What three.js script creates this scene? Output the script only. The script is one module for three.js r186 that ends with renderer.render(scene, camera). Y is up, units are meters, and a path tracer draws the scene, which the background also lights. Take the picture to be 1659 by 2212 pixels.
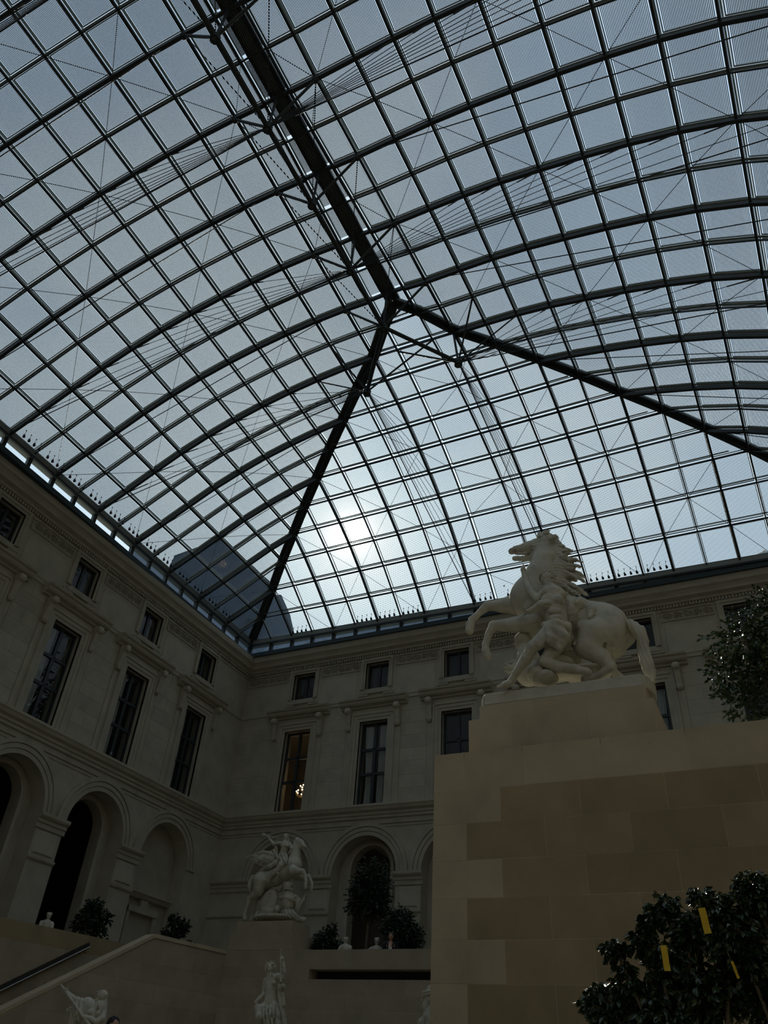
import * as THREE from 'three';
import { mergeGeometries } from 'three/addons/utils/BufferGeometryUtils.js';
import { ImprovedNoise } from 'three/addons/math/ImprovedNoise.js';
import { RoundedBoxGeometry } from 'three/addons/geometries/RoundedBoxGeometry.js';

// ---------------------------------------------------------------- camera, sky, sun, exposure
const V = (x, y, z) => new THREE.Vector3(x, y, z);
const scene = new THREE.Scene();
const camera = new THREE.PerspectiveCamera(67.37, 1659 / 2212, 0.1, 600);
camera.rotation.order = 'YXZ';
camera.rotation.set(0.65558, 0.48941, 0.07474);
camera.position.set(26.665, 1.6, 34.402);
scene.add(camera);
const renderer = new THREE.WebGLRenderer({ antialias: true });
renderer.toneMapping = THREE.LinearToneMapping;
renderer.toneMappingExposure = 1.0;
renderer.shadowMap.enabled = true;

const SKYK = 1.3, SUNK = 3.6;
const SUN = V(-0.41795, 0.58288, -0.69683).normalize();
const noise3 = new ImprovedNoise();
const fbm = (x, y, z, n = 4) => { let s = 0, a = 0.5; for (let i = 0; i < n; i++) { s += a * noise3.noise(x, y, z); x *= 2.03; y *= 2.03; z *= 2.03; a *= 0.5; } return s; };
const clamp = (x, a = 0, b = 1) => Math.min(b, Math.max(a, x)), mix = (a, b, t) => a + (b - a) * t;
const smooth = (a, b, x) => { const t = clamp((x - a) / (b - a)); return t * t * (3 - 2 * t); };
{
  // a thinly clouded afternoon sky: blue overhead, milky near the horizon, a wide bright aureole of lit haze round the sun
  const w = 1024, h = 512, px = new Float32Array(w * h * 4);
  for (let y = 0; y < h; y++) for (let x = 0; x < w; x++) {
    const lat = ((y + 0.5) / h - 0.5) * Math.PI, lon = ((x + 0.5) / w - 0.5) * 2 * Math.PI;
    const dx = Math.cos(lat) * Math.cos(lon), dy = Math.sin(lat), dz = Math.cos(lat) * Math.sin(lon);
    const up = Math.max(dy, 0.0), t = Math.pow(up, 0.55);
    let r = mix(0.62, 0.36, t), g = mix(0.71, 0.455, t), b = mix(0.74, 0.60, t);
    const q = 1 / (up + 0.25), c = smooth(-0.08, 0.30, fbm(dx * q * 2.1 + 3.1, dy * 2, dz * q * 2.1 + 7.7, 5)) * 0.55;
    r = mix(r, 0.66, c); g = mix(g, 0.71, c); b = mix(b, 0.76, c);
    const cosA = clamp(dx * SUN.x + dy * SUN.y + dz * SUN.z, -1, 1), a = Math.acos(cosA) * 180 / Math.PI;
    const glow = 32 * Math.exp(-a / 0.42) + 0.75 * Math.exp(-a / 4) + 0.45 * Math.exp(-a / 16);
    r += glow * 0.98; g += glow; b += glow * 0.93;
    const o = (y * w + x) * 4; px[o] = r * SKYK; px[o + 1] = g * SKYK; px[o + 2] = b * SKYK; px[o + 3] = 1;
  }
  const sky = new THREE.DataTexture(px, w, h, THREE.RGBAFormat, THREE.FloatType);
  sky.mapping = THREE.EquirectangularReflectionMapping; sky.magFilter = THREE.LinearFilter; sky.needsUpdate = true;
  scene.background = sky;
}
const sun = new THREE.DirectionalLight(0xfff1dc, SUNK);
sun.position.copy(SUN).multiplyScalar(90).add(V(17, 10, 22)); sun.target.position.set(17, 10, 22);
sun.castShadow = true; sun.shadow.mapSize.set(4096, 4096);
Object.assign(sun.shadow.camera, { left: -45, right: 45, top: 45, bottom: -45, near: 1, far: 200 });
sun.name = 'sun'; scene.add(sun, sun.target);
// ---------------------------------------------------------------- helpers
let seed = 20240611;
const rnd = () => { seed = (seed + 0x6D2B79F5) | 0; let t = Math.imul(seed ^ (seed >>> 15), 1 | seed); t = (t + Math.imul(t ^ (t >>> 7), 61 | t)) ^ t; return ((t ^ (t >>> 14)) >>> 0) / 4294967296; };
const rr = (a, b) => a + (b - a) * rnd();
const used = new Map();
const numbered = (name) => { const n = used.get(name) ?? 0; used.set(name, n + 1); return n ? name + '_' + String(n).padStart(3, '0') : name; };
const shade = (o) => { o.castShadow = true; o.receiveShadow = true; return o; };
function thing(name, label, category, [x, y, z] = [0, 0, 0], turn = 0, group) {
  const o = new THREE.Group(); o.name = numbered(name); o.position.set(x, y, z); o.rotation.y = turn; scene.add(o);
  o.userData = { label, category }; if (group) o.userData.group = group;
  return o;
}
function struct(name, label, category, [x, y, z] = [0, 0, 0], turn = 0) {
  const o = thing(name, label, category, [x, y, z], turn); o.userData.kind = 'structure'; return o;
}
function part(name, geo, mat, parent, label, kind) {
  const m = shade(new THREE.Mesh(geo, mat)); m.name = numbered(name); parent.add(m);
  if (label) m.userData.label = label; if (kind) m.userData.kind = kind;
  return m;
}
const clean = (g) => { if (g.index) g = g.toNonIndexed(); for (const k of Object.keys(g.attributes)) if (!['position', 'normal', 'uv'].includes(k)) g.deleteAttribute(k); if (!g.attributes.normal) g.computeVertexNormals(); g.morphAttributes = {}; return g; };
// uv in metres from the position, across the axis the face looks along
function metreUV(g) {
  const p = g.attributes.position, n = g.attributes.normal, uv = new Float32Array(p.count * 2);
  for (let i = 0; i < p.count; i++) {
    const a = Math.abs(n.getX(i)), b = Math.abs(n.getY(i)), c = Math.abs(n.getZ(i));
    const [u, v] = b >= a && b >= c ? [p.getX(i), p.getZ(i)] : a >= c ? [p.getZ(i), p.getY(i)] : [p.getX(i), p.getY(i)];
    uv[i * 2] = u; uv[i * 2 + 1] = v;
  }
  g.setAttribute('uv', new THREE.BufferAttribute(uv, 2)); return g;
}
const join = (list) => metreUV(mergeGeometries(list.map(clean)));
// a box from corner to corner
const box = (x0, y0, z0, x1, y1, z1) => { const g = new THREE.BoxGeometry(Math.abs(x1 - x0), Math.abs(y1 - y0), Math.abs(z1 - z0)); g.translate((x0 + x1) / 2, (y0 + y1) / 2, (z0 + z1) / 2); return g; };
// a box with its front edges (towards +z) taken off
function block(x0, y0, x1, y1, z0, z1, c = 0.012) {
  const P = [[x0, y0, z0], [x1, y0, z0], [x1, y1, z0], [x0, y1, z0], [x0, y0, z1 - c], [x1, y0, z1 - c], [x1, y1, z1 - c], [x0, y1, z1 - c], [x0 + c, y0 + c, z1], [x1 - c, y0 + c, z1], [x1 - c, y1 - c, z1], [x0 + c, y1 - c, z1]];
  const Q = [[8, 9, 10, 11], [4, 5, 9, 8], [5, 6, 10, 9], [6, 7, 11, 10], [7, 4, 8, 11], [0, 1, 5, 4], [1, 2, 6, 5], [2, 3, 7, 6], [3, 0, 4, 7]], v = [];
  for (const [a, b, d, e] of Q) for (const k of [a, b, d, a, d, e]) v.push(...P[k]);
  const g = new THREE.BufferGeometry(); g.setAttribute('position', new THREE.Float32BufferAttribute(v, 3)); g.computeVertexNormals(); return metreUV(g);
}
const rod = (a, b, r, r2 = r, n = 6) => { const d = b.clone().sub(a), g = new THREE.CylinderGeometry(r2, r, d.length(), n, 1); g.applyQuaternion(new THREE.Quaternion().setFromUnitVectors(V(0, 1, 0), d.normalize())); g.translate((a.x + b.x) / 2, (a.y + b.y) / 2, (a.z + b.z) / 2); return g; };
const ball = (c, r, n = 10) => { const g = new THREE.SphereGeometry(r, n, Math.max(5, n - 3)); g.translate(c.x, c.y, c.z); return g; };
// a bar of rectangular section swept along points; ups gives the direction of its depth
function sweep(pts, w, d, up = () => V(0, 1, 0)) {
  const v = [], R = pts.map((p, i) => {
    const t = pts[Math.min(i + 1, pts.length - 1)].clone().sub(pts[Math.max(i - 1, 0)]).normalize();
    const u = up(i).clone(); u.addScaledVector(t, -u.dot(t)).normalize(); const s = t.clone().cross(u).normalize();
    return [[-1, -1], [1, -1], [1, 1], [-1, 1]].map(([a, b]) => p.clone().addScaledVector(s, a * w / 2).addScaledVector(u, b * d / 2));
  });
  const quad = (a, b, c, e) => { for (const k of [a, b, c, a, c, e]) v.push(k.x, k.y, k.z); };
  for (let i = 0; i + 1 < R.length; i++) for (let k = 0; k < 4; k++) quad(R[i][k], R[i][(k + 1) % 4], R[i + 1][(k + 1) % 4], R[i + 1][k]);
  quad(R[0][3], R[0][2], R[0][1], R[0][0]); const e = R.at(-1); quad(e[0], e[1], e[2], e[3]);
  const g = new THREE.BufferGeometry(); g.setAttribute('position', new THREE.Float32BufferAttribute(v, 3)); g.computeVertexNormals();
  g.setAttribute('uv', new THREE.Float32BufferAttribute(new Float32Array(v.length / 3 * 2), 2)); return g;
}
// moulding: a profile of [out, y] pairs extruded along x from x0 to x1, outwards = +z from zf
function moulding(profile, x0, x1, zf) {
  const s = new THREE.Shape(profile.map(([o, y]) => new THREE.Vector2(o, y)));
  const g = new THREE.ExtrudeGeometry(s, { depth: x1 - x0, bevelEnabled: false });   // shape x = out, y = y, extrude along z
  g.rotateY(-Math.PI / 2); g.scale(1, 1, 1); g.translate(x1, 0, zf); return g;
}
// ---------------------------------------------------------------- materials
function tex(size, fn, srgb = true) {
  const d = new Uint8Array(size * size * 4);
  for (let y = 0; y < size; y++) for (let x = 0; x < size; x++) { const c = fn(x / size, y / size), o = (y * size + x) * 4; for (let k = 0; k < 3; k++) d[o + k] = clamp(c[k]) * 255; d[o + 3] = 255; }
  const t = new THREE.DataTexture(d, size, size); t.wrapS = t.wrapT = THREE.RepeatWrapping; t.magFilter = THREE.LinearFilter; if (srgb) t.colorSpace = THREE.SRGBColorSpace; t.needsUpdate = true; return t;
}
const lat = Array.from({ length: 4096 }, rnd);
const vn = (x, y, p) => { const f = (a, b) => lat[(((a % p) + p) % p) * 61 + (((b % p) + p) % p) * 7 & 4095], i = Math.floor(x), j = Math.floor(y), u = x - i, v = y - j, a = u * u * (3 - 2 * u), b = v * v * (3 - 2 * v); return mix(mix(f(i, j), f(i + 1, j), a), mix(f(i, j + 1), f(i + 1, j + 1), a), b); };
const tile = (u, v, p, n = 4) => { let s = 0, a = 0.5, t = 0; for (let i = 0; i < n; i++) { s += a * vn(u * p, v * p, p); t += a; a *= 0.55; p *= 2; } return s / t; };
const grainMap = tex(512, (u, v) => { const g = 0.86 + 0.16 * tile(u, v, 4, 6) + 0.05 * (rnd() - 0.5) - 0.22 * Math.max(0, tile(u + 0.3, v * 1.0, 48, 2) - 0.74); return [g, g * 0.995, g * 0.985]; });
const veinMap = tex(512, (u, v) => { const g = 0.84 + 0.2 * tile(u, v, 6, 6) - 0.35 * Math.max(0, tile(u, v, 9, 4) - 0.6) + 0.03 * (rnd() - 0.5); return [g, g, g * 0.98]; });
const grainBump = tex(256, (u, v) => { const g = 0.5 * tile(u, v, 16, 4) + 0.5 * rnd(); return [g, g, g]; }, false);
const scaled = (t, s) => { const c = t.clone(); c.repeat.set(s, s); c.needsUpdate = true; return c; };
const std = (o) => new THREE.MeshStandardMaterial(o), phys = (o) => new THREE.MeshPhysicalMaterial(o);
const lin = (r, g, b) => new THREE.Color().setRGB(r, g, b);
const gm = scaled(grainMap, 0.45), gm2 = scaled(grainMap, 0.8), gb = scaled(grainBump, 2.2), vm = scaled(veinMap, 0.7);
const stone = (r, g, b) => std({ color: lin(r, g, b), roughness: 0.88, map: gm, bumpMap: gb, bumpScale: 0.0012 });
const M = {
  wall: stone(0.47, 0.43, 0.345), wallB: stone(0.445, 0.405, 0.325), wallC: stone(0.49, 0.45, 0.36), trim: stone(0.46, 0.42, 0.335), deep: stone(0.32, 0.285, 0.22), joint: stone(0.36, 0.32, 0.25),
  slabs: [stone(0.405, 0.312, 0.19), stone(0.38, 0.292, 0.175), stone(0.43, 0.332, 0.205), stone(0.36, 0.276, 0.166)], soft: [stone(0.42, 0.36, 0.265), stone(0.44, 0.375, 0.275), stone(0.405, 0.345, 0.25)], pale: [stone(0.565, 0.472, 0.332), stone(0.535, 0.445, 0.312)], mortar: stone(0.62, 0.53, 0.39), floor: stone(0.42, 0.37, 0.29),
  marble: std({ color: lin(0.60, 0.565, 0.48), roughness: 0.62, map: vm, bumpMap: gb, bumpScale: 0.001 }), marbleDim: std({ color: lin(0.56, 0.52, 0.43), roughness: 0.65, map: vm, bumpMap: gb, bumpScale: 0.001 }),
  steel: std({ color: lin(0.04, 0.047, 0.048), roughness: 0.55, metalness: 0.2 }), steelGrey: std({ color: lin(0.27, 0.305, 0.29), roughness: 0.6 }), tube: std({ color: lin(0.05, 0.055, 0.065), roughness: 0.5, metalness: 0.3 }), cable: std({ color: lin(0.03, 0.033, 0.04), roughness: 0.5, metalness: 0.3 }),
  lead: std({ color: lin(0.05, 0.075, 0.09), roughness: 0.6, metalness: 0.2 }),
  glass: phys({ color: lin(0.88, 0.955, 0.95), roughness: 0.02, transmission: 1, thickness: 0, ior: 1.5, transparent: false }),
  window: phys({ color: lin(0.80, 0.86, 0.88), roughness: 0.03, transmission: 1, thickness: 0, ior: 1.5, bumpMap: scaled(tex(256, (u, v) => { const g = tile(u, v, 5, 3); return [g, g, g]; }, false), 1.1), bumpScale: 0.02 }),
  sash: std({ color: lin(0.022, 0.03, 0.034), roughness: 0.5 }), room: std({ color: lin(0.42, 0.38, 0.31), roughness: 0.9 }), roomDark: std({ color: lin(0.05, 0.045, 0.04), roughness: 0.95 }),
  curtain: std({ color: lin(0.55, 0.53, 0.48), roughness: 0.95, side: THREE.DoubleSide }), slate: std({ color: lin(0.075, 0.105, 0.15), roughness: 0.7, map: gm2 }), black: std({ color: lin(0.012, 0.012, 0.013), roughness: 0.6 }), brass: std({ color: lin(0.5, 0.34, 0.12), roughness: 0.35, metalness: 0.9 }),
  rail: std({ color: lin(0.42, 0.42, 0.40), roughness: 0.3, metalness: 0.9 }), railDark: std({ color: lin(0.03, 0.028, 0.024), roughness: 0.5 }),
};
// ---------------------------------------------------------------- the glass roof: two vaulted slopes and a hip end on a square grid
const XL = [0.708, 2.193, 3.645, 5.02, 6.444, 7.855, 9.294, 10.717, 12.157, 13.582, 15.034, 16.187], XR = [33.57, 32.006, 30.443, 28.879, 27.368, 25.914, 24.417, 23.013, 21.632, 20.287, 18.887, 17.893];
const YL = [21.504, 22.279, 23.07, 23.802, 24.415, 24.926, 25.338, 25.664, 25.912, 26.076, 26.149, 26.123], YR = [21.456, 22.682, 23.644, 24.323, 24.814, 25.187, 25.504, 25.769, 25.925, 25.994, 26.03, 26.157];
const JN = 34, NI = 11, zAt = (j) => j <= 10 ? mix(0.738, 14.678, j / 10) : j <= 20 ? mix(14.678, 28.804, (j - 10) / 10) : 28.804 + (j - 20) * 1.413;
const lerpT = (T, i) => { const k = clamp(Math.floor(i), 0, NI - 1); return mix(T[k], T[k + 1], i - k); };
// a point of the structural grid: slope L, R (i = steps from the eave, j = steps along) or E (i = -11.5..11.5 across, j = rows up)
function grid(s, i, j) {
  const z = zAt(j), dz = clamp(z - 14, -20, 12);
  if (s === 'L') return V(lerpT(XL, i) + 0.029 * dz, 1.6 + lerpT(YL, i) - 0.004 * dz * i / NI, z);
  if (s === 'R') return V(lerpT(XR, i) - 0.032 * dz, 1.6 + lerpT(YR, i) - 0.004 * dz * i / NI + 0.114 * dz * (NI - i) / NI * (dz > 0 ? 1 : 0.35), z);
  const a = grid('L', Math.min(j, NI), j), b = grid('R', Math.min(j, NI), j), x = i <= NI ? grid('L', i, j).x : i >= 12 ? grid('R', 23 - i, j).x : mix(grid('L', NI, j).x, grid('R', NI, j).x, i - NI);   // i: 0..11 from the left eave, 12..23 on to the right one
  return V(x, mix(a.y, b.y, clamp((x - a.x) / Math.max(0.01, b.x - a.x))), z);
}
function normalAt(s, i, j) {
  const e = 0.2, a = grid(s, Math.max(0, i - e), j), b = grid(s, Math.min(s === 'E' ? 23 : NI, i + e), j), c = grid(s, i, Math.max(0, j - e)), d = grid(s, i, j + e);
  const n = b.sub(a).cross(d.sub(c)).normalize(); return n.y < 0 ? n.negate() : n;
}
const lifted = (s, i, j, h) => grid(s, i, j).addScaledVector(normalAt(s, i, j), h);
const roofs = {
  L: struct('ceiling_left', 'left slope of the vaulted glass roof with dark steel ribs and fine louvre tubes', 'glass roof'),
  R: struct('ceiling_right', 'right slope of the vaulted glass roof with dark steel ribs and fine louvre tubes', 'glass roof'),
  E: struct('ceiling_end', 'hipped end slope of the glass roof above the back wall around the sun', 'glass roof'),
};
const STEP = 6;
for (const s of ['L', 'R']) {
  const R = roofs[s];
  for (let j = 0; j <= JN; j++) {                                          // transverse arches, every second one heavy
    const top = Math.min(j, NI), n = Math.max(2, Math.ceil(top * 2)); if (j === 0) continue;
    const P = [], U = []; for (let k = 0; k <= n; k++) { const i = top * k / n; P.push(lifted(s, i, j, j % 2 ? 0.0 : -0.04)); U.push(normalAt(s, i, j)); }
    const arch = part('arch_rib', sweep(P, j % 2 ? 0.045 : 0.125, j % 2 ? 0.06 : 0.17, (k) => U[k]), M.steel, R);
    const P2 = P.map((p, k) => p.clone().addScaledVector(U[k], j % 2 ? 0.19 : 0.23));
    part('rib_flange', sweep(P2, j % 2 ? 0.085 : 0.10, 0.025, (k) => U[k]), M.steelGrey, arch);
  }
  for (let i = 0; i <= NI; i++) {                                          // purlins along the slope
    const P = [], U = []; for (let j = i; j <= JN; j++) { P.push(lifted(s, i, j, 0.0)); U.push(normalAt(s, i, j)); }
    const bar = part('purlin', sweep(P, 0.08, 0.10, (k) => U[k]), M.steel, R);
    part('glazing_bar', sweep(P.map((p, k) => p.clone().addScaledVector(U[k], 0.3)), 0.05, 0.04, (k) => U[k]), M.steelGrey, bar);
  }
}
{
  const R = roofs.E;
  for (let i = 1; i <= 22; i++) {                                          // rafters up the end slope
    const top = i <= NI ? i : 23 - i, P = [], U = []; for (let k = 0; k <= top * 2; k++) { P.push(lifted('E', i, k / 2, 0.05)); U.push(normalAt('E', i, k / 2)); }
    const heavy = top % 2 === 0; part('rafter', sweep(P, heavy ? 0.10 : 0.06, heavy ? 0.16 : 0.11, (k) => U[k]), M.steel, R);
  }
  for (let j = 1; j <= NI; j++) {                                          // level rails, each a pair of bars with small spacers
    const P = [], Q = [], U = []; for (let i = j; i <= 23 - j; i++) { P.push(lifted('E', i, j, 0.04)); U.push(normalAt('E', i, j)); }
    if (P.length < 2) continue;
    const rail = part('rail', sweep(P, 0.06, 0.10, (k) => U[k]), M.steel, R);
    const up = (i) => lifted('E', i, j + 0.13, 0.10); for (let i = j + 0.1; i <= 23 - j - 0.1; i += (23 - 2 * j - 0.2) / 40) Q.push(up(i));
    part('upper_rail', sweep(Q, 0.045, 0.045), M.steelGrey, rail);
  }
}
// glazing: a pane, a louvre frame and its tubes in every bay
const bar4 = (C, w, d) => { const o = []; for (let k = 0; k < C.length; k++) o.push(sweep([C[k], C[(k + 1) % C.length]], w, d)); return mergeGeometries(o.map(clean)); };
const paneMesh = (C) => { const g = new THREE.BufferGeometry(), v = []; for (let k = 1; k + 1 < C.length; k++) for (const p of [C[0], C[k], C[k + 1]]) v.push(p.x, p.y, p.z); g.setAttribute('position', new THREE.Float32BufferAttribute(v, 3)); g.computeVertexNormals(); g.setAttribute('uv', new THREE.Float32BufferAttribute(new Float32Array(v.length / 3 * 2), 2)); return g; };
const unitRod = new THREE.CylinderGeometry(1, 1, 1, 6, 1, true);
const rodMatrix = (a, b, r) => { const d = b.clone().sub(a), l = d.length(); return new THREE.Matrix4().compose(a.clone().add(b).multiplyScalar(0.5), new THREE.Quaternion().setFromUnitVectors(V(0, 1, 0), d.normalize()), V(r, l, r)); };
function instanced(name, mats, mat, parent, label) { const m = shade(new THREE.InstancedMesh(unitRod, mat, mats.length)); mats.forEach((x, k) => m.setMatrixAt(k, x)); m.name = numbered(name); m.userData.kind = 'stuff'; if (label) m.userData.label = label; parent.add(m); return m; }
const NT = 27, TR = 0.0128, GH = 0.34, LH = 0.20;
for (const s of ['L', 'R', 'E']) {
  const R = roofs[s], tubes = [], farPanes = [], farFrames = [], near = (j) => s === 'E' || j < 22;
  const cell = (C, tri, at) => {                                            // C: corners as [i, j]
    const c = C.reduce((a, [i, j]) => [a[0] + i / C.length, a[1] + j / C.length], [0, 0]);
    const inset = (k, f) => [mix(C[k][0], c[0], f), mix(C[k][1], c[1], f)];   // towards the middle of the bay
    const g = paneMesh(C.map((_, k) => { const [i, j] = inset(k, 0.02); return lifted(s, i, j, GH); }));
    const fr = bar4(C.map((_, k) => { const [i, j] = inset(k, s === 'E' ? 0.09 : 0.115); return lifted(s, i, j, LH); }), 0.032, 0.045);
    if (near(at)) { part('glass_pane', g, M.glass, R); part('louvre_frame', fr, M.steelGrey, R); } else { farPanes.push(g); farFrames.push(fr); }
  };
  if (s !== 'E') {
    for (let j = 0; j < JN; j++) for (let i = 0; i < NI; i++) {
      if (i > j) continue;
      if (i === j) cell([[i, j], [i, j + 1], [i + 1, j + 1]], true, j); else cell([[i, j], [i, j + 1], [i + 1, j + 1], [i + 1, j]], false, j);
      const n = Math.round(lifted(s, i, j + 0.5, LH).distanceTo(lifted(s, i + 1, j + 0.5, LH)) * 0.83 / 0.0445); for (let k = 0; k < n; k++) { const t = 0.085 + 0.83 * (k + 0.5) / n, j0 = i === j ? j + Math.max(t, 0.1) : j + 0.075; if (j0 < j + 0.9) tubes.push(rodMatrix(lifted(s, i + t, j0, LH), lifted(s, i + t, j + 0.925, LH), TR)); }
    }
  } else {
    for (let j = 0; j < NI; j++) for (let i = j; i < 23 - j; i++) {
      const l = i === j, r = i === 22 - j;
      if (l) cell([[i, j], [i + 1, j], [i + 1, j + 1]], true, j); else if (r) cell([[i, j], [i + 1, j], [i, j + 1]], true, j); else cell([[i, j], [i + 1, j], [i + 1, j + 1], [i, j + 1]], false, j);
      for (let k = 0; k < NT; k++) { const t = 0.06 + 0.88 * (k + 0.5) / NT, a = l ? Math.max(t, 0.06) : 0.05, b = r ? Math.min(1 - t, 0.94) : 0.95; if (b > a + 0.05) tubes.push(rodMatrix(lifted(s, i + a, j + t, LH), lifted(s, i + b, j + t, LH), TR * 0.72)); }
    }
  }
  instanced('louvre_tubes', tubes, M.tube, R, 'fine dark sun-shading tubes');
  if (farPanes.length) { part('far_panes', mergeGeometries(farPanes.map(clean)), M.glass, R, null, 'stuff'); part('far_frames', mergeGeometries(farFrames.map(clean)), M.steelGrey, R, null, 'stuff'); }
}
// ridge and hips: slatted casings over the joints of the slopes
const ridgeP = (j, h) => { const a = lifted('L', NI, j, h), b = lifted('R', NI, j, h); return a.add(b).multiplyScalar(0.5); };
const hipEnd = 11.6;
{
  const t = struct('ridge_beam', 'long dark slatted ridge casing running overhead along the roof top', 'roof beam');
  const P = []; for (let j = hipEnd; j <= JN; j += 1) P.push(ridgeP(j, 0.34)); P.push(ridgeP(JN, 0.34));
  part('casing', sweep(P, 0.52, 0.08), M.steelGrey, t);
  for (let k = 0; k < 7; k++) part('slat', sweep(P.map((p) => V(p.x - 0.21 + 0.07 * k, p.y - 0.06, p.z)), 0.026, 0.04), M.steel, t);
  for (const side of [-1, 1]) part('edge_rail', sweep(P.map((p) => V(p.x + side * 0.28, p.y - 0.06, p.z)), 0.05, 0.10), M.steel, t);
  { const a = lifted('L', NI, NI, LH), b = lifted('R', NI, NI, LH), c = lifted('R', NI, 12, LH), d = lifted('L', NI, 12, LH), u = []; for (let k = 0; k < 26; k++) { const f = 0.03 + 0.94 * k / 25; u.push(rod(a.clone().lerp(b, f), d.clone().lerp(c, f), 0.0128, 0.0128, 5)); } part('apex_tubes', mergeGeometries(u.map(clean)), M.tube, t, null, 'stuff'); part('glass_pane', paneMesh([a, d, c, b].map((p) => p.add(V(0, GH - LH, 0)))), M.glass, t); }
  // bays between the two top purlins
  const tubes = [];
  for (let j = 12; j < JN; j++) {
    const C = [lifted('L', NI, j, GH), lifted('L', NI, j + 1, GH), lifted('R', NI, j + 1, GH), lifted('R', NI, j, GH)]; part('glass_pane', paneMesh(C), M.glass, t);
    for (let k = 0; k < 30; k++) { const f = 0.05 + 0.90 * (k + 0.5) / 30; if (Math.abs(f - 0.5) < 0.18) continue; const p = lifted('L', NI, j + 0.07, LH).lerp(lifted('R', NI, j + 0.07, LH), f), q = lifted('L', NI, j + 0.93, LH).lerp(lifted('R', NI, j + 0.93, LH), f); tubes.push(rodMatrix(p, q, TR)); }
  }
  instanced('louvre_tubes', tubes, M.tube, t);
  for (let j = 12; j <= JN; j++) part('crown_tie', sweep([lifted('L', NI, j, 0.04), ridgeP(j, 0.06), lifted('R', NI, j, 0.04)], j % 2 ? 0.05 : 0.105, j % 2 ? 0.08 : 0.17), M.steel, t);
}
for (const s of ['L', 'R']) {
  const t = struct(s === 'L' ? 'hip_beam' : 'hip_beam', s === 'L' ? 'steep dark hip beam falling from the ridge to the near left roof corner beside the sun' : 'long slatted hip beam slanting down from the ridge to the right', 'roof beam');
  const P = [], apex = ridgeP(hipEnd, 0.12); for (let k = 0; k <= 22; k++) { const j = k / 2; P.push(lifted(s, j, j, 0.12)); } P.push(apex);
  const side = V(s === 'L' ? 1 : -1, 0, 1).normalize(), across = V(side.z, 0, -side.x);
  part('casing', sweep(P.map((p) => p.clone().add(V(0, 0.10, 0))), 0.50, 0.08), M.steelGrey, t);
  for (let k = 0; k < 7; k++) part('slat', sweep(P.map((p) => p.clone().addScaledVector(across, -0.20 + 0.067 * k).add(V(0, 0.04, 0))), 0.028, 0.04), M.steel, t);
  part('lower_chord', sweep(P.map((p) => p.clone().add(V(0, -0.14, 0))), 0.10, 0.14), M.steel, t);
  part('edge_rail', sweep(P.map((p) => p.clone().addScaledVector(across, 0.23)), 0.045, 0.11), M.steel, t);
}
// king posts: inverted pyramids of struts under every heavy arch, joined by a chord below the ridge
const lowNode = (j) => V(17.03, 25.66, zAt(j)), hub = (s, j) => lifted(s, 10, j, -0.12);
const sideNode = { L: V(14.91, 25.64, 14.68), R: V(19.07, 25.69, 14.68) };
const hubGeo = (c, r) => { const g = new THREE.CylinderGeometry(r * 0.62, r, r * 2.0, 10); g.translate(c.x, c.y, c.z); return mergeGeometries([clean(g), clean(ball(c, r * 1.05, 9)), clean(ball(V(c.x, c.y - r, c.z), r * 0.55, 8))]); };
for (let j = 12; j <= 32; j += 2) {
  const c = lowNode(j), t = struct('roof_truss', ['truss node at the foot of the ridge with struts to the hip', 'second ridge truss from the hip with a fan of cables', 'third ridge truss from the hip', 'fourth ridge truss from the hip with a fan of cables', 'fifth ridge truss from the hip near the top edge'][(j - 12) / 2] ?? 'ridge truss overhead behind the viewer ' + ['', 'first', 'second', 'third', 'fourth', 'fifth', 'last'][(j - 20) / 2], 'roof truss');
  part('node', hubGeo(c, 0.15), M.steel, t);
  for (const s of ['L', 'R']) { part('strut', rod(c, hub(s, j), 0.05, 0.05, 8), M.steel, t); part('hub', ball(hub(s, j), 0.13), M.steel, t); }
  part('strut', rod(c, ridgeP(j, -0.05), 0.045, 0.045, 8), M.steel, t);
  for (const s of ['L', 'R']) part('stay', rod(c, lifted(s, 10, Math.min(j + 2, JN), -0.05), 0.014), M.cable, t);
  const prev = j > 12 ? lowNode(j - 2) : null;
  if (prev) part('chord', rod(c, prev, 0.085, 0.085, 10), M.steel, t); else for (const s of ['L', 'R']) part('chord', rod(c, sideNode[s], 0.085, 0.085, 10), M.steel, t);
  // cables under the arch
  for (const s of ['L', 'R']) {
    const fan = j === 14 || j === 18 || j === 22;
    if (fan) { for (let i = 8; i >= 1; i--) { const e = lifted(s, i, j, -0.1); part('cable', rod(c, e, 0.012, 0.012, 5), M.cable, t); part('cable_end', rod(e.clone().lerp(c, 0.13 - 0.01 * (8 - i)), e, 0.024, 0.03, 6), M.steel, t); } part('tie', rod(c, lifted(s, 0.15, j, 0.05), 0.022, 0.022, 6), M.cable, t); }
    else { const e = lifted(s, 0.2, j, 0.02), m = lifted(s, 9.4, j, -0.14); part('tie', rod(m, e, 0.020, 0.020, 6), M.cable, t); part('cable_end', rod(e, e.clone().lerp(m, 0.08), 0.05, 0.03, 6), M.steel, t); }
  }
}
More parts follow.
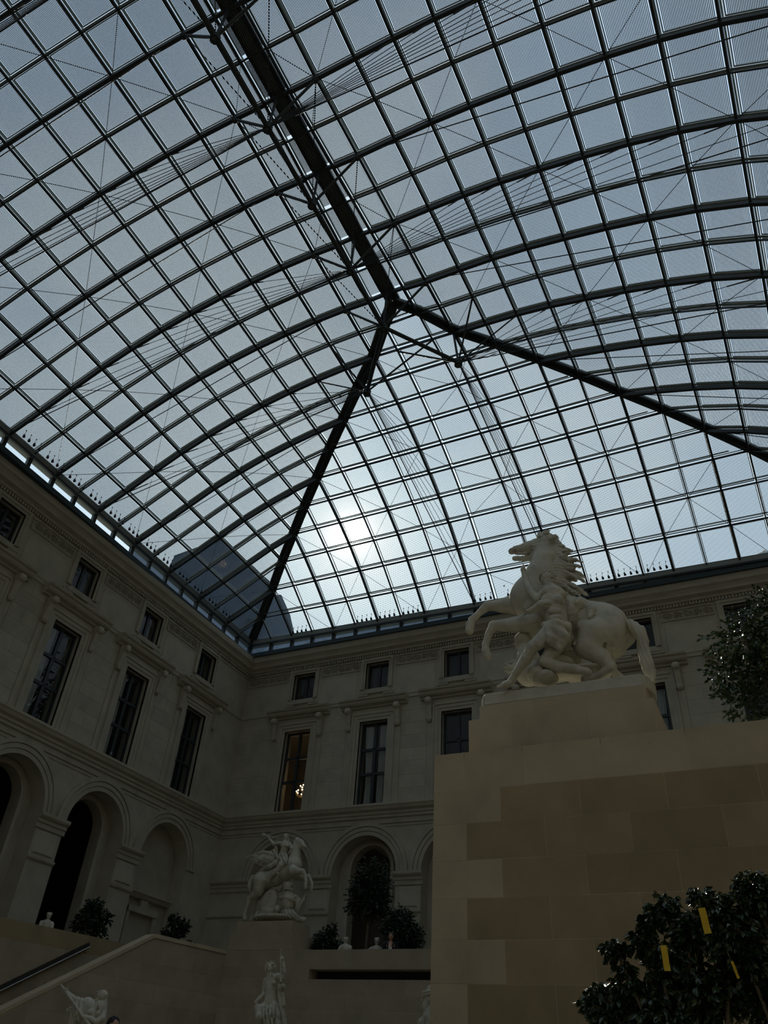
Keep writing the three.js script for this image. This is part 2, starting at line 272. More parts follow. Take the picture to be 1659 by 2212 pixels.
for (const s of ['L', 'R']) {
  const c = sideNode[s], o = s === 'L' ? 10 : 13, t = struct('hip_truss', s === 'L' ? 'left of the two truss nodes hanging below the end slope with cables' : 'right of the two truss nodes hanging below the end slope with cables', 'roof truss');
  part('node', hubGeo(c, 0.17), M.steel, t);
  part('strut', rod(c, lifted(s, 10, 10, -0.1), 0.05, 0.05, 8), M.steel, t); part('strut', rod(c, lifted(s, 9, 11, -0.05), 0.04, 0.04, 8), M.steel, t); part('strut', rod(c, lifted('E', s === 'L' ? 12 : 11, 10, -0.05), 0.04, 0.04, 8), M.steel, t); part('strut', rod(c, lifted(s, 8, 10, -0.1), 0.03, 0.03, 8), M.steel, t);
  for (let k = 8; k >= 1; k--) { const e = lifted('E', o, k, -0.1), e2 = lifted(s, k, 10, -0.1); part('cable', rod(c, e, 0.012, 0.012, 5), M.cable, t); part('cable', rod(c, e2, 0.012, 0.012, 5), M.cable, t); part('cable_end', rod(e2.clone().lerp(c, 0.1), e2, 0.024, 0.03, 6), M.steel, t); }
  part('tie', rod(c, lifted('E', o, 0.15, 0.02), 0.022, 0.022, 6), M.cable, t); part('tie', rod(c, lifted(s, 0.15, 10, 0.02), 0.022, 0.022, 6), M.cable, t);
  for (const j of [2, 4, 6, 8]) { const e = lifted(s, 0.2, j, 0.02); part('tie', rod(lifted(s, Math.max(0.8, j - 0.6), j, -0.12), e, 0.018, 0.018, 6), M.cable, t); }
}
// wind bracing: long diagonals through the grid nodes
for (const s of ['L', 'R', 'E']) {
  const R = roofs[s], I = s === 'E' ? 23 : NI, J = s === 'E' ? NI : JN, ok = (i, j) => s === 'E' ? j >= 0 && i >= j && i <= 23 - j : i >= 0 && i <= NI && j >= i && j <= JN;
  for (let d = -48; d <= 60; d += 4) for (const sg of [1, -1]) {
    const P = []; for (let i = 0; i <= I; i++) { const j = sg > 0 ? i - d : d - i; if (ok(i, j)) P.push(lifted(s, i, j, 0.0)); }
    if (P.length >= 2) { const g = []; for (let k = 0; k + 1 < P.length; k++) g.push(rod(P[k], P[k + 1], 0.011, 0.011, 4)); part('brace_cable', mergeGeometries(g.map(clean)), M.cable, R); }
  }
}
// eaves: gutter beam, glazed strip with posts, sill on the parapet
function eave(name, label, pts, ins, posts, slateSide) {
  const t = struct(name, label, 'roof eave');
  part('gutter_beam', sweep(pts.map((p) => V(p.x, p.y + 0.02, p.z)), 0.34, 0.42), M.steelGrey, t);
  part('gutter_lip', sweep(pts.map((p) => V(p.x + ins.x * 0.2, p.y - 0.16, p.z + ins.z * 0.2)), 0.10, 0.10), M.steel, t);
  part('sill_beam', sweep(pts.map((p) => V(p.x, 22.30, p.z)), 0.30, 0.24), M.lead, t);
  posts.forEach((p, k) => {
    part('post', box(p.x - 0.09, 22.3, p.z - 0.09, p.x + 0.09, p.y, p.z + 0.09), M.steel, t);
    const q = posts[k + 1]; if (!q) return;
    part('glass_pane', paneMesh([V(p.x, 22.4, p.z), V(q.x, 22.4, q.z), V(q.x, p.y - 0.15, q.z), V(p.x, p.y - 0.15, p.z)]), M.glass, t);
  });
}
{
  const L = [], E = []; for (let j = 0; j <= JN; j++) { const p = grid('L', 0, j); L.push(V(p.x - 0.05, p.y, p.z)); } for (let i = 0; i <= 23; i++) { const p = grid('E', i, 0); E.push(V(p.x, p.y, p.z - 0.05)); }
  const half = (A) => A.flatMap((p, k) => A[k + 1] ? [p] : [p]);
  eave('eave_left', 'left eave of the glass roof with clerestory panes and posts', L, V(1, 0, 0), half(L));
  eave('eave_back', 'eave of the glass roof over the back wall with clerestory panes', E, V(0, 0, 1), half(E));
}
// rows of little spotlights hung in the lowest bays
{
  const proto = new THREE.Group();
  part('stem', rod(V(0, 0.34, 0), V(0, 0.09, 0), 0.010, 0.010, 6), M.steel, proto); part('ceiling_cup', new THREE.CylinderGeometry(0.03, 0.03, 0.05, 8).translate(0, 0.35, 0), M.steel, proto);
  proto.scale.setScalar(0.85); const lamp = new THREE.LatheGeometry([[0, 0.1], [0.035, 0.1], [0.05, 0.07], [0.062, 0.0], [0.075, -0.07], [0.065, -0.085], [0, -0.08]].map(([x, y]) => new THREE.Vector2(x, y)), 12); lamp.rotateZ(0.25); part('lamp_head', lamp, M.black, proto);
  let n = 0;
  const row = (pos, dir, group, label) => { for (let k = 0; k < 4; k++) { const o = n++ ? proto.clone() : proto; o.name = numbered('spotlight'); o.position.copy(pos).addScaledVector(dir, (k - 1.5) * 0.29); o.userData = { label, category: 'spotlight', group }; scene.add(o); } };
  for (const j of [2, 3, 4, 5, 6, 7, 8, 9, 10, 11, 12, 13]) { const p = lifted('L', 0.34, j + 0.42, -0.02); row(V(p.x, p.y - 0.16, p.z), V(0, 0, 1), 'spotlights in rows of four along the left eave', 'small black spotlight hung in a row of four under the left eave panes'); }
  for (const i of [2, 5, 6, 7, 10, 11, 14, 15, 16]) { const p = lifted('E', i + 0.5, 0.28, -0.02); row(V(p.x, p.y - 0.1, p.z), V(1, 0, 0), 'spotlights in rows of four along the back eave', 'small black spotlight hung in a row of four under the back eave panes'); }
}
// ---------------------------------------------------------------- the court's facades, each built along its own x axis facing +z, then placed
const FACE = 0.4, FLOOR2 = 4.65;
const rect = (x0, y0, x1, y1, C = THREE.Path) => { const p = new C(); p.moveTo(x0, y0); p.lineTo(x1, y0); p.lineTo(x1, y1); p.lineTo(x0, y1); p.closePath(); return p; };
const archPath = (c, r, y0, ys, C = THREE.Path) => { const p = new C(); p.moveTo(c - r, y0); p.lineTo(c + r, y0); p.lineTo(c + r, ys); p.absarc(c, ys, r, 0, Math.PI, false); p.closePath(); return p; };
const slab = (shape, z0, z1, seg = 24) => { const g = new THREE.ExtrudeGeometry(shape, { depth: z1 - z0, bevelEnabled: false, curveSegments: seg }); g.translate(0, 0, z0); return g; };
// a band that follows an arch: between two radii, standing proud of the wall
const archBand = (c, ys, r0, r1, z0, z1) => { const s = new THREE.Shape(); s.absarc(c, ys, r1, 0, Math.PI, false); s.lineTo(c - r0, ys); s.absarc(c, ys, r0, Math.PI, 0, true); s.closePath(); return slab(s, z0, z1, 32); };
const frame3 = (c, hw, y0, y1, w0, w1, z0, z1, sill = false) => { const o = [box(c - hw - w1, y0, z0, c - hw - w0, y1 + w1, z1), box(c + hw + w0, y0, z0, c + hw + w1, y1 + w1, z1), box(c - hw - w0, y1 + w0, z0, c + hw + w0, y1 + w1, z1)]; if (sill) o.push(box(c - hw - w0, y0 - w1, z0, c + hw + w0, y0 - w0, z1)); return o; };
const consoleGeo = (() => { const s = new THREE.Shape(); s.moveTo(0, 0); s.lineTo(0.40, 0); s.bezierCurveTo(0.46, -0.06, 0.46, -0.22, 0.36, -0.26); s.bezierCurveTo(0.26, -0.30, 0.26, -0.44, 0.22, -0.62); s.bezierCurveTo(0.20, -0.76, 0.16, -0.84, 0.17, -0.94); s.bezierCurveTo(0.19, -1.04, 0.14, -1.16, 0.06, -1.14); s.lineTo(0, -1.1); s.closePath();
  const g = new THREE.ExtrudeGeometry(s, { depth: 0.2, bevelEnabled: true, bevelSize: 0.02, bevelThickness: 0.03, bevelSegments: 2, curveSegments: 8 }); g.rotateY(-Math.PI / 2); g.translate(0.1, 0, 0);
  const rolls = []; for (const [y, z, r] of [[-0.14, 0.36, 0.12], [-1.0, 0.13, 0.09]]) for (const x of [-0.15, 0.15]) { const c = new THREE.TorusGeometry(r * 0.6, r * 0.3, 6, 14); c.rotateY(Math.PI / 2); c.translate(x * 0.95, y, z - 0.02); rolls.push(c); }
  const leaf = []; for (let k = 0; k < 5; k++) { const b = new THREE.SphereGeometry(0.05, 8, 6); b.scale(1.1 - 0.1 * k, 1.3, 0.6); b.translate(0, -0.36 - 0.1 * k, 0.27 - 0.028 * k); leaf.push(b); }
  return join([g, ...rolls, ...leaf]);
})();
// scrolls of a carved frieze panel, about 2.3 m long
const friezeGeo = (w) => { const o = [], n = Math.max(3, Math.round(w / 0.46)), p = w / n; for (let k = 0; k < n; k++) { const c = (k + 0.5) * p - w / 2, s = k % 2 ? 1 : -1; const P = []; for (let a = 0; a <= 22; a++) { const th = a / 22 * Math.PI * 3.4, r = 0.17 * (1 - a / 27); P.push(V(c + s * Math.cos(th) * r * 1.05, Math.sin(th) * r, 0.02)); } o.push(new THREE.TubeGeometry(new THREE.CatmullRomCurve3(P), 26, 0.024, 5)); const f = new THREE.SphereGeometry(0.05, 8, 6); f.scale(1, 1, 0.6); f.translate(c, 0, 0.03); o.push(f); for (let q = 0; q < 3; q++) { const l = new THREE.SphereGeometry(0.05, 6, 5); l.scale(1.5, 0.5, 0.5); l.rotateZ(0.9 * (q - 1) * s); l.translate(c + p * 0.42, 0.1 * (q - 1), 0.02); o.push(l); } } return join(o); };
const dentil = (x0, x1, y0, y1, z0, z1, pitch) => { const o = []; for (let x = x0; x < x1; x += pitch) o.push(box(x, y0, z0, x + pitch * 0.6, y1, z1)); return join(o); };

function facade({ name, label, at, turn, x0, x1, bays, cx, kind, view, winLabel, hide }) {
  const W = struct(name, label, 'wall', at, turn), C = bays.map((k) => cx + k.s);
  const wallShape = rect(x0, 0, x1, 22.2, THREE.Shape);
  bays.forEach((b, n) => { const c = C[n]; wallShape.holes.push(archPath(c, 1.68, FLOOR2, 9.98), rect(c - 0.81, 13.06, c + 0.81, 17.38), rect(c - 0.69, 19.19, c + 0.69, 20.73)); });
  part('masonry', join([slab(wallShape, -0.35, FACE)]), M.wall, W);
  // inner order of the arcade: narrower arches set back, or a blind wall
  const inner = rect(x0, 0, x1, 12.6, THREE.Shape); bays.forEach((b, n) => { if (b.open) inner.holes.push(archPath(C[n], 1.04, FLOOR2, 10.36)); });
  part('inner_wall', join([slab(inner, -0.85, -0.36)]), M.wallB, W);
  bays.forEach((b, n) => {
    const c = C[n]; if (b.far) return;
    part('archivolt', join([archBand(c, 9.98, 1.68, 1.86, FACE, FACE + 0.05), archBand(c, 9.98, 1.88, 2.06, FACE, FACE + 0.08), archBand(c, 9.98, 2.08, 2.25, FACE, FACE + 0.12)]), M.trim, W);
    if (b.open) { part('inner_arch', join([archBand(c, 10.36, 1.04, 1.16, -0.36, -0.30), archBand(c, 10.36, 1.16, 1.22, -0.36, -0.27), box(c - 1.22, FLOOR2, -0.36, c - 1.04, 10.36, -0.28), box(c + 1.04, FLOOR2, -0.36, c + 1.22, 10.36, -0.28)]), M.trim, W); }
    if (b.niche) {   // blind arch with a ledge over a closed doorway
      part('ledge', join([moulding([[0, 8.30], [0.20, 8.34], [0.28, 8.46], [0.36, 8.52], [0.36, 8.60], [0, 8.62]], c - 1.68, c + 1.68, -0.36)]), M.trim, W);
      part('door_surround', join([box(c - 1.0, FLOOR2, -0.36, c - 0.8, 7.9, -0.16), box(c + 0.8, FLOOR2, -0.36, c + 1.0, 7.9, -0.16), box(c - 1.0, 7.75, -0.36, c + 1.0, 8.0, -0.12), box(c - 0.25, 7.95, -0.36, c + 0.25, 8.3, -0.14)]), M.trim, W);
    }
  });
  // piers between the arches: impost mouldings, a panel, a lower band
  const cuts = [[x0, C[0] - 1.68], ...C.slice(0, -1).map((c, k) => [c + 1.68, C[k + 1] - 1.68]), [C.at(-1) + 1.68, x1]];
  cuts.forEach(([a, b], k) => {
    if (b - a < 0.3 || k > 4) return;
    part('impost', join([moulding([[0, 9.42], [0.06, 9.42], [0.06, 9.60], [0.11, 9.62], [0.11, 9.74], [0.20, 9.80], [0.24, 9.86], [0.24, 9.97], [0, 9.99]], a - 0.10, b + 0.10, FACE)]), M.trim, W);
    part('pier_band', join([moulding([[0, 8.26], [0.05, 8.28], [0.09, 8.34], [0.09, 8.40], [0, 8.42]], a - 0.03, b + 0.03, FACE)]), M.trim, W);
    if (b - a < 2) part('pier_panel', join([block(a + 0.16, 8.52, b - 0.16, 9.34, FACE, FACE + 0.05, 0.04)]), M.wallC, W);
  });
  // string course between the storeys
  part('string_course', join([moulding([[0, 12.12], [0.08, 12.14], [0.08, 12.36], [0.16, 12.40], [0.16, 12.52], [0.22, 12.55], [0.22, 12.66], [0.34, 12.74], [0.40, 12.86], [0.44, 12.90], [0.44, 13.0], [0, 13.04]], x0, x1, FACE), moulding([[0, 12.0], [0.03, 12.0], [0.03, 12.12], [0, 12.12]], x0, x1, FACE)]), M.trim, W);
  part('thin_string', join([moulding([[0, 18.40], [0.05, 18.42], [0.05, 18.47], [0, 18.49]], x0, x1, FACE)]), M.trim, W);
  // entablature
  part('cornice', join([moulding([[0, 20.86], [0.05, 20.88], [0.05, 20.98], [0, 20.99]], x0, x1, FACE), moulding([[0, 21.18], [0.14, 21.2], [0.14, 21.32], [0.34, 21.40], [0.36, 21.52], [0.44, 21.62], [0.54, 21.70], [0.56, 21.80], [0.30, 21.86], [0.30, 22.2], [0, 22.2]], x0, x1, FACE)]), M.trim, W);
  part('dentil_row', dentil(x0, x1, 21.02, 21.17, FACE - 0.02, FACE + 0.12, 0.145), M.trim, W, null, 'stuff');
  const fz = [[x0, C[0] - 1.1], ...C.slice(0, -1).map((c, k) => [c + 1.1, C[k + 1] - 1.1])];
  fz.forEach(([a, b], k) => {
    const w = b - a; if (k > view) return;
    const f = part('frieze_panel', friezeGeo(w - 0.14), M.joint, W); f.position.set((a + b) / 2, 20.63, FACE + 0.005);
    part('frieze_border', join([box(a, 20.86, FACE, b, 20.9, FACE + 0.05), box(a, 20.36, FACE, b, 20.40, FACE + 0.05), box(a, 20.4, FACE, a + 0.04, 20.86, FACE + 0.05), box(b - 0.04, 20.4, FACE, b, 20.86, FACE + 0.05)]), M.trim, W);
    if (k) part('upper_panel', join([block(a + 0.1, 18.62, b - 0.1, 20.12, FACE, FACE + 0.035, 0.03)]), M.wallC, W);
  });
  // ashlar of the storey of the tall windows, laid between the surrounds
  let count = 0; const M3 = [M.wall, M.wall, M.wallB, M.wallC];
  fz.forEach(([a, b], k) => {
    if (k > view) return; const xa = k ? a + 0.5 : a, xb = b - 0.5, w = xb - xa; if (w < 0.4) return;
    for (let r = 0; r < 8; r++) { const y = 13.08 + r * 0.66, n = Math.max(1, Math.round(w / 1.05)); let x = xa; for (let q = 0; q <= n && count < 290; q++) { const e = q === n ? xb : Math.min(xb, xa + (q + (r % 2 ? 0.5 : 1)) * w / n); if (e - x < 0.05) continue; part('stone_block', block(x + 0.002, y + 0.002, e - 0.002, Math.min(18.38, y + 0.658), FACE - 0.02, FACE + 0.012, 0.006), M3[Math.floor(rnd() * 4)], W); count++; x = e; } }
  });
  // windows
  bays.forEach((b, n) => {
    if (n > view) return; const c = C[n], L = winLabel(n), lc = (y) => y;
    const put = (kindName, lab) => { const w = struct(kindName, lab, 'window', at, turn); return w; };
    const t = put('window', L.tall);
    part('surround', join([...frame3(c, 0.81, 13.04, 17.38, 0, 0.16, FACE - 0.1, FACE + 0.05), ...frame3(c, 0.81, 13.04, 17.38, 0.16, 0.34, FACE - 0.1, FACE + 0.09), ...frame3(c, 0.81, 13.04, 17.38, 0.34, 0.44, FACE - 0.1, FACE + 0.14), box(c - 1.56, 13.04, FACE, c - 1.25, 17.0, FACE + 0.04), box(c + 1.25, 13.04, FACE, c + 1.56, 17.0, FACE + 0.04), box(c - 1.3, 17.84, FACE, c + 1.3, 18.1, FACE + 0.05)]), M.trim, t);
    part('hood', join([moulding([[0, 18.06], [0.16, 18.08], [0.16, 18.16], [0.34, 18.22], [0.40, 18.30], [0.40, 18.38], [0.50, 18.44], [0.52, 18.52], [0, 18.60]], c - 1.92, c + 1.92, FACE)]), M.trim, t);
    for (const s of [-1, 1]) { const g = part('console', consoleGeo, M.trim, t); g.position.set(c + s * 1.41, 18.06, FACE + 0.02); }
    sashes(t, c, 0.81, 13.06, 17.38, [0.38, 0.67], L.curtain, L.lit);
    const u = put('window', L.small);
    part('surround', join([...frame3(c, 0.69, 19.19, 20.73, 0, 0.12, FACE - 0.1, FACE + 0.05, true), ...frame3(c, 0.69, 19.19, 20.73, 0.12, 0.26, FACE - 0.1, FACE + 0.10, true), box(c - 1.05, 18.78, FACE, c - 0.45, 18.92, FACE + 0.10), box(c + 0.45, 18.78, FACE, c + 1.05, 18.92, FACE + 0.10), box(c - 0.95, 18.9, FACE, c + 0.95, 18.96, FACE + 0.13)]), M.trim, u);
    sashes(u, c, 0.69, 19.19, 20.73, [], false, false);
  });
  function sashes(t, c, hw, y0, y1, bars, curtain) {
    const z = FACE - 0.34, ys = [y0, ...bars.map((f) => y0 + f * (y1 - y0)), y1];
    part('sash_frame', join([box(c - hw, y0, z - 0.05, c - hw + 0.09, y1, z + 0.05), box(c + hw - 0.09, y0, z - 0.05, c + hw, y1, z + 0.05), box(c - hw, y1 - 0.09, z - 0.05, c + hw, y1, z + 0.05), box(c - hw, y0, z - 0.05, c + hw, y0 + 0.12, z + 0.05)]), M.sash, t);
    part('mullion', join([box(c - 0.075, y0, z - 0.05, c + 0.075, y1, z + 0.06)]), M.sash, t);
    for (const y of ys.slice(1, -1)) part('glazing_bar', join([box(c - hw, y - 0.065, z - 0.05, c + hw, y + 0.065, z + 0.06)]), M.sash, t);
    for (let k = 0; k + 1 < ys.length; k++) for (const s of [-1, 1]) { const g = new THREE.PlaneGeometry(hw - 0.075, ys[k + 1] - ys[k]); g.translate(c + s * (hw + 0.075) / 2, (ys[k] + ys[k + 1]) / 2, z); part('pane', metreUV(clean(g)), M.window, t); }
    if (curtain) for (const s of curtain === 2 ? [-1, 1] : [-1]) { const g = new THREE.PlaneGeometry(0.62, y1 - y0 - 0.2, 40, 8), p = g.attributes.position; for (let k = 0; k < p.count; k++) { const f = 0.55 + 0.45 * Math.abs(p.getY(k) / (y1 - y0) - 0.05 + 0.3); p.setZ(k, 0.05 * Math.sin(p.getX(k) * 42)); p.setX(k, (p.getX(k) - s * -0.31) * f + s * -0.31); } g.computeVertexNormals(); g.translate(c + s * (hw - 0.35), (y0 + y1) / 2, z - 0.16); part('curtain', metreUV(clean(g)), M.curtain, t); }
  }
  return W;
}
const ord = ['', 'first', 'second', 'third', 'fourth', 'fifth', 'sixth', 'seventh'];
const backBays = [0, 1, 2, 3, 4, 5, 6].map((k) => ({ s: 4.6 * k, open: k === 1 || k === 2, far: k > 3 }));
facade({ name: 'wall_back', label: 'shaded cream stone facade across the back of the court with arcade and windows', at: [0, 0, 0], turn: 0, x0: FACE, x1: 35.2, bays: backBays, cx: 4.286, view: 6,
  winLabel: (n) => ({ tall: 'tall window of the back facade, ' + ['nearest the corner, a lit chandelier showing inside', 'next to the chandelier window, with roof lines mirrored in it', 'half cut off by the pale pedestal at its left end', 'hidden behind the rearing horse and its groom', 'right of the horse above the pedestal, a pale blind in it', 'behind the leafy tree at the right', 'beyond the tree out at the right'][n], small: 'small square window of the back facade, ' + ['nearest the corner over the chandelier window', 'second from the corner, with two bright streaks', 'left of the rearing horse', 'behind the horse and groom', 'behind the tail of the horse', 'behind the leafy tree at the right', 'past the tree at the right'][n], curtain: n === 1 || n === 4 ? 2 : false }) });
// the left facade: its x axis runs along -z, so its bays lie at negative x
const leftBays = [-4, -3, -2, -1, 0].map((k) => ({ s: 4.7 * k, open: k === -1 || k === -2 || k === -3, niche: k === 0, far: k < -3 }));
facade({ name: 'wall_left', label: 'shaded cream stone facade along the left of the court with deep arches', at: [0, 0, 0], turn: Math.PI / 2, x0: -50, x1: -FACE, bays: leftBays, cx: -4.363, view: 4,
  winLabel: (n) => ({ tall: 'tall window of the left facade, ' + ['out of frame near the viewer', 'just outside the left frame edge', 'leftmost in view, with bright wavy reflections', 'between two others, with a white curtain at its left', 'nearest the corner, dark and narrow'][n], small: 'small square window of the left facade, ' + ['far out near the viewer', 'cut by the left edge of the view', 'over the leftmost tall window', 'over the middle tall window', 'nearest the corner'][n], curtain: n === 2 || n === 3 || n === 4 ? 1 : false }) });
// rooms behind the facades, the court's other two sides and its floor
{
  const t = struct('wall_rooms', 'dim rooms behind the windows and arches of the two facades', 'interior');
  const roomShell = (x0, y0, z0, x1, y1, z1, m) => part('room_shell', join([box(x0, y0, z0 - 0.2, x1, y1, z0), box(x0, y0 - 0.2, z0, x1, y0, z1), box(x0, y1, z0, x1, y1 + 0.2, z1), box(x0 - 0.2, y0, z0, x0, y1, z1), box(x1, y0, z0, x1 + 0.2, y1, z1)]), m, t);
  roomShell(0, 12.95, -7, 6.6, 18.6, -0.36, M.room); roomShell(6.9, 12.95, -6, 34, 18.6, -0.36, M.room); roomShell(0, 18.9, -4, 34, 21.5, -0.36, M.room);
  roomShell(0, FLOOR2, -6, 34, 12.4, -0.86, M.room);
  part('stair_soffit', join([(() => { const g = box(-3.4, -0.12, -0.9, 3.4, 0.12, 0.9); g.rotateZ(-0.55); g.translate(10.9, 10.2, -2.4); return g; })(), (() => { const g = box(-3.4, -0.05, -1.0, 3.4, 0.05, 1.0); g.rotateZ(-0.55); g.translate(10.95, 10.4, -2.4); return g; })()]), M.room, t);
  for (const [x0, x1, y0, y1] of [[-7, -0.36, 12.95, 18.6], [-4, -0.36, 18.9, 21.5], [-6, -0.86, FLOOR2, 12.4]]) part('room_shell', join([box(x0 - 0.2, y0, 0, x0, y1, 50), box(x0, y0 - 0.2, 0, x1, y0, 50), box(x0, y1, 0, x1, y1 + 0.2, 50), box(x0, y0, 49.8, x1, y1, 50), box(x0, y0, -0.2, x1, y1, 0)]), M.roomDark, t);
  const r = struct('wall_right', 'stone wall of the court at the right outside the view', 'wall'); part('masonry', join([box(35.0, 0, 0, 35.8, 26.2, 50.4), box(34.6, 12.1, 0, 35, 13, 50)]), M.wall, r);
  const f = struct('wall_front', 'stone wall of the court behind the viewer', 'wall'); part('masonry', join([box(0, 0, 49.6, 35.8, 23.6, 50.4), box(0, 12.1, 49.2, 35, 13, 49.6)]), M.wall, f);
  const g = struct('floor', 'pale stone floor of the lower court below the view', 'floor'); part('paving', join([box(0, -0.3, 0, 35.8, 0, 50)]), M.floor, g);
}
// chandelier in the first back room
{
  const c = V(3.95, 14.45, -1.5), t = thing('chandelier', 'small lit candle chandelier seen through the back window nearest the corner', 'chandelier', [c.x, c.y, c.z]);
  const stem = [rod(V(0, -0.35, 0), V(0, 4.4, 0), 0.02, 0.02, 6), ball(V(0, -0.38, 0), 0.08), ball(V(0, 0.3, 0), 0.06), ball(V(0, 0, 0), 0.09)]; part('stem', join(stem), M.brass, t);
  const bulb = phys({ color: lin(1, 0.85, 0.6), emissive: lin(1, 0.72, 0.38), emissiveIntensity: 9, roughness: 0.4 });
  for (const [n, r, y] of [[10, 0.42, 0.05], [6, 0.24, 0.36]]) for (let k = 0; k < n; k++) {
    const a = k / n * Math.PI * 2 + y, e = V(Math.cos(a) * r, y + 0.06, Math.sin(a) * r);
    part('arm', new THREE.TubeGeometry(new THREE.QuadraticBezierCurve3(V(0, y, 0), V(e.x * 0.7, y - 0.2, e.z * 0.7), e), 8, 0.012, 5), M.brass, t);
    part('candle', rod(e, e.clone().add(V(0, 0.1, 0)), 0.016), M.curtain, t); part('flame_bulb', ball(e.clone().add(V(0, 0.14, 0)), 0.038, 8), bulb, t);
  }
  const l = new THREE.PointLight(0xffd09a, 0.9); l.position.set(c.x, c.y + 0.2, c.z); l.castShadow = true; l.shadow.radius = 20; l.name = 'chandelier_light'; scene.add(l);
  for (const [x, y] of [[9.2, 11.75], [9.75, 11.75]]) { const s = thing('ceiling_spot', x < 9.5 ? 'left of two tiny lit ceiling spots inside the open arch' : 'right of two tiny lit ceiling spots inside the open arch', 'spotlight', [x, y, -2.2]); part('housing', new THREE.CylinderGeometry(0.06, 0.06, 0.5, 10).translate(0, 0.29, 0), M.black, s); part('lamp', ball(V(0, 0, 0), 0.04, 8), bulb, s); }
}
// ---------------------------------------------------------------- terraces, stair flanks, pedestals
// a wall face of large stone slabs: local x along the wall, facing +z; rows from the top down
function courses(parent, x0, rows, opts) {
  rows.forEach(([y0, y1, cuts], r) => {
    for (let k = 0; k + 1 < cuts.length; k++) { const [a, pale] = [].concat(cuts[k]), b = [].concat(cuts[k + 1])[0]; part('stone_slab', block(a + 0.0035, y0 + 0.0035, b - 0.0035, y1 - 0.0035, opts.z - 0.05, opts.z + 0.002 * rnd(), 0.0015), pale === 2 ? M.pale[Math.floor(rnd() * 2)] : opts.mats[Math.floor(rnd() * opts.mats.length)], parent); }
  });
}
{ // near terrace under the rearing horse
  const t = struct('wall_terrace', 'warm brown stone slab wall in the right foreground with pale corner stones', 'wall');
  part('core', join([box(21.025, 0, 17.6, 34.9, 6.84, 20.998), box(21.02, 0, 12.2, 22.2, 6.84, 17.6)]), M.mortar, t);
  part('upper_floor', join([box(21.05, 5.7, 12.2, 34.9, 5.9, 17.7)]), M.floor, t);
  const y = [6.95, 6.24, 5.65, 5.03, 4.43, 3.81, 3.19, 2.57, 1.95, 1.33, 0.71, 0.0];
  for (let r = 0; r + 1 < y.length; r++) {
    const c = [[21.02, r && 2]]; let x = r === 0 ? 21.62 : r % 2 ? 22.3 : 21.66; if (r === 0) c.push([21.62, 2]); else c.push([x, 0]);
    const w = 1.42; x = r === 0 ? 22.75 : x + w; while (x < 34.8) { c.push([x, r === 0 ? 2 : 0]); x += w; } c.push([34.9]);
    if (r === 0) c[0][1] = 2;
    courses(t, 21, [[y[r + 1], y[r], c]], { z: 21.0, mats: r === 0 ? M.pale : M.slabs });
  }
  // the same slabs on the return face to the left
  for (let r = 0; r < 11; r++) for (let z = 12.2 + (r % 2) * 0.7; z < 20.9; z += 1.42) { const e = Math.min(20.92, z + 1.42), g = block(-e + 0.002, y[r + 1] + 0.002, -z - 0.002, y[r] - 0.002, 0, 0.02, 0.004); const m = part('stone_slab', g, M.slabs[Math.floor(rnd() * 4)], t); m.rotation.y = -Math.PI / 2; m.position.set(21.02, 0, 0); m.scale.set(-1, 1, 1); }
}
{ // pedestal of the horse tamer
  const t = thing('pedestal', 'pale two-tier stone pedestal under the rearing horse', 'pedestal', [23.4, 5.9, 20.0]);
  const seg = (y0, y1, xs, z0, z1) => xs.slice(0, -1).forEach((a, k) => part('stone_block', (() => { const g = block(a + 0.0005, y0 + 0.0005, xs[k + 1] - 0.0005, y1 - 0.0005, z0, z1, 0.002); return g; })(), M.pale[k % 2], t));
  seg(0.9, 1.78, [-1.78, -0.9, 0.55, 1.75], -0.9, 0.74); seg(0, 0.9, [-1.78, -0.4, 1.75], -0.9, 0.74); seg(1.78, 2.11, [-1.6, -0.5, 1.62], -0.72, 0.6);
}
{ // terrace parapet at the back, with the slot
  const t = struct('wall_parapet', 'stone parapet of the upper terrace below the back arcade with a long black slot', 'wall'), Z = 8.0;
  part('core', join([box(7.43, 0, 7.3, 11.03, 5.62, 7.998), box(11.03, 0, 7.3, 21.6, 4.83, 7.998), box(11.03, 5.13, 7.3, 21.6, 5.62, 7.998)]), M.mortar, t);
  part('slot_recess', join([box(11.0, 4.8, 7.32, 21.6, 5.16, 7.40)]), M.black, t);
  const rows = [[5.24, 5.72], [4.83, 5.24], [4.38, 4.83], [3.93, 4.38], [3.48, 3.93], [3.03, 3.48], [2.58, 3.03], [2.0, 2.58], [1.3, 2.0], [0.6, 1.3], [0, 0.6]];
  rows.forEach(([a, b], r) => {
    const end = r < 2 ? 11.03 : 21.6, c = [[7.42, 0]]; for (let x = 7.42 + (r % 2 ? 0.85 : 1.5); x < end - 0.3; x += 1.45) c.push([x, 0]); c.push([end]);
    courses(t, 7.42, [[a, b, c]], { z: Z, mats: M.soft });
  });
  courses(t, 0, [[5.13, 5.72, [[11.03, 0], [12.6, 0], [15.4, 0], [18.2, 0], [21.6]]]], { z: Z, mats: M.soft });
  part('coping', join([box(7.42, 5.62, 7.2, 21.6, 5.72, 7.93)]), M.pale[1], t);
  const f = struct('floor_terrace', 'upper terrace floor hidden behind the parapet', 'floor'); part('paving', join([box(0.4, 4.4, 0.4, 21.6, 4.62, 7.3), box(21, 4.4, 0.4, 35, 4.62, 12.3), (() => { const s = new THREE.Shape(); s.moveTo(0.4, -7.3); s.lineTo(4.3, -7.3); s.lineTo(4.3, -8.3); s.lineTo(0.6, -26); s.lineTo(0.4, -26); s.closePath(); const g = new THREE.ExtrudeGeometry(s, { depth: 0.22, bevelEnabled: false }); g.rotateX(-Math.PI / 2); g.translate(0, 4.4, 0); return g; })()]), M.floor, f);
}
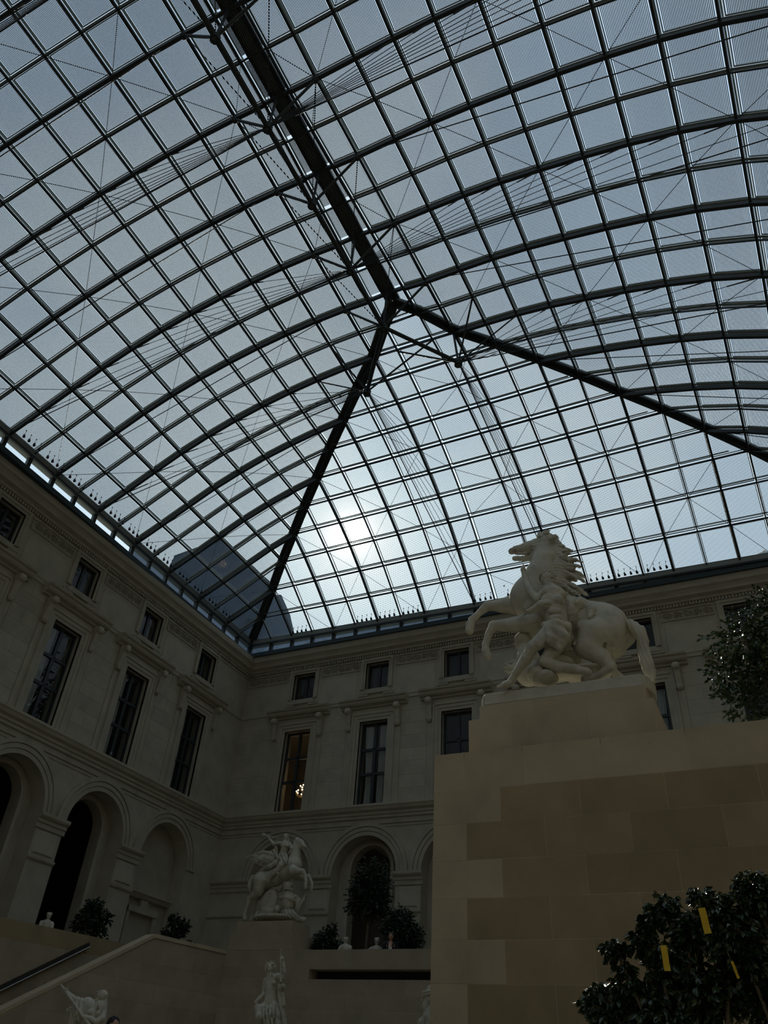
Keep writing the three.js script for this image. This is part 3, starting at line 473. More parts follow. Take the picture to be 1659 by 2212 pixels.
{ // pedestal of the trumpeter
  const t = thing('pedestal', 'two-tier stone pedestal on the far parapet under the winged horse', 'pedestal', [8.85, 5.72, 7.2]);
  part('lower_tier', join([block(-1.38, 0, 1.34, 0.58, -0.62, 0.78, 0.012)]), M.soft[1], t); part('upper_tier', join([block(-1.16, 0.58, 1.26, 0.94, -0.5, 0.76, 0.012)]), M.soft[1], t);
}
// two flanks beside the stair, running slightly askew to the court
const SK = Math.atan2(-0.2, 0.98);   // they lean to the left as they come forward
{ // right flank: local x = distance towards the viewer
  const t = struct('wall_stair', 'stone side wall of the stair with a sloping pale coping, low at the left', 'wall', [7.45, 0, 8.0], 0); t.rotation.y = -Math.PI / 2 + SK;   // x axis -> (sin, cos)
  const top = (d) => d < 3.35 ? 5.72 : Math.max(0.3, 5.72 - (d - 3.35) * 0.58), D = 13;
  // body as a polygon in (d, y), 0.45 thick
  const s = new THREE.Shape(); s.moveTo(0, 0); s.lineTo(D, 0); s.lineTo(D, top(D) - 0.1); s.lineTo(3.35, 5.62); s.lineTo(0, 5.62); s.closePath();
  part('core', join([slab(s, 0.02, 0.44)]), M.mortar, t);
  const c = new THREE.Shape(); c.moveTo(0, 5.60); c.lineTo(3.35, 5.60); c.lineTo(D, top(D) - 0.12); c.lineTo(D, top(D)); c.lineTo(3.35, 5.72); c.lineTo(0, 5.72); c.closePath();
  part('coping', join([slab(c, -0.02, 0.48)]), M.pale[0], t);
  const rows = [5.6, 4.86, 4.3, 3.74, 3.18, 2.62, 2.06, 1.5, 0.94, 0];
  for (let r = 0; r + 1 < rows.length; r++) { let x = 0; const y1 = rows[r], y0 = rows[r + 1]; for (let k = 0; k < 12; k++) {
    const e = x + (k === 0 && r % 2 ? 0.7 : 1.45), cap = (q) => top(q) - 0.12, cross = (v) => 3.35 + (5.6 - v) / 0.58;
    const xs = [x, 3.35, cross(y1), cross(y0), e].filter((q) => q >= x && q <= e).sort((p, q) => p - q), up = xs.map((q) => [q, Math.min(y1, cap(q))]).filter((q) => q[1] >= y0 - 1e-6);
    if (up.length > 1 && Math.max(...up.map((q) => q[1])) > y0 + 0.03) {
      const p = new THREE.Shape(), g = 0.003, ends = [up[0][0], up.at(-1)[0]]; p.moveTo(ends[0] + g, y0 + g); p.lineTo(ends[1] - g, y0 + g); for (const [q, v] of up.reverse()) if (v > y0 + 2 * g) p.lineTo(clamp(q, ends[0] + g, ends[1] - g), v - g); p.closePath();
      part('stone_slab', join([slab(p, 0.016 - 0.002 * rnd(), 0.05)]), M.soft[Math.floor(rnd() * 3)], t);
    }
    x = e; if (x > D) break; } }
}
{ // left flank with the handrail
  const t = struct('wall_landing', 'plain stone wall beyond the stair at the left with a handrail on it', 'wall', [4.35, 0, 8.25], 0); t.rotation.y = -Math.PI / 2 + SK;
  const D = 22; part('core', join([box(0, 0, 0.02, D, 5.70, 0.4)]), M.mortar, t); part('return_wall', join([box(-0.02, 0, 0.02, 0.4, 5.70, 3.0)]), M.slabs[0], t);
  const rows = [5.72, 5.16, 4.68, 4.1, 3.52, 2.94, 2.36, 1.78, 1.2, 0];
  for (let r = 0; r + 1 < rows.length; r++) for (let x = r % 2 ? -0.7 : 0, k = 0; x < D; x += 1.5, k++) part('stone_slab', block(-Math.min(D, x + 1.5) + 0.003, rows[r + 1] + 0.003, -Math.max(0, x) - 0.003, rows[r] - 0.003, -0.05, -0.017 + 0.002 * rnd(), 0.0015).rotateY(Math.PI), (k * 7 + r * 3) % 7 === 0 ? M.slabs[1] : M.soft[(k + r) % 3], t);
  const h = thing('handrail', 'dark handrail with a bright metal edge sloping up the stone wall at the left', 'handrail', [4.35, 0, 8.25]); h.rotation.y = -Math.PI / 2 + SK;
  const a = V(2.95, 5.42, -0.10), b = V(9.2, 1.76, -0.10);
  part('backing', sweep([a.clone().add(V(0, 0.02, 0.05)), b.clone().add(V(0, 0.02, 0.05))], 0.07, 0.16), M.railDark, h);
  part('rail', rod(a.clone().add(V(0, -0.055, -0.02)), b.clone().add(V(0, -0.055, -0.02)), 0.024, 0.024, 12), M.rail, h); part('end_cap', ball(a.clone().add(V(0, -0.055, -0.02)), 0.026), M.rail, h);
  part('bracket', join([0.1, 0.4, 0.7, 0.95].map((f) => rod(a.clone().lerp(b, f), a.clone().lerp(b, f).add(V(0, 0, 0.12)), 0.015))), M.railDark, h);
}
{ // the stair itself, between the flanks
  const t = struct('stair_floor', 'stone stair rising between the two side walls at the left', 'stair', [4.9, 0, 8.6]); t.rotation.y = -Math.PI / 2 + SK;
  for (let k = 0; k < 26; k++) { const x = 3.1 + k * 0.33; part('step', join([box(x, 0, -2.0, x + 0.36, 4.62 - k * 0.18, -0.05)]), M.slabs[k % 3], t); }
}
const HORSE_BODY=[['c',-0.189,4.03,0,-0.59,3.978,0,0.192,0.162,0.05],['c',-0.59,3.978,0,-0.879,4,0,0.162,0.106,0.05],['c',-0.879,4,0,-1.002,4.003,0,0.106,0.075,0.05],['c',-0.28,3.864,0,-0.478,3.725,0,0.191,0.105,0.05],['c',-0.448,3.692,0,-0.731,3.73,0,0.08,0.062,0.02],['c',-0.731,3.73,0,-0.937,3.787,0,0.062,0.059,0.02],['x',-0.963,3.929,0,0.125,0.028,0.2,0.2,0.01],['x',-1.007,3.995,0.055,0.028,0.022,0.03,-0.5,0.006],['x',-0.545,4.09,-0.17,0.05,0.038,0.05,0.2,0.012],['e',-0.533,4.063,-0.145,0.028,0.025,0.03,0,0.004],['c',-0.62,4.148,-0.13,-0.434,4.115,-0.15,0.038,0.044,0.02],['x',-0.457,3.845,0.17,0.049,0.037,0.05,0.2,0.012],['e',-0.458,3.854,0.145,0.028,0.025,0.03,0,0.004],['c',-0.551,3.959,0.13,-0.359,3.898,0.15,0.037,0.043,0.02],['c',-0.636,3.792,0.09,-0.831,3.852,0.07,0.031,0.025,0.02],['c',-0.685,3.92,-0.09,-0.871,3.952,-0.07,0.031,0.025,0.02],['c',-0.201,4.273,-0.1,-0.144,4.395,-0.12,0.05,0.016,0.02],['c',-0.207,4.139,0.1,-0.179,4.271,0.12,0.046,0.015,0.02],['c',-0.179,3.952,0,-0.212,3.496,0,0.222,0.319,0.1],['c',-0.212,3.496,0,-0.332,3.092,0,0.319,0.405,0.1],['c',-0.332,3.092,0,-0.547,2.693,-0.02,0.405,0.49,0.1],['c',-0.612,2.637,-0.02,-0.221,2.303,-0.05,0.475,0.481,0.12],['c',-0.221,2.303,-0.05,0.273,1.942,-0.05,0.481,0.455,0.12],['c',0.273,1.942,-0.05,0.761,1.754,-0.05,0.455,0.461,0.12],['e',0.898,1.68,-0.02,0.471,0.457,0.42,-0.3,0.1],['e',0.933,1.433,0.26,0.393,0.406,0.22,-0.2,0.1],['e',0.917,1.667,-0.3,0.392,0.42,0.2,-0.2,0.1],['c',-0.988,2.706,-0.25,-1.376,2.766,-0.28,0.258,0.159,0.06],['c',-1.376,2.766,-0.28,-1.719,2.847,-0.3,0.159,0.112,0.06],['c',-1.719,2.847,-0.3,-1.918,2.69,-0.3,0.118,0.074,0.02],['c',-1.918,2.69,-0.3,-2.106,2.549,-0.3,0.074,0.084,0.02],['c',-2.106,2.539,-0.3,-2.15,2.434,-0.3,0.074,0.092,0.02],['c',-2.15,2.434,-0.3,-2.175,2.265,-0.3,0.092,0.092,0.02],['c',-0.523,1.916,0.22,-0.95,1.883,0.28,0.243,0.158,0.06],['c',-0.95,1.883,0.28,-1.393,1.939,0.3,0.158,0.105,0.06],['c',-1.393,1.939,0.3,-1.513,1.764,0.3,0.108,0.072,0.02],['c',-1.513,1.764,0.3,-1.593,1.487,0.3,0.072,0.078,0.02],['c',-1.593,1.48,0.3,-1.589,1.375,0.3,0.069,0.086,0.02],['c',-1.589,1.375,0.3,-1.548,1.232,0.3,0.086,0.08,0.02],['c',0.731,1.317,0.26,0.581,1.081,0.3,0.379,0.255,0.07],['c',0.581,1.081,0.3,0.817,0.805,0.3,0.255,0.164,0.07],['c',0.817,0.805,0.3,0.958,0.604,0.28,0.164,0.105,0.07],['c',0.958,0.604,0.28,0.746,0.489,0.26,0.105,0.071,0.03],['c',0.746,0.489,0.26,0.554,0.423,0.25,0.071,0.079,0.03],['c',0.554,0.423,0.25,0.434,0.413,0.25,0.079,0.095,0.03],['c',1.097,1.529,-0.28,0.984,1.312,-0.3,0.333,0.221,0.07],['c',0.984,1.312,-0.3,0.825,1.124,-0.3,0.221,0.143,0.07],['c',0.825,1.124,-0.3,0.844,0.94,-0.3,0.143,0.115,0.07],['c',0.844,0.94,-0.3,0.915,0.751,-0.3,0.109,0.076,0.03],['c',0.915,0.751,-0.3,0.993,0.622,-0.3,0.076,0.102,0.03],['e',-0.714,2.647,0.24,0.177,0.265,0.14,-0.5,0.05],['e',-0.476,2.292,0.3,0.231,0.173,0.12,0.3,0.05],['e',0.834,1.307,0.36,0.296,0.242,0.14,-0.4,0.05],['e',1.082,1.6,0.24,0.217,0.19,0.14,0,0.05],['x',-0.583,2.07,0.38,0.034,0.2,0.05,-0.7,0.04],['x',0.644,1.361,0.44,0.032,0.243,0.06,0.5,0.04],['x',-0.301,2.983,0.34,0.029,0.353,0.05,0.15,0.04],['x',0.879,1,0.36,0.027,0.159,0.05,-0.4,0.04]];
const HORSE_TAIL=[['c',1.263,1.659,-0.02,1.403,1.601,-0.02,0.088,0.115,0.03],['c',1.403,1.601,-0.02,1.553,1.435,-0.02,0.115,0.122,0.03],['c',1.553,1.435,-0.02,1.592,1.156,-0.02,0.122,0.112,0.03],['c',1.592,1.156,-0.02,1.576,0.777,-0.02,0.112,0.11,0.03],['c',1.576,0.777,-0.02,1.639,0.509,-0.02,0.11,0.104,0.03],['c',1.639,0.509,-0.02,1.673,0.321,-0.02,0.104,0.052,0.03],['c',1.437,1.537,0.06,1.584,1.267,0.06,0.081,0.075,0.02],['c',1.584,1.267,0.06,1.66,0.898,0.06,0.075,0.063,0.02],['c',1.66,0.898,0.06,1.672,0.637,0.06,0.063,0.062,0.02],['c',1.672,0.637,0.06,1.704,0.35,0.06,0.062,0.036,0.02],['c',1.411,1.554,-0.08,1.534,1.287,-0.08,0.071,0.07,0.02],['c',1.534,1.287,-0.08,1.51,0.933,-0.08,0.07,0.064,0.02],['c',1.51,0.933,-0.08,1.553,0.607,-0.08,0.064,0.058,0.02],['c',1.553,0.607,-0.08,1.587,0.403,-0.08,0.058,0.031,0.02]];
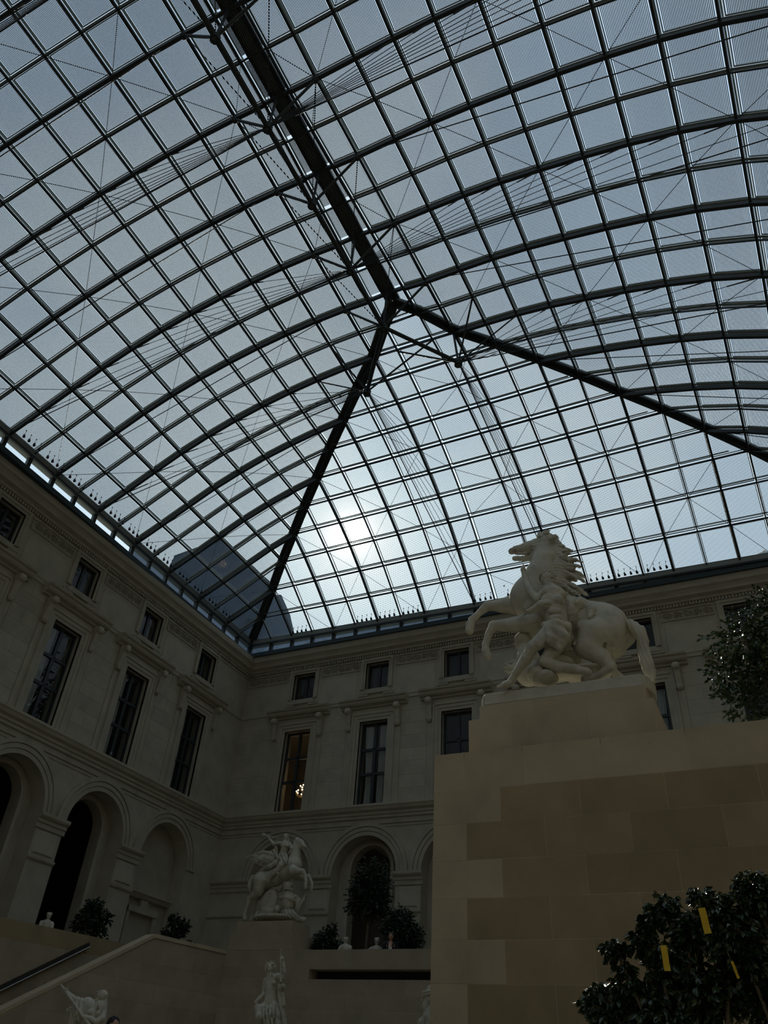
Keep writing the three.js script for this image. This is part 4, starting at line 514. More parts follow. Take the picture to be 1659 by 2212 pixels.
const HORSE_MANE=[['c',-0.292,4.2,-0.053,-0.313,4.349,-0.079,0.094,0.075,0.012],['c',-0.313,4.349,-0.079,-0.32,4.295,-0.106,0.075,0.06,0.012],['c',-0.32,4.295,-0.106,-0.359,4.364,-0.121,0.06,0.041,0.012],['c',-0.359,4.364,-0.121,-0.404,4.326,-0.132,0.041,0.014,0.012],['c',-0.269,4.189,0.007,-0.289,4.232,0.011,0.07,0.056,0.012],['c',-0.289,4.232,0.011,-0.263,4.209,0.015,0.056,0.044,0.012],['c',-0.263,4.209,0.015,-0.286,4.261,0.017,0.044,0.03,0.012],['c',-0.286,4.261,0.017,-0.315,4.223,0.018,0.03,0.014,0.012],['c',-0.211,4.068,0.025,-0.26,4.184,0.038,0.07,0.056,0.012],['c',-0.26,4.184,0.038,-0.262,4.212,0.051,0.056,0.044,0.012],['c',-0.262,4.212,0.051,-0.304,4.26,0.058,0.044,0.03,0.012],['c',-0.304,4.26,0.058,-0.354,4.192,0.063,0.03,0.014,0.012],['c',-0.219,4.099,0.087,-0.208,4.146,0.13,0.069,0.056,0.012],['c',-0.208,4.146,0.13,-0.221,4.087,0.174,0.056,0.044,0.012],['c',-0.221,4.087,0.174,-0.263,4.111,0.2,0.044,0.03,0.012],['c',-0.263,4.111,0.2,-0.311,4.085,0.217,0.03,0.014,0.012],['c',-0.227,4.206,-0.014,-0.174,4.328,-0.021,0.093,0.075,0.012],['c',-0.174,4.328,-0.021,-0.192,4.294,-0.028,0.075,0.059,0.012],['c',-0.192,4.294,-0.028,-0.137,4.374,-0.032,0.059,0.041,0.012],['c',-0.137,4.374,-0.032,-0.087,4.381,-0.034,0.041,0.014,0.012],['c',-0.229,4.206,-0.031,-0.213,4.304,-0.047,0.07,0.056,0.012],['c',-0.213,4.304,-0.047,-0.184,4.341,-0.063,0.056,0.045,0.012],['c',-0.184,4.341,-0.063,-0.132,4.41,-0.072,0.045,0.031,0.012],['c',-0.132,4.41,-0.072,-0.084,4.416,-0.079,0.031,0.014,0.012],['c',-0.212,4.148,0.081,-0.15,4.186,0.121,0.07,0.056,0.012],['c',-0.15,4.186,0.121,-0.133,4.177,0.162,0.056,0.044,0.012],['c',-0.133,4.177,0.162,-0.096,4.218,0.186,0.044,0.03,0.012],['c',-0.096,4.218,0.186,-0.069,4.143,0.202,0.03,0.014,0.012],['c',-0.149,4.098,0.039,-0.115,4.234,0.059,0.069,0.056,0.012],['c',-0.115,4.234,0.059,-0.154,4.181,0.079,0.056,0.044,0.012],['c',-0.154,4.181,0.079,-0.099,4.231,0.091,0.044,0.03,0.012],['c',-0.099,4.231,0.091,-0.046,4.27,0.099,0.03,0.014,0.012],['c',-0.131,4.139,0.024,-0.076,4.167,0.036,0.093,0.074,0.012],['c',-0.076,4.167,0.036,-0.02,4.106,0.048,0.074,0.059,0.012],['c',-0.02,4.106,0.048,0.067,4.14,0.055,0.059,0.04,0.012],['c',0.067,4.14,0.055,0.143,4.051,0.06,0.04,0.014,0.012],['c',-0.161,4.215,-0.091,-0.111,4.316,-0.137,0.07,0.056,0.012],['c',-0.111,4.316,-0.137,-0.02,4.258,-0.182,0.056,0.045,0.012],['c',-0.02,4.258,-0.182,-0.019,4.345,-0.209,0.045,0.031,0.012],['c',-0.019,4.345,-0.209,-0.026,4.303,-0.228,0.031,0.014,0.012],['c',-0.208,4.25,-0.066,-0.119,4.301,-0.099,0.07,0.056,0.012],['c',-0.119,4.301,-0.099,-0.006,4.249,-0.133,0.056,0.044,0.012],['c',-0.006,4.249,-0.133,0.018,4.263,-0.152,0.044,0.03,0.012],['c',0.018,4.263,-0.152,0.037,4.193,-0.166,0.03,0.014,0.012],['c',-0.165,4.083,0.098,-0.084,4.089,0.146,0.069,0.055,0.012],['c',-0.084,4.089,0.146,0.016,3.952,0.195,0.055,0.043,0.012],['c',0.016,3.952,0.195,0.076,3.991,0.224,0.043,0.03,0.012],['c',0.076,3.991,0.224,0.123,3.915,0.244,0.03,0.014,0.012],['c',-0.172,4.132,-0.049,-0.071,4.127,-0.074,0.093,0.074,0.012],['c',-0.071,4.127,-0.074,0.035,4.126,-0.098,0.074,0.059,0.012],['c',0.035,4.126,-0.098,0.109,4.038,-0.113,0.059,0.04,0.012],['c',0.109,4.038,-0.113,0.183,3.938,-0.123,0.04,0.014,0.012],['c',-0.134,4.032,-0.019,-0.018,4.077,-0.029,0.069,0.056,0.012],['c',-0.018,4.077,-0.029,0.044,4.069,-0.039,0.056,0.044,0.012],['c',0.044,4.069,-0.039,0.107,3.981,-0.045,0.044,0.03,0.012],['c',0.107,3.981,-0.045,0.169,3.877,-0.049,0.03,0.014,0.012],['c',-0.123,4.056,-0.033,-0.012,4.095,-0.049,0.07,0.056,0.012],['c',-0.012,4.095,-0.049,0.069,4.037,-0.065,0.056,0.044,0.012],['c',0.069,4.037,-0.065,0.093,3.986,-0.075,0.044,0.03,0.012],['c',0.093,3.986,-0.075,0.116,3.919,-0.082,0.03,0.014,0.012],['c',-0.122,4.088,-0.085,-0.063,4.131,-0.128,0.07,0.056,0.012],['c',-0.063,4.131,-0.128,0.012,4.096,-0.17,0.056,0.044,0.012],['c',0.012,4.096,-0.17,0.079,4.131,-0.196,0.044,0.03,0.012],['c',0.079,4.131,-0.196,0.139,4.054,-0.213,0.03,0.014,0.012],['c',-0.103,3.942,0.027,0.058,3.931,0.041,0.092,0.073,0.012],['c',0.058,3.931,0.041,0.133,3.771,0.054,0.073,0.058,0.012],['c',0.133,3.771,0.054,0.213,3.803,0.062,0.058,0.039,0.012],['c',0.213,3.803,0.062,0.283,3.728,0.068,0.039,0.014,0.012],['c',-0.067,3.933,0.062,0.081,3.903,0.093,0.069,0.055,0.012],['c',0.081,3.903,0.093,0.192,3.763,0.124,0.055,0.043,0.012],['c',0.192,3.763,0.124,0.244,3.757,0.143,0.043,0.029,0.012],['c',0.244,3.757,0.143,0.289,3.688,0.155,0.029,0.014,0.012],['c',-0.153,3.987,0.005,0.003,3.927,0.008,0.069,0.055,0.012],['c',0.003,3.927,0.008,0.166,3.862,0.011,0.055,0.043,0.012],['c',0.166,3.862,0.011,0.16,3.882,0.012,0.043,0.03,0.012],['c',0.16,3.882,0.012,0.149,3.839,0.013,0.03,0.014,0.012],['c',-0.104,4.106,-0.098,0.011,4.095,-0.147,0.07,0.056,0.012],['c',0.011,4.095,-0.147,0.132,3.991,-0.196,0.056,0.044,0.012],['c',0.132,3.991,-0.196,0.161,4.002,-0.225,0.044,0.03,0.012],['c',0.161,4.002,-0.225,0.191,3.995,-0.245,0.03,0.014,0.012],['c',-0.128,3.922,-0.081,0.045,3.914,-0.121,0.092,0.074,0.012],['c',0.045,3.914,-0.121,0.165,3.799,-0.162,0.074,0.058,0.012],['c',0.165,3.799,-0.162,0.274,3.828,-0.186,0.058,0.04,0.012],['c',0.274,3.828,-0.186,0.382,3.829,-0.202,0.04,0.014,0.012],['c',-0.06,3.916,-0.061,0.081,3.923,-0.091,0.069,0.055,0.012],['c',0.081,3.923,-0.091,0.205,3.824,-0.122,0.055,0.044,0.012],['c',0.205,3.824,-0.122,0.225,3.869,-0.14,0.044,0.03,0.012],['c',0.225,3.869,-0.14,0.239,3.826,-0.152,0.03,0.014,0.012],['c',-0.051,3.918,0.008,0.074,3.853,0.013,0.069,0.055,0.012],['c',0.074,3.853,0.013,0.207,3.685,0.017,0.055,0.043,0.012],['c',0.207,3.685,0.017,0.297,3.735,0.019,0.043,0.029,0.012],['c',0.297,3.735,0.019,0.378,3.691,0.021,0.029,0.014,0.012],['c',-0.041,3.758,0.07,0.106,3.717,0.104,0.068,0.054,0.012],['c',0.106,3.717,0.104,0.243,3.632,0.139,0.054,0.043,0.012],['c',0.243,3.632,0.139,0.293,3.616,0.16,0.043,0.029,0.012],['c',0.293,3.616,0.16,0.341,3.588,0.174,0.029,0.013,0.012],['c',-0.033,3.739,-0.039,0.097,3.725,-0.058,0.092,0.073,0.012],['c',0.097,3.725,-0.058,0.184,3.6,-0.078,0.073,0.058,0.012],['c',0.184,3.6,-0.078,0.273,3.685,-0.089,0.058,0.039,0.012],['c',0.273,3.685,-0.089,0.354,3.661,-0.097,0.039,0.014,0.012],['c',-0.043,3.843,-0.083,0.097,3.81,-0.125,0.069,0.055,0.012],['c',0.097,3.81,-0.125,0.195,3.692,-0.167,0.055,0.043,0.012],['c',0.195,3.692,-0.167,0.205,3.8,-0.192,0.043,0.03,0.012],['c',0.205,3.8,-0.192,0.21,3.825,-0.209,0.03,0.014,0.012],['c',-0.019,3.708,0.087,0.118,3.654,0.131,0.068,0.054,0.012],['c',0.118,3.654,0.131,0.228,3.412,0.174,0.054,0.042,0.012],['c',0.228,3.412,0.174,0.269,3.454,0.201,0.042,0.029,0.012],['c',0.269,3.454,0.201,0.306,3.472,0.218,0.029,0.013,0.012],['c',-0.026,3.688,0.091,0.124,3.573,0.136,0.068,0.054,0.012],['c',0.124,3.573,0.136,0.273,3.395,0.181,0.054,0.042,0.012],['c',0.273,3.395,0.181,0.28,3.458,0.209,0.042,0.029,0.012],['c',0.28,3.458,0.209,0.281,3.484,0.227,0.029,0.013,0.012],['c',-0.016,3.526,0.049,0.147,3.471,0.074,0.091,0.072,0.012],['c',0.147,3.471,0.074,0.319,3.38,0.098,0.072,0.057,0.012],['c',0.319,3.38,0.098,0.478,3.342,0.113,0.057,0.038,0.012],['c',0.478,3.342,0.113,0.627,3.225,0.123,0.038,0.013,0.012],['c',-0.04,3.578,-0.054,0.146,3.599,-0.081,0.068,0.055,0.012],['c',0.146,3.599,-0.081,0.275,3.502,-0.108,0.055,0.043,0.012],['c',0.275,3.502,-0.108,0.342,3.561,-0.124,0.043,0.029,0.012],['c',0.342,3.561,-0.124,0.4,3.497,-0.135,0.029,0.014,0.012],['c',-0.033,3.627,-0.063,0.118,3.596,-0.095,0.068,0.055,0.012],['c',0.118,3.596,-0.095,0.289,3.569,-0.126,0.055,0.043,0.012],['c',0.289,3.569,-0.126,0.358,3.518,-0.145,0.043,0.029,0.012],['c',0.358,3.518,-0.145,0.426,3.456,-0.158,0.029,0.014,0.012],['c',-0.027,3.593,0.084,0.151,3.53,0.126,0.068,0.054,0.012],['c',0.151,3.53,0.126,0.361,3.3,0.168,0.054,0.042,0.012],['c',0.361,3.3,0.168,0.455,3.319,0.193,0.042,0.029,0.012],['c',0.455,3.319,0.193,0.538,3.252,0.21,0.029,0.013,0.012],['c',0.02,3.543,-0.04,0.179,3.469,-0.06,0.091,0.072,0.012],['c',0.179,3.469,-0.06,0.304,3.304,-0.08,0.072,0.057,0.012],['c',0.304,3.304,-0.08,0.44,3.329,-0.092,0.057,0.039,0.012],['c',0.44,3.329,-0.092,0.567,3.25,-0.1,0.039,0.013,0.012],['c',-0.042,3.589,-0.081,0.103,3.505,-0.121,0.068,0.055,0.012],['c',0.103,3.505,-0.121,0.273,3.367,-0.161,0.055,0.043,0.012],['c',0.273,3.367,-0.161,0.312,3.414,-0.185,0.043,0.029,0.012],['c',0.312,3.414,-0.185,0.35,3.408,-0.202,0.029,0.014,0.012],['c',0.026,3.412,0.091,0.204,3.313,0.136,0.067,0.053,0.012],['c',0.204,3.313,0.136,0.36,3.166,0.181,0.053,0.042,0.012],['c',0.36,3.166,0.181,0.47,3.13,0.208,0.042,0.029,0.012],['c',0.47,3.13,0.208,0.57,3.037,0.226,0.029,0.013,0.012],['c',0.003,3.566,-0.086,0.142,3.516,-0.13,0.068,0.055,0.012],['c',0.142,3.516,-0.13,0.309,3.415,-0.173,0.055,0.043,0.012],['c',0.309,3.415,-0.173,0.341,3.484,-0.199,0.043,0.029,0.012],['c',0.341,3.484,-0.199,0.364,3.429,-0.216,0.029,0.014,0.012],['c',-0.018,3.278,0.075,0.169,3.273,0.113,0.09,0.071,0.012],['c',0.169,3.273,0.113,0.393,3.097,0.151,0.071,0.056,0.012],['c',0.393,3.097,0.151,0.477,3.149,0.173,0.056,0.038,0.012],['c',0.477,3.149,0.173,0.553,3.141,0.188,0.038,0.013,0.012],['c',0.042,3.28,0.044,0.214,3.235,0.066,0.067,0.053,0.012],['c',0.214,3.235,0.066,0.389,3.175,0.087,0.053,0.042,0.012],['c',0.389,3.175,0.087,0.4,3.212,0.101,0.042,0.029,0.012],['c',0.4,3.212,0.101,0.405,3.2,0.109,0.029,0.013,0.012],['c',0.029,3.44,-0.079,0.18,3.4,-0.118,0.068,0.054,0.012],['c',0.18,3.4,-0.118,0.323,3.373,-0.157,0.054,0.043,0.012],['c',0.323,3.373,-0.157,0.368,3.418,-0.181,0.043,0.029,0.012],['c',0.368,3.418,-0.181,0.411,3.434,-0.196,0.029,0.014,0.012],['c',0.049,3.328,0.032,0.198,3.277,0.049,0.067,0.054,0.012],['c',0.198,3.277,0.049,0.378,3.148,0.065,0.054,0.042,0.012],['c',0.378,3.148,0.065,0.402,3.207,0.074,0.042,0.029,0.012],['c',0.402,3.207,0.074,0.421,3.227,0.081,0.029,0.013,0.012],['c',0.016,3.158,0.021,0.209,3.185,0.031,0.089,0.071,0.012],['c',0.209,3.185,0.031,0.413,3.065,0.042,0.071,0.056,0.012],['c',0.413,3.065,0.042,0.535,2.993,0.048,0.056,0.038,0.012],['c',0.535,2.993,0.048,0.646,2.836,0.052,0.038,0.013,0.012],['c',0.02,3.216,-0.06,0.21,3.262,-0.09,0.067,0.054,0.012],['c',0.21,3.262,-0.09,0.394,3.14,-0.12,0.054,0.042,0.012],['c',0.394,3.14,-0.12,0.399,3.149,-0.138,0.042,0.029,0.012],['c',0.399,3.149,-0.138,0.403,3.129,-0.15,0.029,0.013,0.012],['c',-0.023,3.194,0.025,0.173,3.176,0.037,0.067,0.053,0.012],['c',0.173,3.176,0.037,0.383,3.079,0.049,0.053,0.042,0.012],['c',0.383,3.079,0.049,0.472,2.989,0.057,0.042,0.029,0.012],['c',0.472,2.989,0.057,0.558,2.875,0.062,0.029,0.013,0.012],['c',0.017,3.305,-0.04,0.195,3.236,-0.061,0.068,0.054,0.012],['c',0.195,3.236,-0.061,0.389,3.115,-0.081,0.054,0.042,0.012],['c',0.389,3.115,-0.081,0.427,3.081,-0.093,0.042,0.029,0.012],['c',0.427,3.081,-0.093,0.462,3.016,-0.101,0.029,0.013,0.012],['c',0.027,3.129,0.041,0.193,3.053,0.061,0.089,0.071,0.012],['c',0.193,3.053,0.061,0.426,2.951,0.082,0.071,0.056,0.012],['c',0.426,2.951,0.082,0.536,2.856,0.094,0.056,0.038,0.012],['c',0.536,2.856,0.094,0.639,2.717,0.102,0.038,0.013,0.012],['c',0.047,3.099,0.068,0.237,3.073,0.103,0.067,0.053,0.012],['c',0.237,3.073,0.103,0.398,2.923,0.137,0.053,0.042,0.012],['c',0.398,2.923,0.137,0.456,2.865,0.157,0.042,0.028,0.012],['c',0.456,2.865,0.157,0.51,2.78,0.171,0.028,0.013,0.012],['c',-0.023,3.226,-0.083,0.152,3.177,-0.124,0.068,0.054,0.012],['c',0.152,3.177,-0.124,0.357,3.065,-0.165,0.054,0.042,0.012],['c',0.357,3.065,-0.165,0.455,3.052,-0.19,0.042,0.029,0.012],['c',0.455,3.052,-0.19,0.546,2.955,-0.207,0.029,0.013,0.012],['c',-0.007,3.16,-0.009,0.209,3.146,-0.013,0.067,0.053,0.012],['c',0.209,3.146,-0.013,0.408,3.014,-0.018,0.053,0.042,0.012],['c',0.408,3.014,-0.018,0.495,2.915,-0.02,0.042,0.029,0.012],['c',0.495,2.915,-0.02,0.58,2.799,-0.022,0.029,0.013,0.012],['c',0.039,3.097,-0.085,0.18,3.153,-0.127,0.09,0.072,0.012],['c',0.18,3.153,-0.127,0.304,3.087,-0.17,0.072,0.057,0.012],['c',0.304,3.087,-0.17,0.353,3.097,-0.195,0.057,0.039,0.012],['c',0.353,3.097,-0.195,0.395,3.021,-0.212,0.039,0.013,0.012],['c',0.029,3.047,-0.034,0.197,3.082,-0.052,0.067,0.053,0.012],['c',0.197,3.082,-0.052,0.286,2.964,-0.069,0.053,0.042,0.012],['c',0.286,2.964,-0.069,0.353,2.937,-0.079,0.042,0.029,0.012],['c',0.353,2.937,-0.079,0.42,2.898,-0.086,0.029,0.013,0.012],['c',0.022,3.047,-0.089,0.176,3.124,-0.133,0.067,0.054,0.012],['c',0.176,3.124,-0.133,0.27,3.103,-0.177,0.054,0.042,0.012],['c',0.27,3.103,-0.177,0.321,3.084,-0.204,0.042,0.029,0.012],['c',0.321,3.084,-0.204,0.368,3.002,-0.221,0.029,0.013,0.012],['c',0.046,2.995,-0.028,0.162,3.062,-0.041,0.067,0.053,0.012],['c',0.162,3.062,-0.041,0.295,3.015,-0.055,0.053,0.042,0.012],['c',0.295,3.015,-0.055,0.341,3,-0.063,0.042,0.029,0.012],['c',0.341,3,-0.063,0.383,2.935,-0.069,0.029,0.013,0.012],['c',-0.017,2.912,-0.031,0.192,2.901,-0.047,0.089,0.071,0.012],['c',0.192,2.901,-0.047,0.335,2.74,-0.062,0.071,0.056,0.012],['c',0.335,2.74,-0.062,0.486,2.665,-0.072,0.056,0.038,0.012],['c',0.486,2.665,-0.072,0.626,2.497,-0.078,0.038,0.013,0.012],['c',0.054,2.862,0.065,0.204,2.816,0.098,0.066,0.053,0.012],['c',0.204,2.816,0.098,0.398,2.66,0.13,0.053,0.041,0.012],['c',0.398,2.66,0.13,0.495,2.555,0.15,0.041,0.028,0.012],['c',0.495,2.555,0.15,0.582,2.392,0.163,0.028,0.013,0.012],['c',-0.029,2.989,-0.029,0.176,2.903,-0.043,0.067,0.053,0.012],['c',0.176,2.903,-0.043,0.346,2.806,-0.058,0.053,0.042,0.012],['c',0.346,2.806,-0.058,0.417,2.697,-0.066,0.042,0.028,0.012],['c',0.417,2.697,-0.066,0.486,2.569,-0.072,0.028,0.013,0.012],['c',0.008,2.949,-0.004,0.192,2.877,-0.006,0.067,0.053,0.012],['c',0.192,2.877,-0.006,0.362,2.723,-0.007,0.053,0.042,0.012],['c',0.362,2.723,-0.007,0.48,2.603,-0.008,0.042,0.028,0.012],['c',0.48,2.603,-0.008,0.594,2.457,-0.009,0.028,0.013,0.012],['c',-0.071,2.902,-0.072,0.106,2.865,-0.109,0.089,0.071,0.012],['c',0.106,2.865,-0.109,0.281,2.725,-0.145,0.071,0.056,0.012],['c',0.281,2.725,-0.145,0.359,2.685,-0.166,0.056,0.038,0.012],['c',0.359,2.685,-0.166,0.435,2.598,-0.181,0.038,0.013,0.012],['c',0.021,2.825,0.009,0.169,2.767,0.013,0.066,0.053,0.012],['c',0.169,2.767,0.013,0.328,2.642,0.018,0.053,0.041,0.012],['c',0.328,2.642,0.018,0.402,2.601,0.02,0.041,0.028,0.012],['c',0.402,2.601,0.02,0.469,2.498,0.022,0.028,0.013,0.012],['c',-0.033,2.806,-0.076,0.115,2.802,-0.114,0.067,0.053,0.012],['c',0.115,2.802,-0.114,0.3,2.774,-0.152,0.053,0.042,0.012],['c',0.3,2.774,-0.152,0.36,2.739,-0.175,0.042,0.029,0.012],['c',0.36,2.739,-0.175,0.411,2.593,-0.19,0.029,0.013,0.012],['c',0.009,2.749,0.088,0.179,2.712,0.133,0.066,0.052,0.012],['c',0.179,2.712,0.133,0.353,2.503,0.177,0.052,0.041,0.012],['c',0.353,2.503,0.177,0.41,2.48,0.203,0.041,0.028,0.012],['c',0.41,2.48,0.203,0.457,2.38,0.221,0.028,0.013,0.012],['c',-0.043,2.649,0.038,0.08,2.632,0.057,0.088,0.07,0.012],['c',0.08,2.632,0.057,0.185,2.523,0.076,0.07,0.055,0.012],['c',0.185,2.523,0.076,0.289,2.526,0.088,0.055,0.038,0.012],['c',0.289,2.526,0.088,0.382,2.426,0.095,0.038,0.013,0.012],['c',-0.099,2.688,-0.013,0.038,2.655,-0.02,0.066,0.053,0.012],['c',0.038,2.655,-0.02,0.216,2.553,-0.027,0.053,0.041,0.012],['c',0.216,2.553,-0.027,0.203,2.573,-0.031,0.041,0.028,0.012],['c',0.203,2.573,-0.031,0.19,2.578,-0.033,0.028,0.013,0.012],['c',-0.102,2.691,0.1,0.075,2.611,0.15,0.066,0.052,0.012],['c',0.075,2.611,0.15,0.215,2.436,0.199,0.052,0.041,0.012],['c',0.215,2.436,0.199,0.24,2.455,0.229,0.041,0.028,0.012],['c',0.24,2.455,0.229,0.257,2.422,0.249,0.028,0.013,0.012],['c',-0.119,2.731,0.01,0.031,2.713,0.015,0.066,0.053,0.012],['c',0.031,2.713,0.015,0.218,2.566,0.02,0.053,0.041,0.012],['c',0.218,2.566,0.02,0.257,2.579,0.023,0.041,0.028,0.012],['c',0.257,2.579,0.023,0.292,2.542,0.025,0.028,0.013,0.012],['c',-0.139,4.075,0,-0.026,3.709,0,0.155,0.183,0.08],['c',-0.026,3.709,0,0.031,3.259,0,0.183,0.224,0.08],['c',0.031,3.259,0,-0.046,2.853,0,0.224,0.266,0.08]];
const HORSE_PELT=[['e',0.291,1.928,-0.03,0.312,0.482,0.56,-0.1,0.05],['e',0.492,2.045,0.1,0.212,0.24,0.42,-0.2,0.05],['c',0.618,2.098,0.25,0.738,1.83,0.4,0.095,0.093,0.03],['c',0.738,1.83,0.4,0.713,1.623,0.5,0.093,0.06,0.03],['c',0.519,1.517,0.42,0.568,1.324,0.42,0.114,0.068,0.04],['c',0.568,1.324,0.42,0.605,1.207,0.4,0.068,0.032,0.04],['c',0.186,1.291,0.38,0.139,1.127,0.36,0.136,0.087,0.04],['c',0.139,1.127,0.36,0.241,1.069,0.35,0.087,0.038,0.04],['c',0.29,2.332,0.1,0.514,2.225,0.12,0.074,0.068,0.03],['c',0.514,2.225,0.12,0.753,2.123,0.1,0.068,0.039,0.03]];
const GROOM_BODY=[['e',-0.065,2.68,0.62,0.147,0.128,0.108811,0.45,0.02],['e',-0.095,2.565,0.62,0.077,0.096,0.080008,0.45,0.03],['c',-0.205,2.676,0.575,-0.183,2.617,0.665,0.023,0.022,0.02],['c',-0.197,2.613,0.62,-0.202,2.547,0.62,0.014,0.021,0.012],['x',-0.197,2.648,0.556,0.029,0.019,0.0288029,0.45,0.01],['e',-0.17,2.641,0.572,0.018,0.014,0.0160016,0.45,0.004],['x',-0.165,2.564,0.684,0.029,0.019,0.0288029,0.45,0.01],['e',-0.147,2.578,0.668,0.018,0.014,0.0160016,0.45,0.004],['x',-0.163,2.507,0.62,0.038,0.006,0.0448045,0.45,0.006],['c',-0.134,2.51,0.601,-0.125,2.485,0.639,0.016,0.016,0.01],['c',-0.095,2.461,0.62,-0.109,2.464,0.62,0.029,0.025,0.02],['e',-0.066,2.695,0.518,0.023,0.035,0.0128013,0.45,0.006],['e',-0.017,2.56,0.722,0.022,0.035,0.0128013,0.45,0.006],['e',-0.213,2.773,0.556,0.043,0.035,0.045,2.6,0.008],['e',-0.201,2.774,0.62,0.043,0.035,0.045,2.34,0.008],['e',-0.175,2.777,0.684,0.043,0.034,0.045,2.08,0.008],['e',-0.147,2.84,0.588,0.043,0.035,0.045,1.82,0.008],['e',-0.105,2.829,0.652,0.043,0.035,0.045,1.56,0.008],['e',-0.091,2.918,0.556,0.043,0.035,0.045,1.3,0.008],['e',-0.039,2.835,0.62,0.043,0.035,0.045,1.04,0.008],['e',0.016,2.794,0.684,0.043,0.034,0.045,0.78,0.008],['e',0.037,2.847,0.588,0.043,0.035,0.045,0.52,0.008],['e',0.052,2.75,0.652,0.043,0.034,0.045,0.26,0.008],['e',0.061,2.785,0.556,0.043,0.034,0.045,-0,0.008],['e',0.1,2.702,0.62,0.043,0.034,0.045,-0.26,0.008],['e',0.079,2.623,0.684,0.043,0.034,0.045,-0.52,0.008],['e',0.06,2.643,0.588,0.043,0.034,0.045,-0.78,0.008],['e',0.066,2.556,0.652,0.043,0.034,0.045,-1.04,0.008],['e',-0.007,2.619,0.556,0.043,0.034,0.045,-1.3,0.008],['e',-0.017,2.545,0.62,0.043,0.034,0.045,-1.56,0.008],['e',-0.039,2.479,0.684,0.042,0.034,0.045,-1.82,0.008],['e',-0.109,2.512,0.588,0.037,0.048,0.04,-0.3,0.01],['e',-0.08,2.486,0.62,0.037,0.048,0.04,-0.3,0.01],['e',-0.058,2.482,0.652,0.037,0.048,0.04,-0.3,0.01],['e',-0.051,2.519,0.588,0.037,0.048,0.04,-0.3,0.01],['e',-0.029,2.515,0.62,0.037,0.048,0.04,-0.3,0.01],['e',-0,2.489,0.652,0.037,0.048,0.04,-0.3,0.01],['e',-0.001,2.547,0.588,0.037,0.048,0.04,-0.3,0.01],['e',0.028,2.521,0.62,0.037,0.048,0.04,-0.3,0.01],['c',-0.031,2.514,0.62,-0.012,2.377,0.62,0.097,0.119,0.04],['c',0.006,2.241,0.62,0.04,1.942,0.62,0.219,0.222,0.06],['c',0.04,1.942,0.62,0.057,1.696,0.6,0.222,0.204,0.06],['c',0.057,1.696,0.6,0.054,1.514,0.59,0.204,0.224,0.06],['e',-0.071,2.244,0.7,0.14,0.129,0.16,0,0.05],['e',0.131,2.259,0.6,0.129,0.14,0.18,0,0.05],['c',-0.119,2.3,0.62,-0.283,2.168,0.68,0.124,0.09,0.03],['c',-0.283,2.168,0.68,-0.414,2.351,0.64,0.09,0.077,0.03],['c',-0.414,2.351,0.64,-0.548,2.721,0.52,0.077,0.067,0.03],['c',-0.548,2.721,0.52,-0.616,3.028,0.47,0.067,0.053,0.03],['e',-0.621,3.105,0.46,0.059,0.089,0.07,0,0.02],['c',-0.626,3.124,0.46,-0.646,3.205,0.48,0.027,0.018,0.01],['c',-0.626,3.124,0.46,-0.608,3.232,0.48,0.027,0.018,0.01],['c',-0.626,3.124,0.46,-0.579,3.201,0.48,0.027,0.018,0.01],['c',0.188,2.203,0.62,-0.06,1.914,0.82,0.123,0.091,0.03],['c',-0.06,1.914,0.82,-0.195,1.93,0.84,0.091,0.077,0.03],['c',-0.195,1.93,0.84,-0.441,1.875,0.74,0.077,0.067,0.03],['e',-0.49,1.88,0.72,0.067,0.05,0.08,-0.3,0.02],['c',-0.023,1.409,0.64,-0.194,1.215,0.72,0.196,0.162,0.05],['c',-0.194,1.215,0.72,-0.438,1.016,0.78,0.162,0.124,0.05],['c',-0.438,1.016,0.78,-0.607,0.806,0.72,0.118,0.113,0.03],['c',-0.607,0.806,0.72,-0.828,0.571,0.67,0.113,0.078,0.03],['c',-0.828,0.571,0.67,-0.962,0.425,0.62,0.078,0.07,0.03],['c',-0.963,0.411,0.62,-1.057,0.34,0.68,0.075,0.064,0.03],['c',-1.057,0.34,0.68,-1.199,0.28,0.72,0.064,0.045,0.03],['c',0.099,1.378,0.54,-0.027,1.046,0.58,0.196,0.161,0.05],['c',-0.027,1.046,0.58,-0.227,0.763,0.62,0.161,0.128,0.05],['c',-0.228,0.748,0.62,-0.01,0.606,0.57,0.123,0.116,0.03],['c',-0.01,0.606,0.57,0.29,0.539,0.52,0.116,0.094,0.03],['c',0.29,0.539,0.52,0.502,0.472,0.5,0.094,0.078,0.03],['c',0.502,0.472,0.5,0.567,0.425,0.52,0.078,0.062,0.03],['e',-0.051,2.04,0.82,0.144,0.111,0.07,0.2,0.02],['e',0.154,2.003,0.81,0.121,0.11,0.07,-0.2,0.02],['e',0.024,1.738,0.82,0.093,0.071,0.05,0,0.02],['e',0.129,1.729,0.8,0.082,0.071,0.05,0,0.02],['e',0.026,1.582,0.82,0.092,0.065,0.05,0,0.02],['e',0.128,1.579,0.79,0.081,0.065,0.05,0,0.02],['e',-0.245,1.092,0.86,0.112,0.161,0.07,-0.5,0.02],['x',0.059,1.719,0.9,0.014,0.245,0.05,-0.15,0.02],['x',0.053,1.851,0.89,0.164,0.016,0.05,-0.1,0.02],['x',0.062,1.614,0.89,0.162,0.014,0.04,-0.1,0.02]];
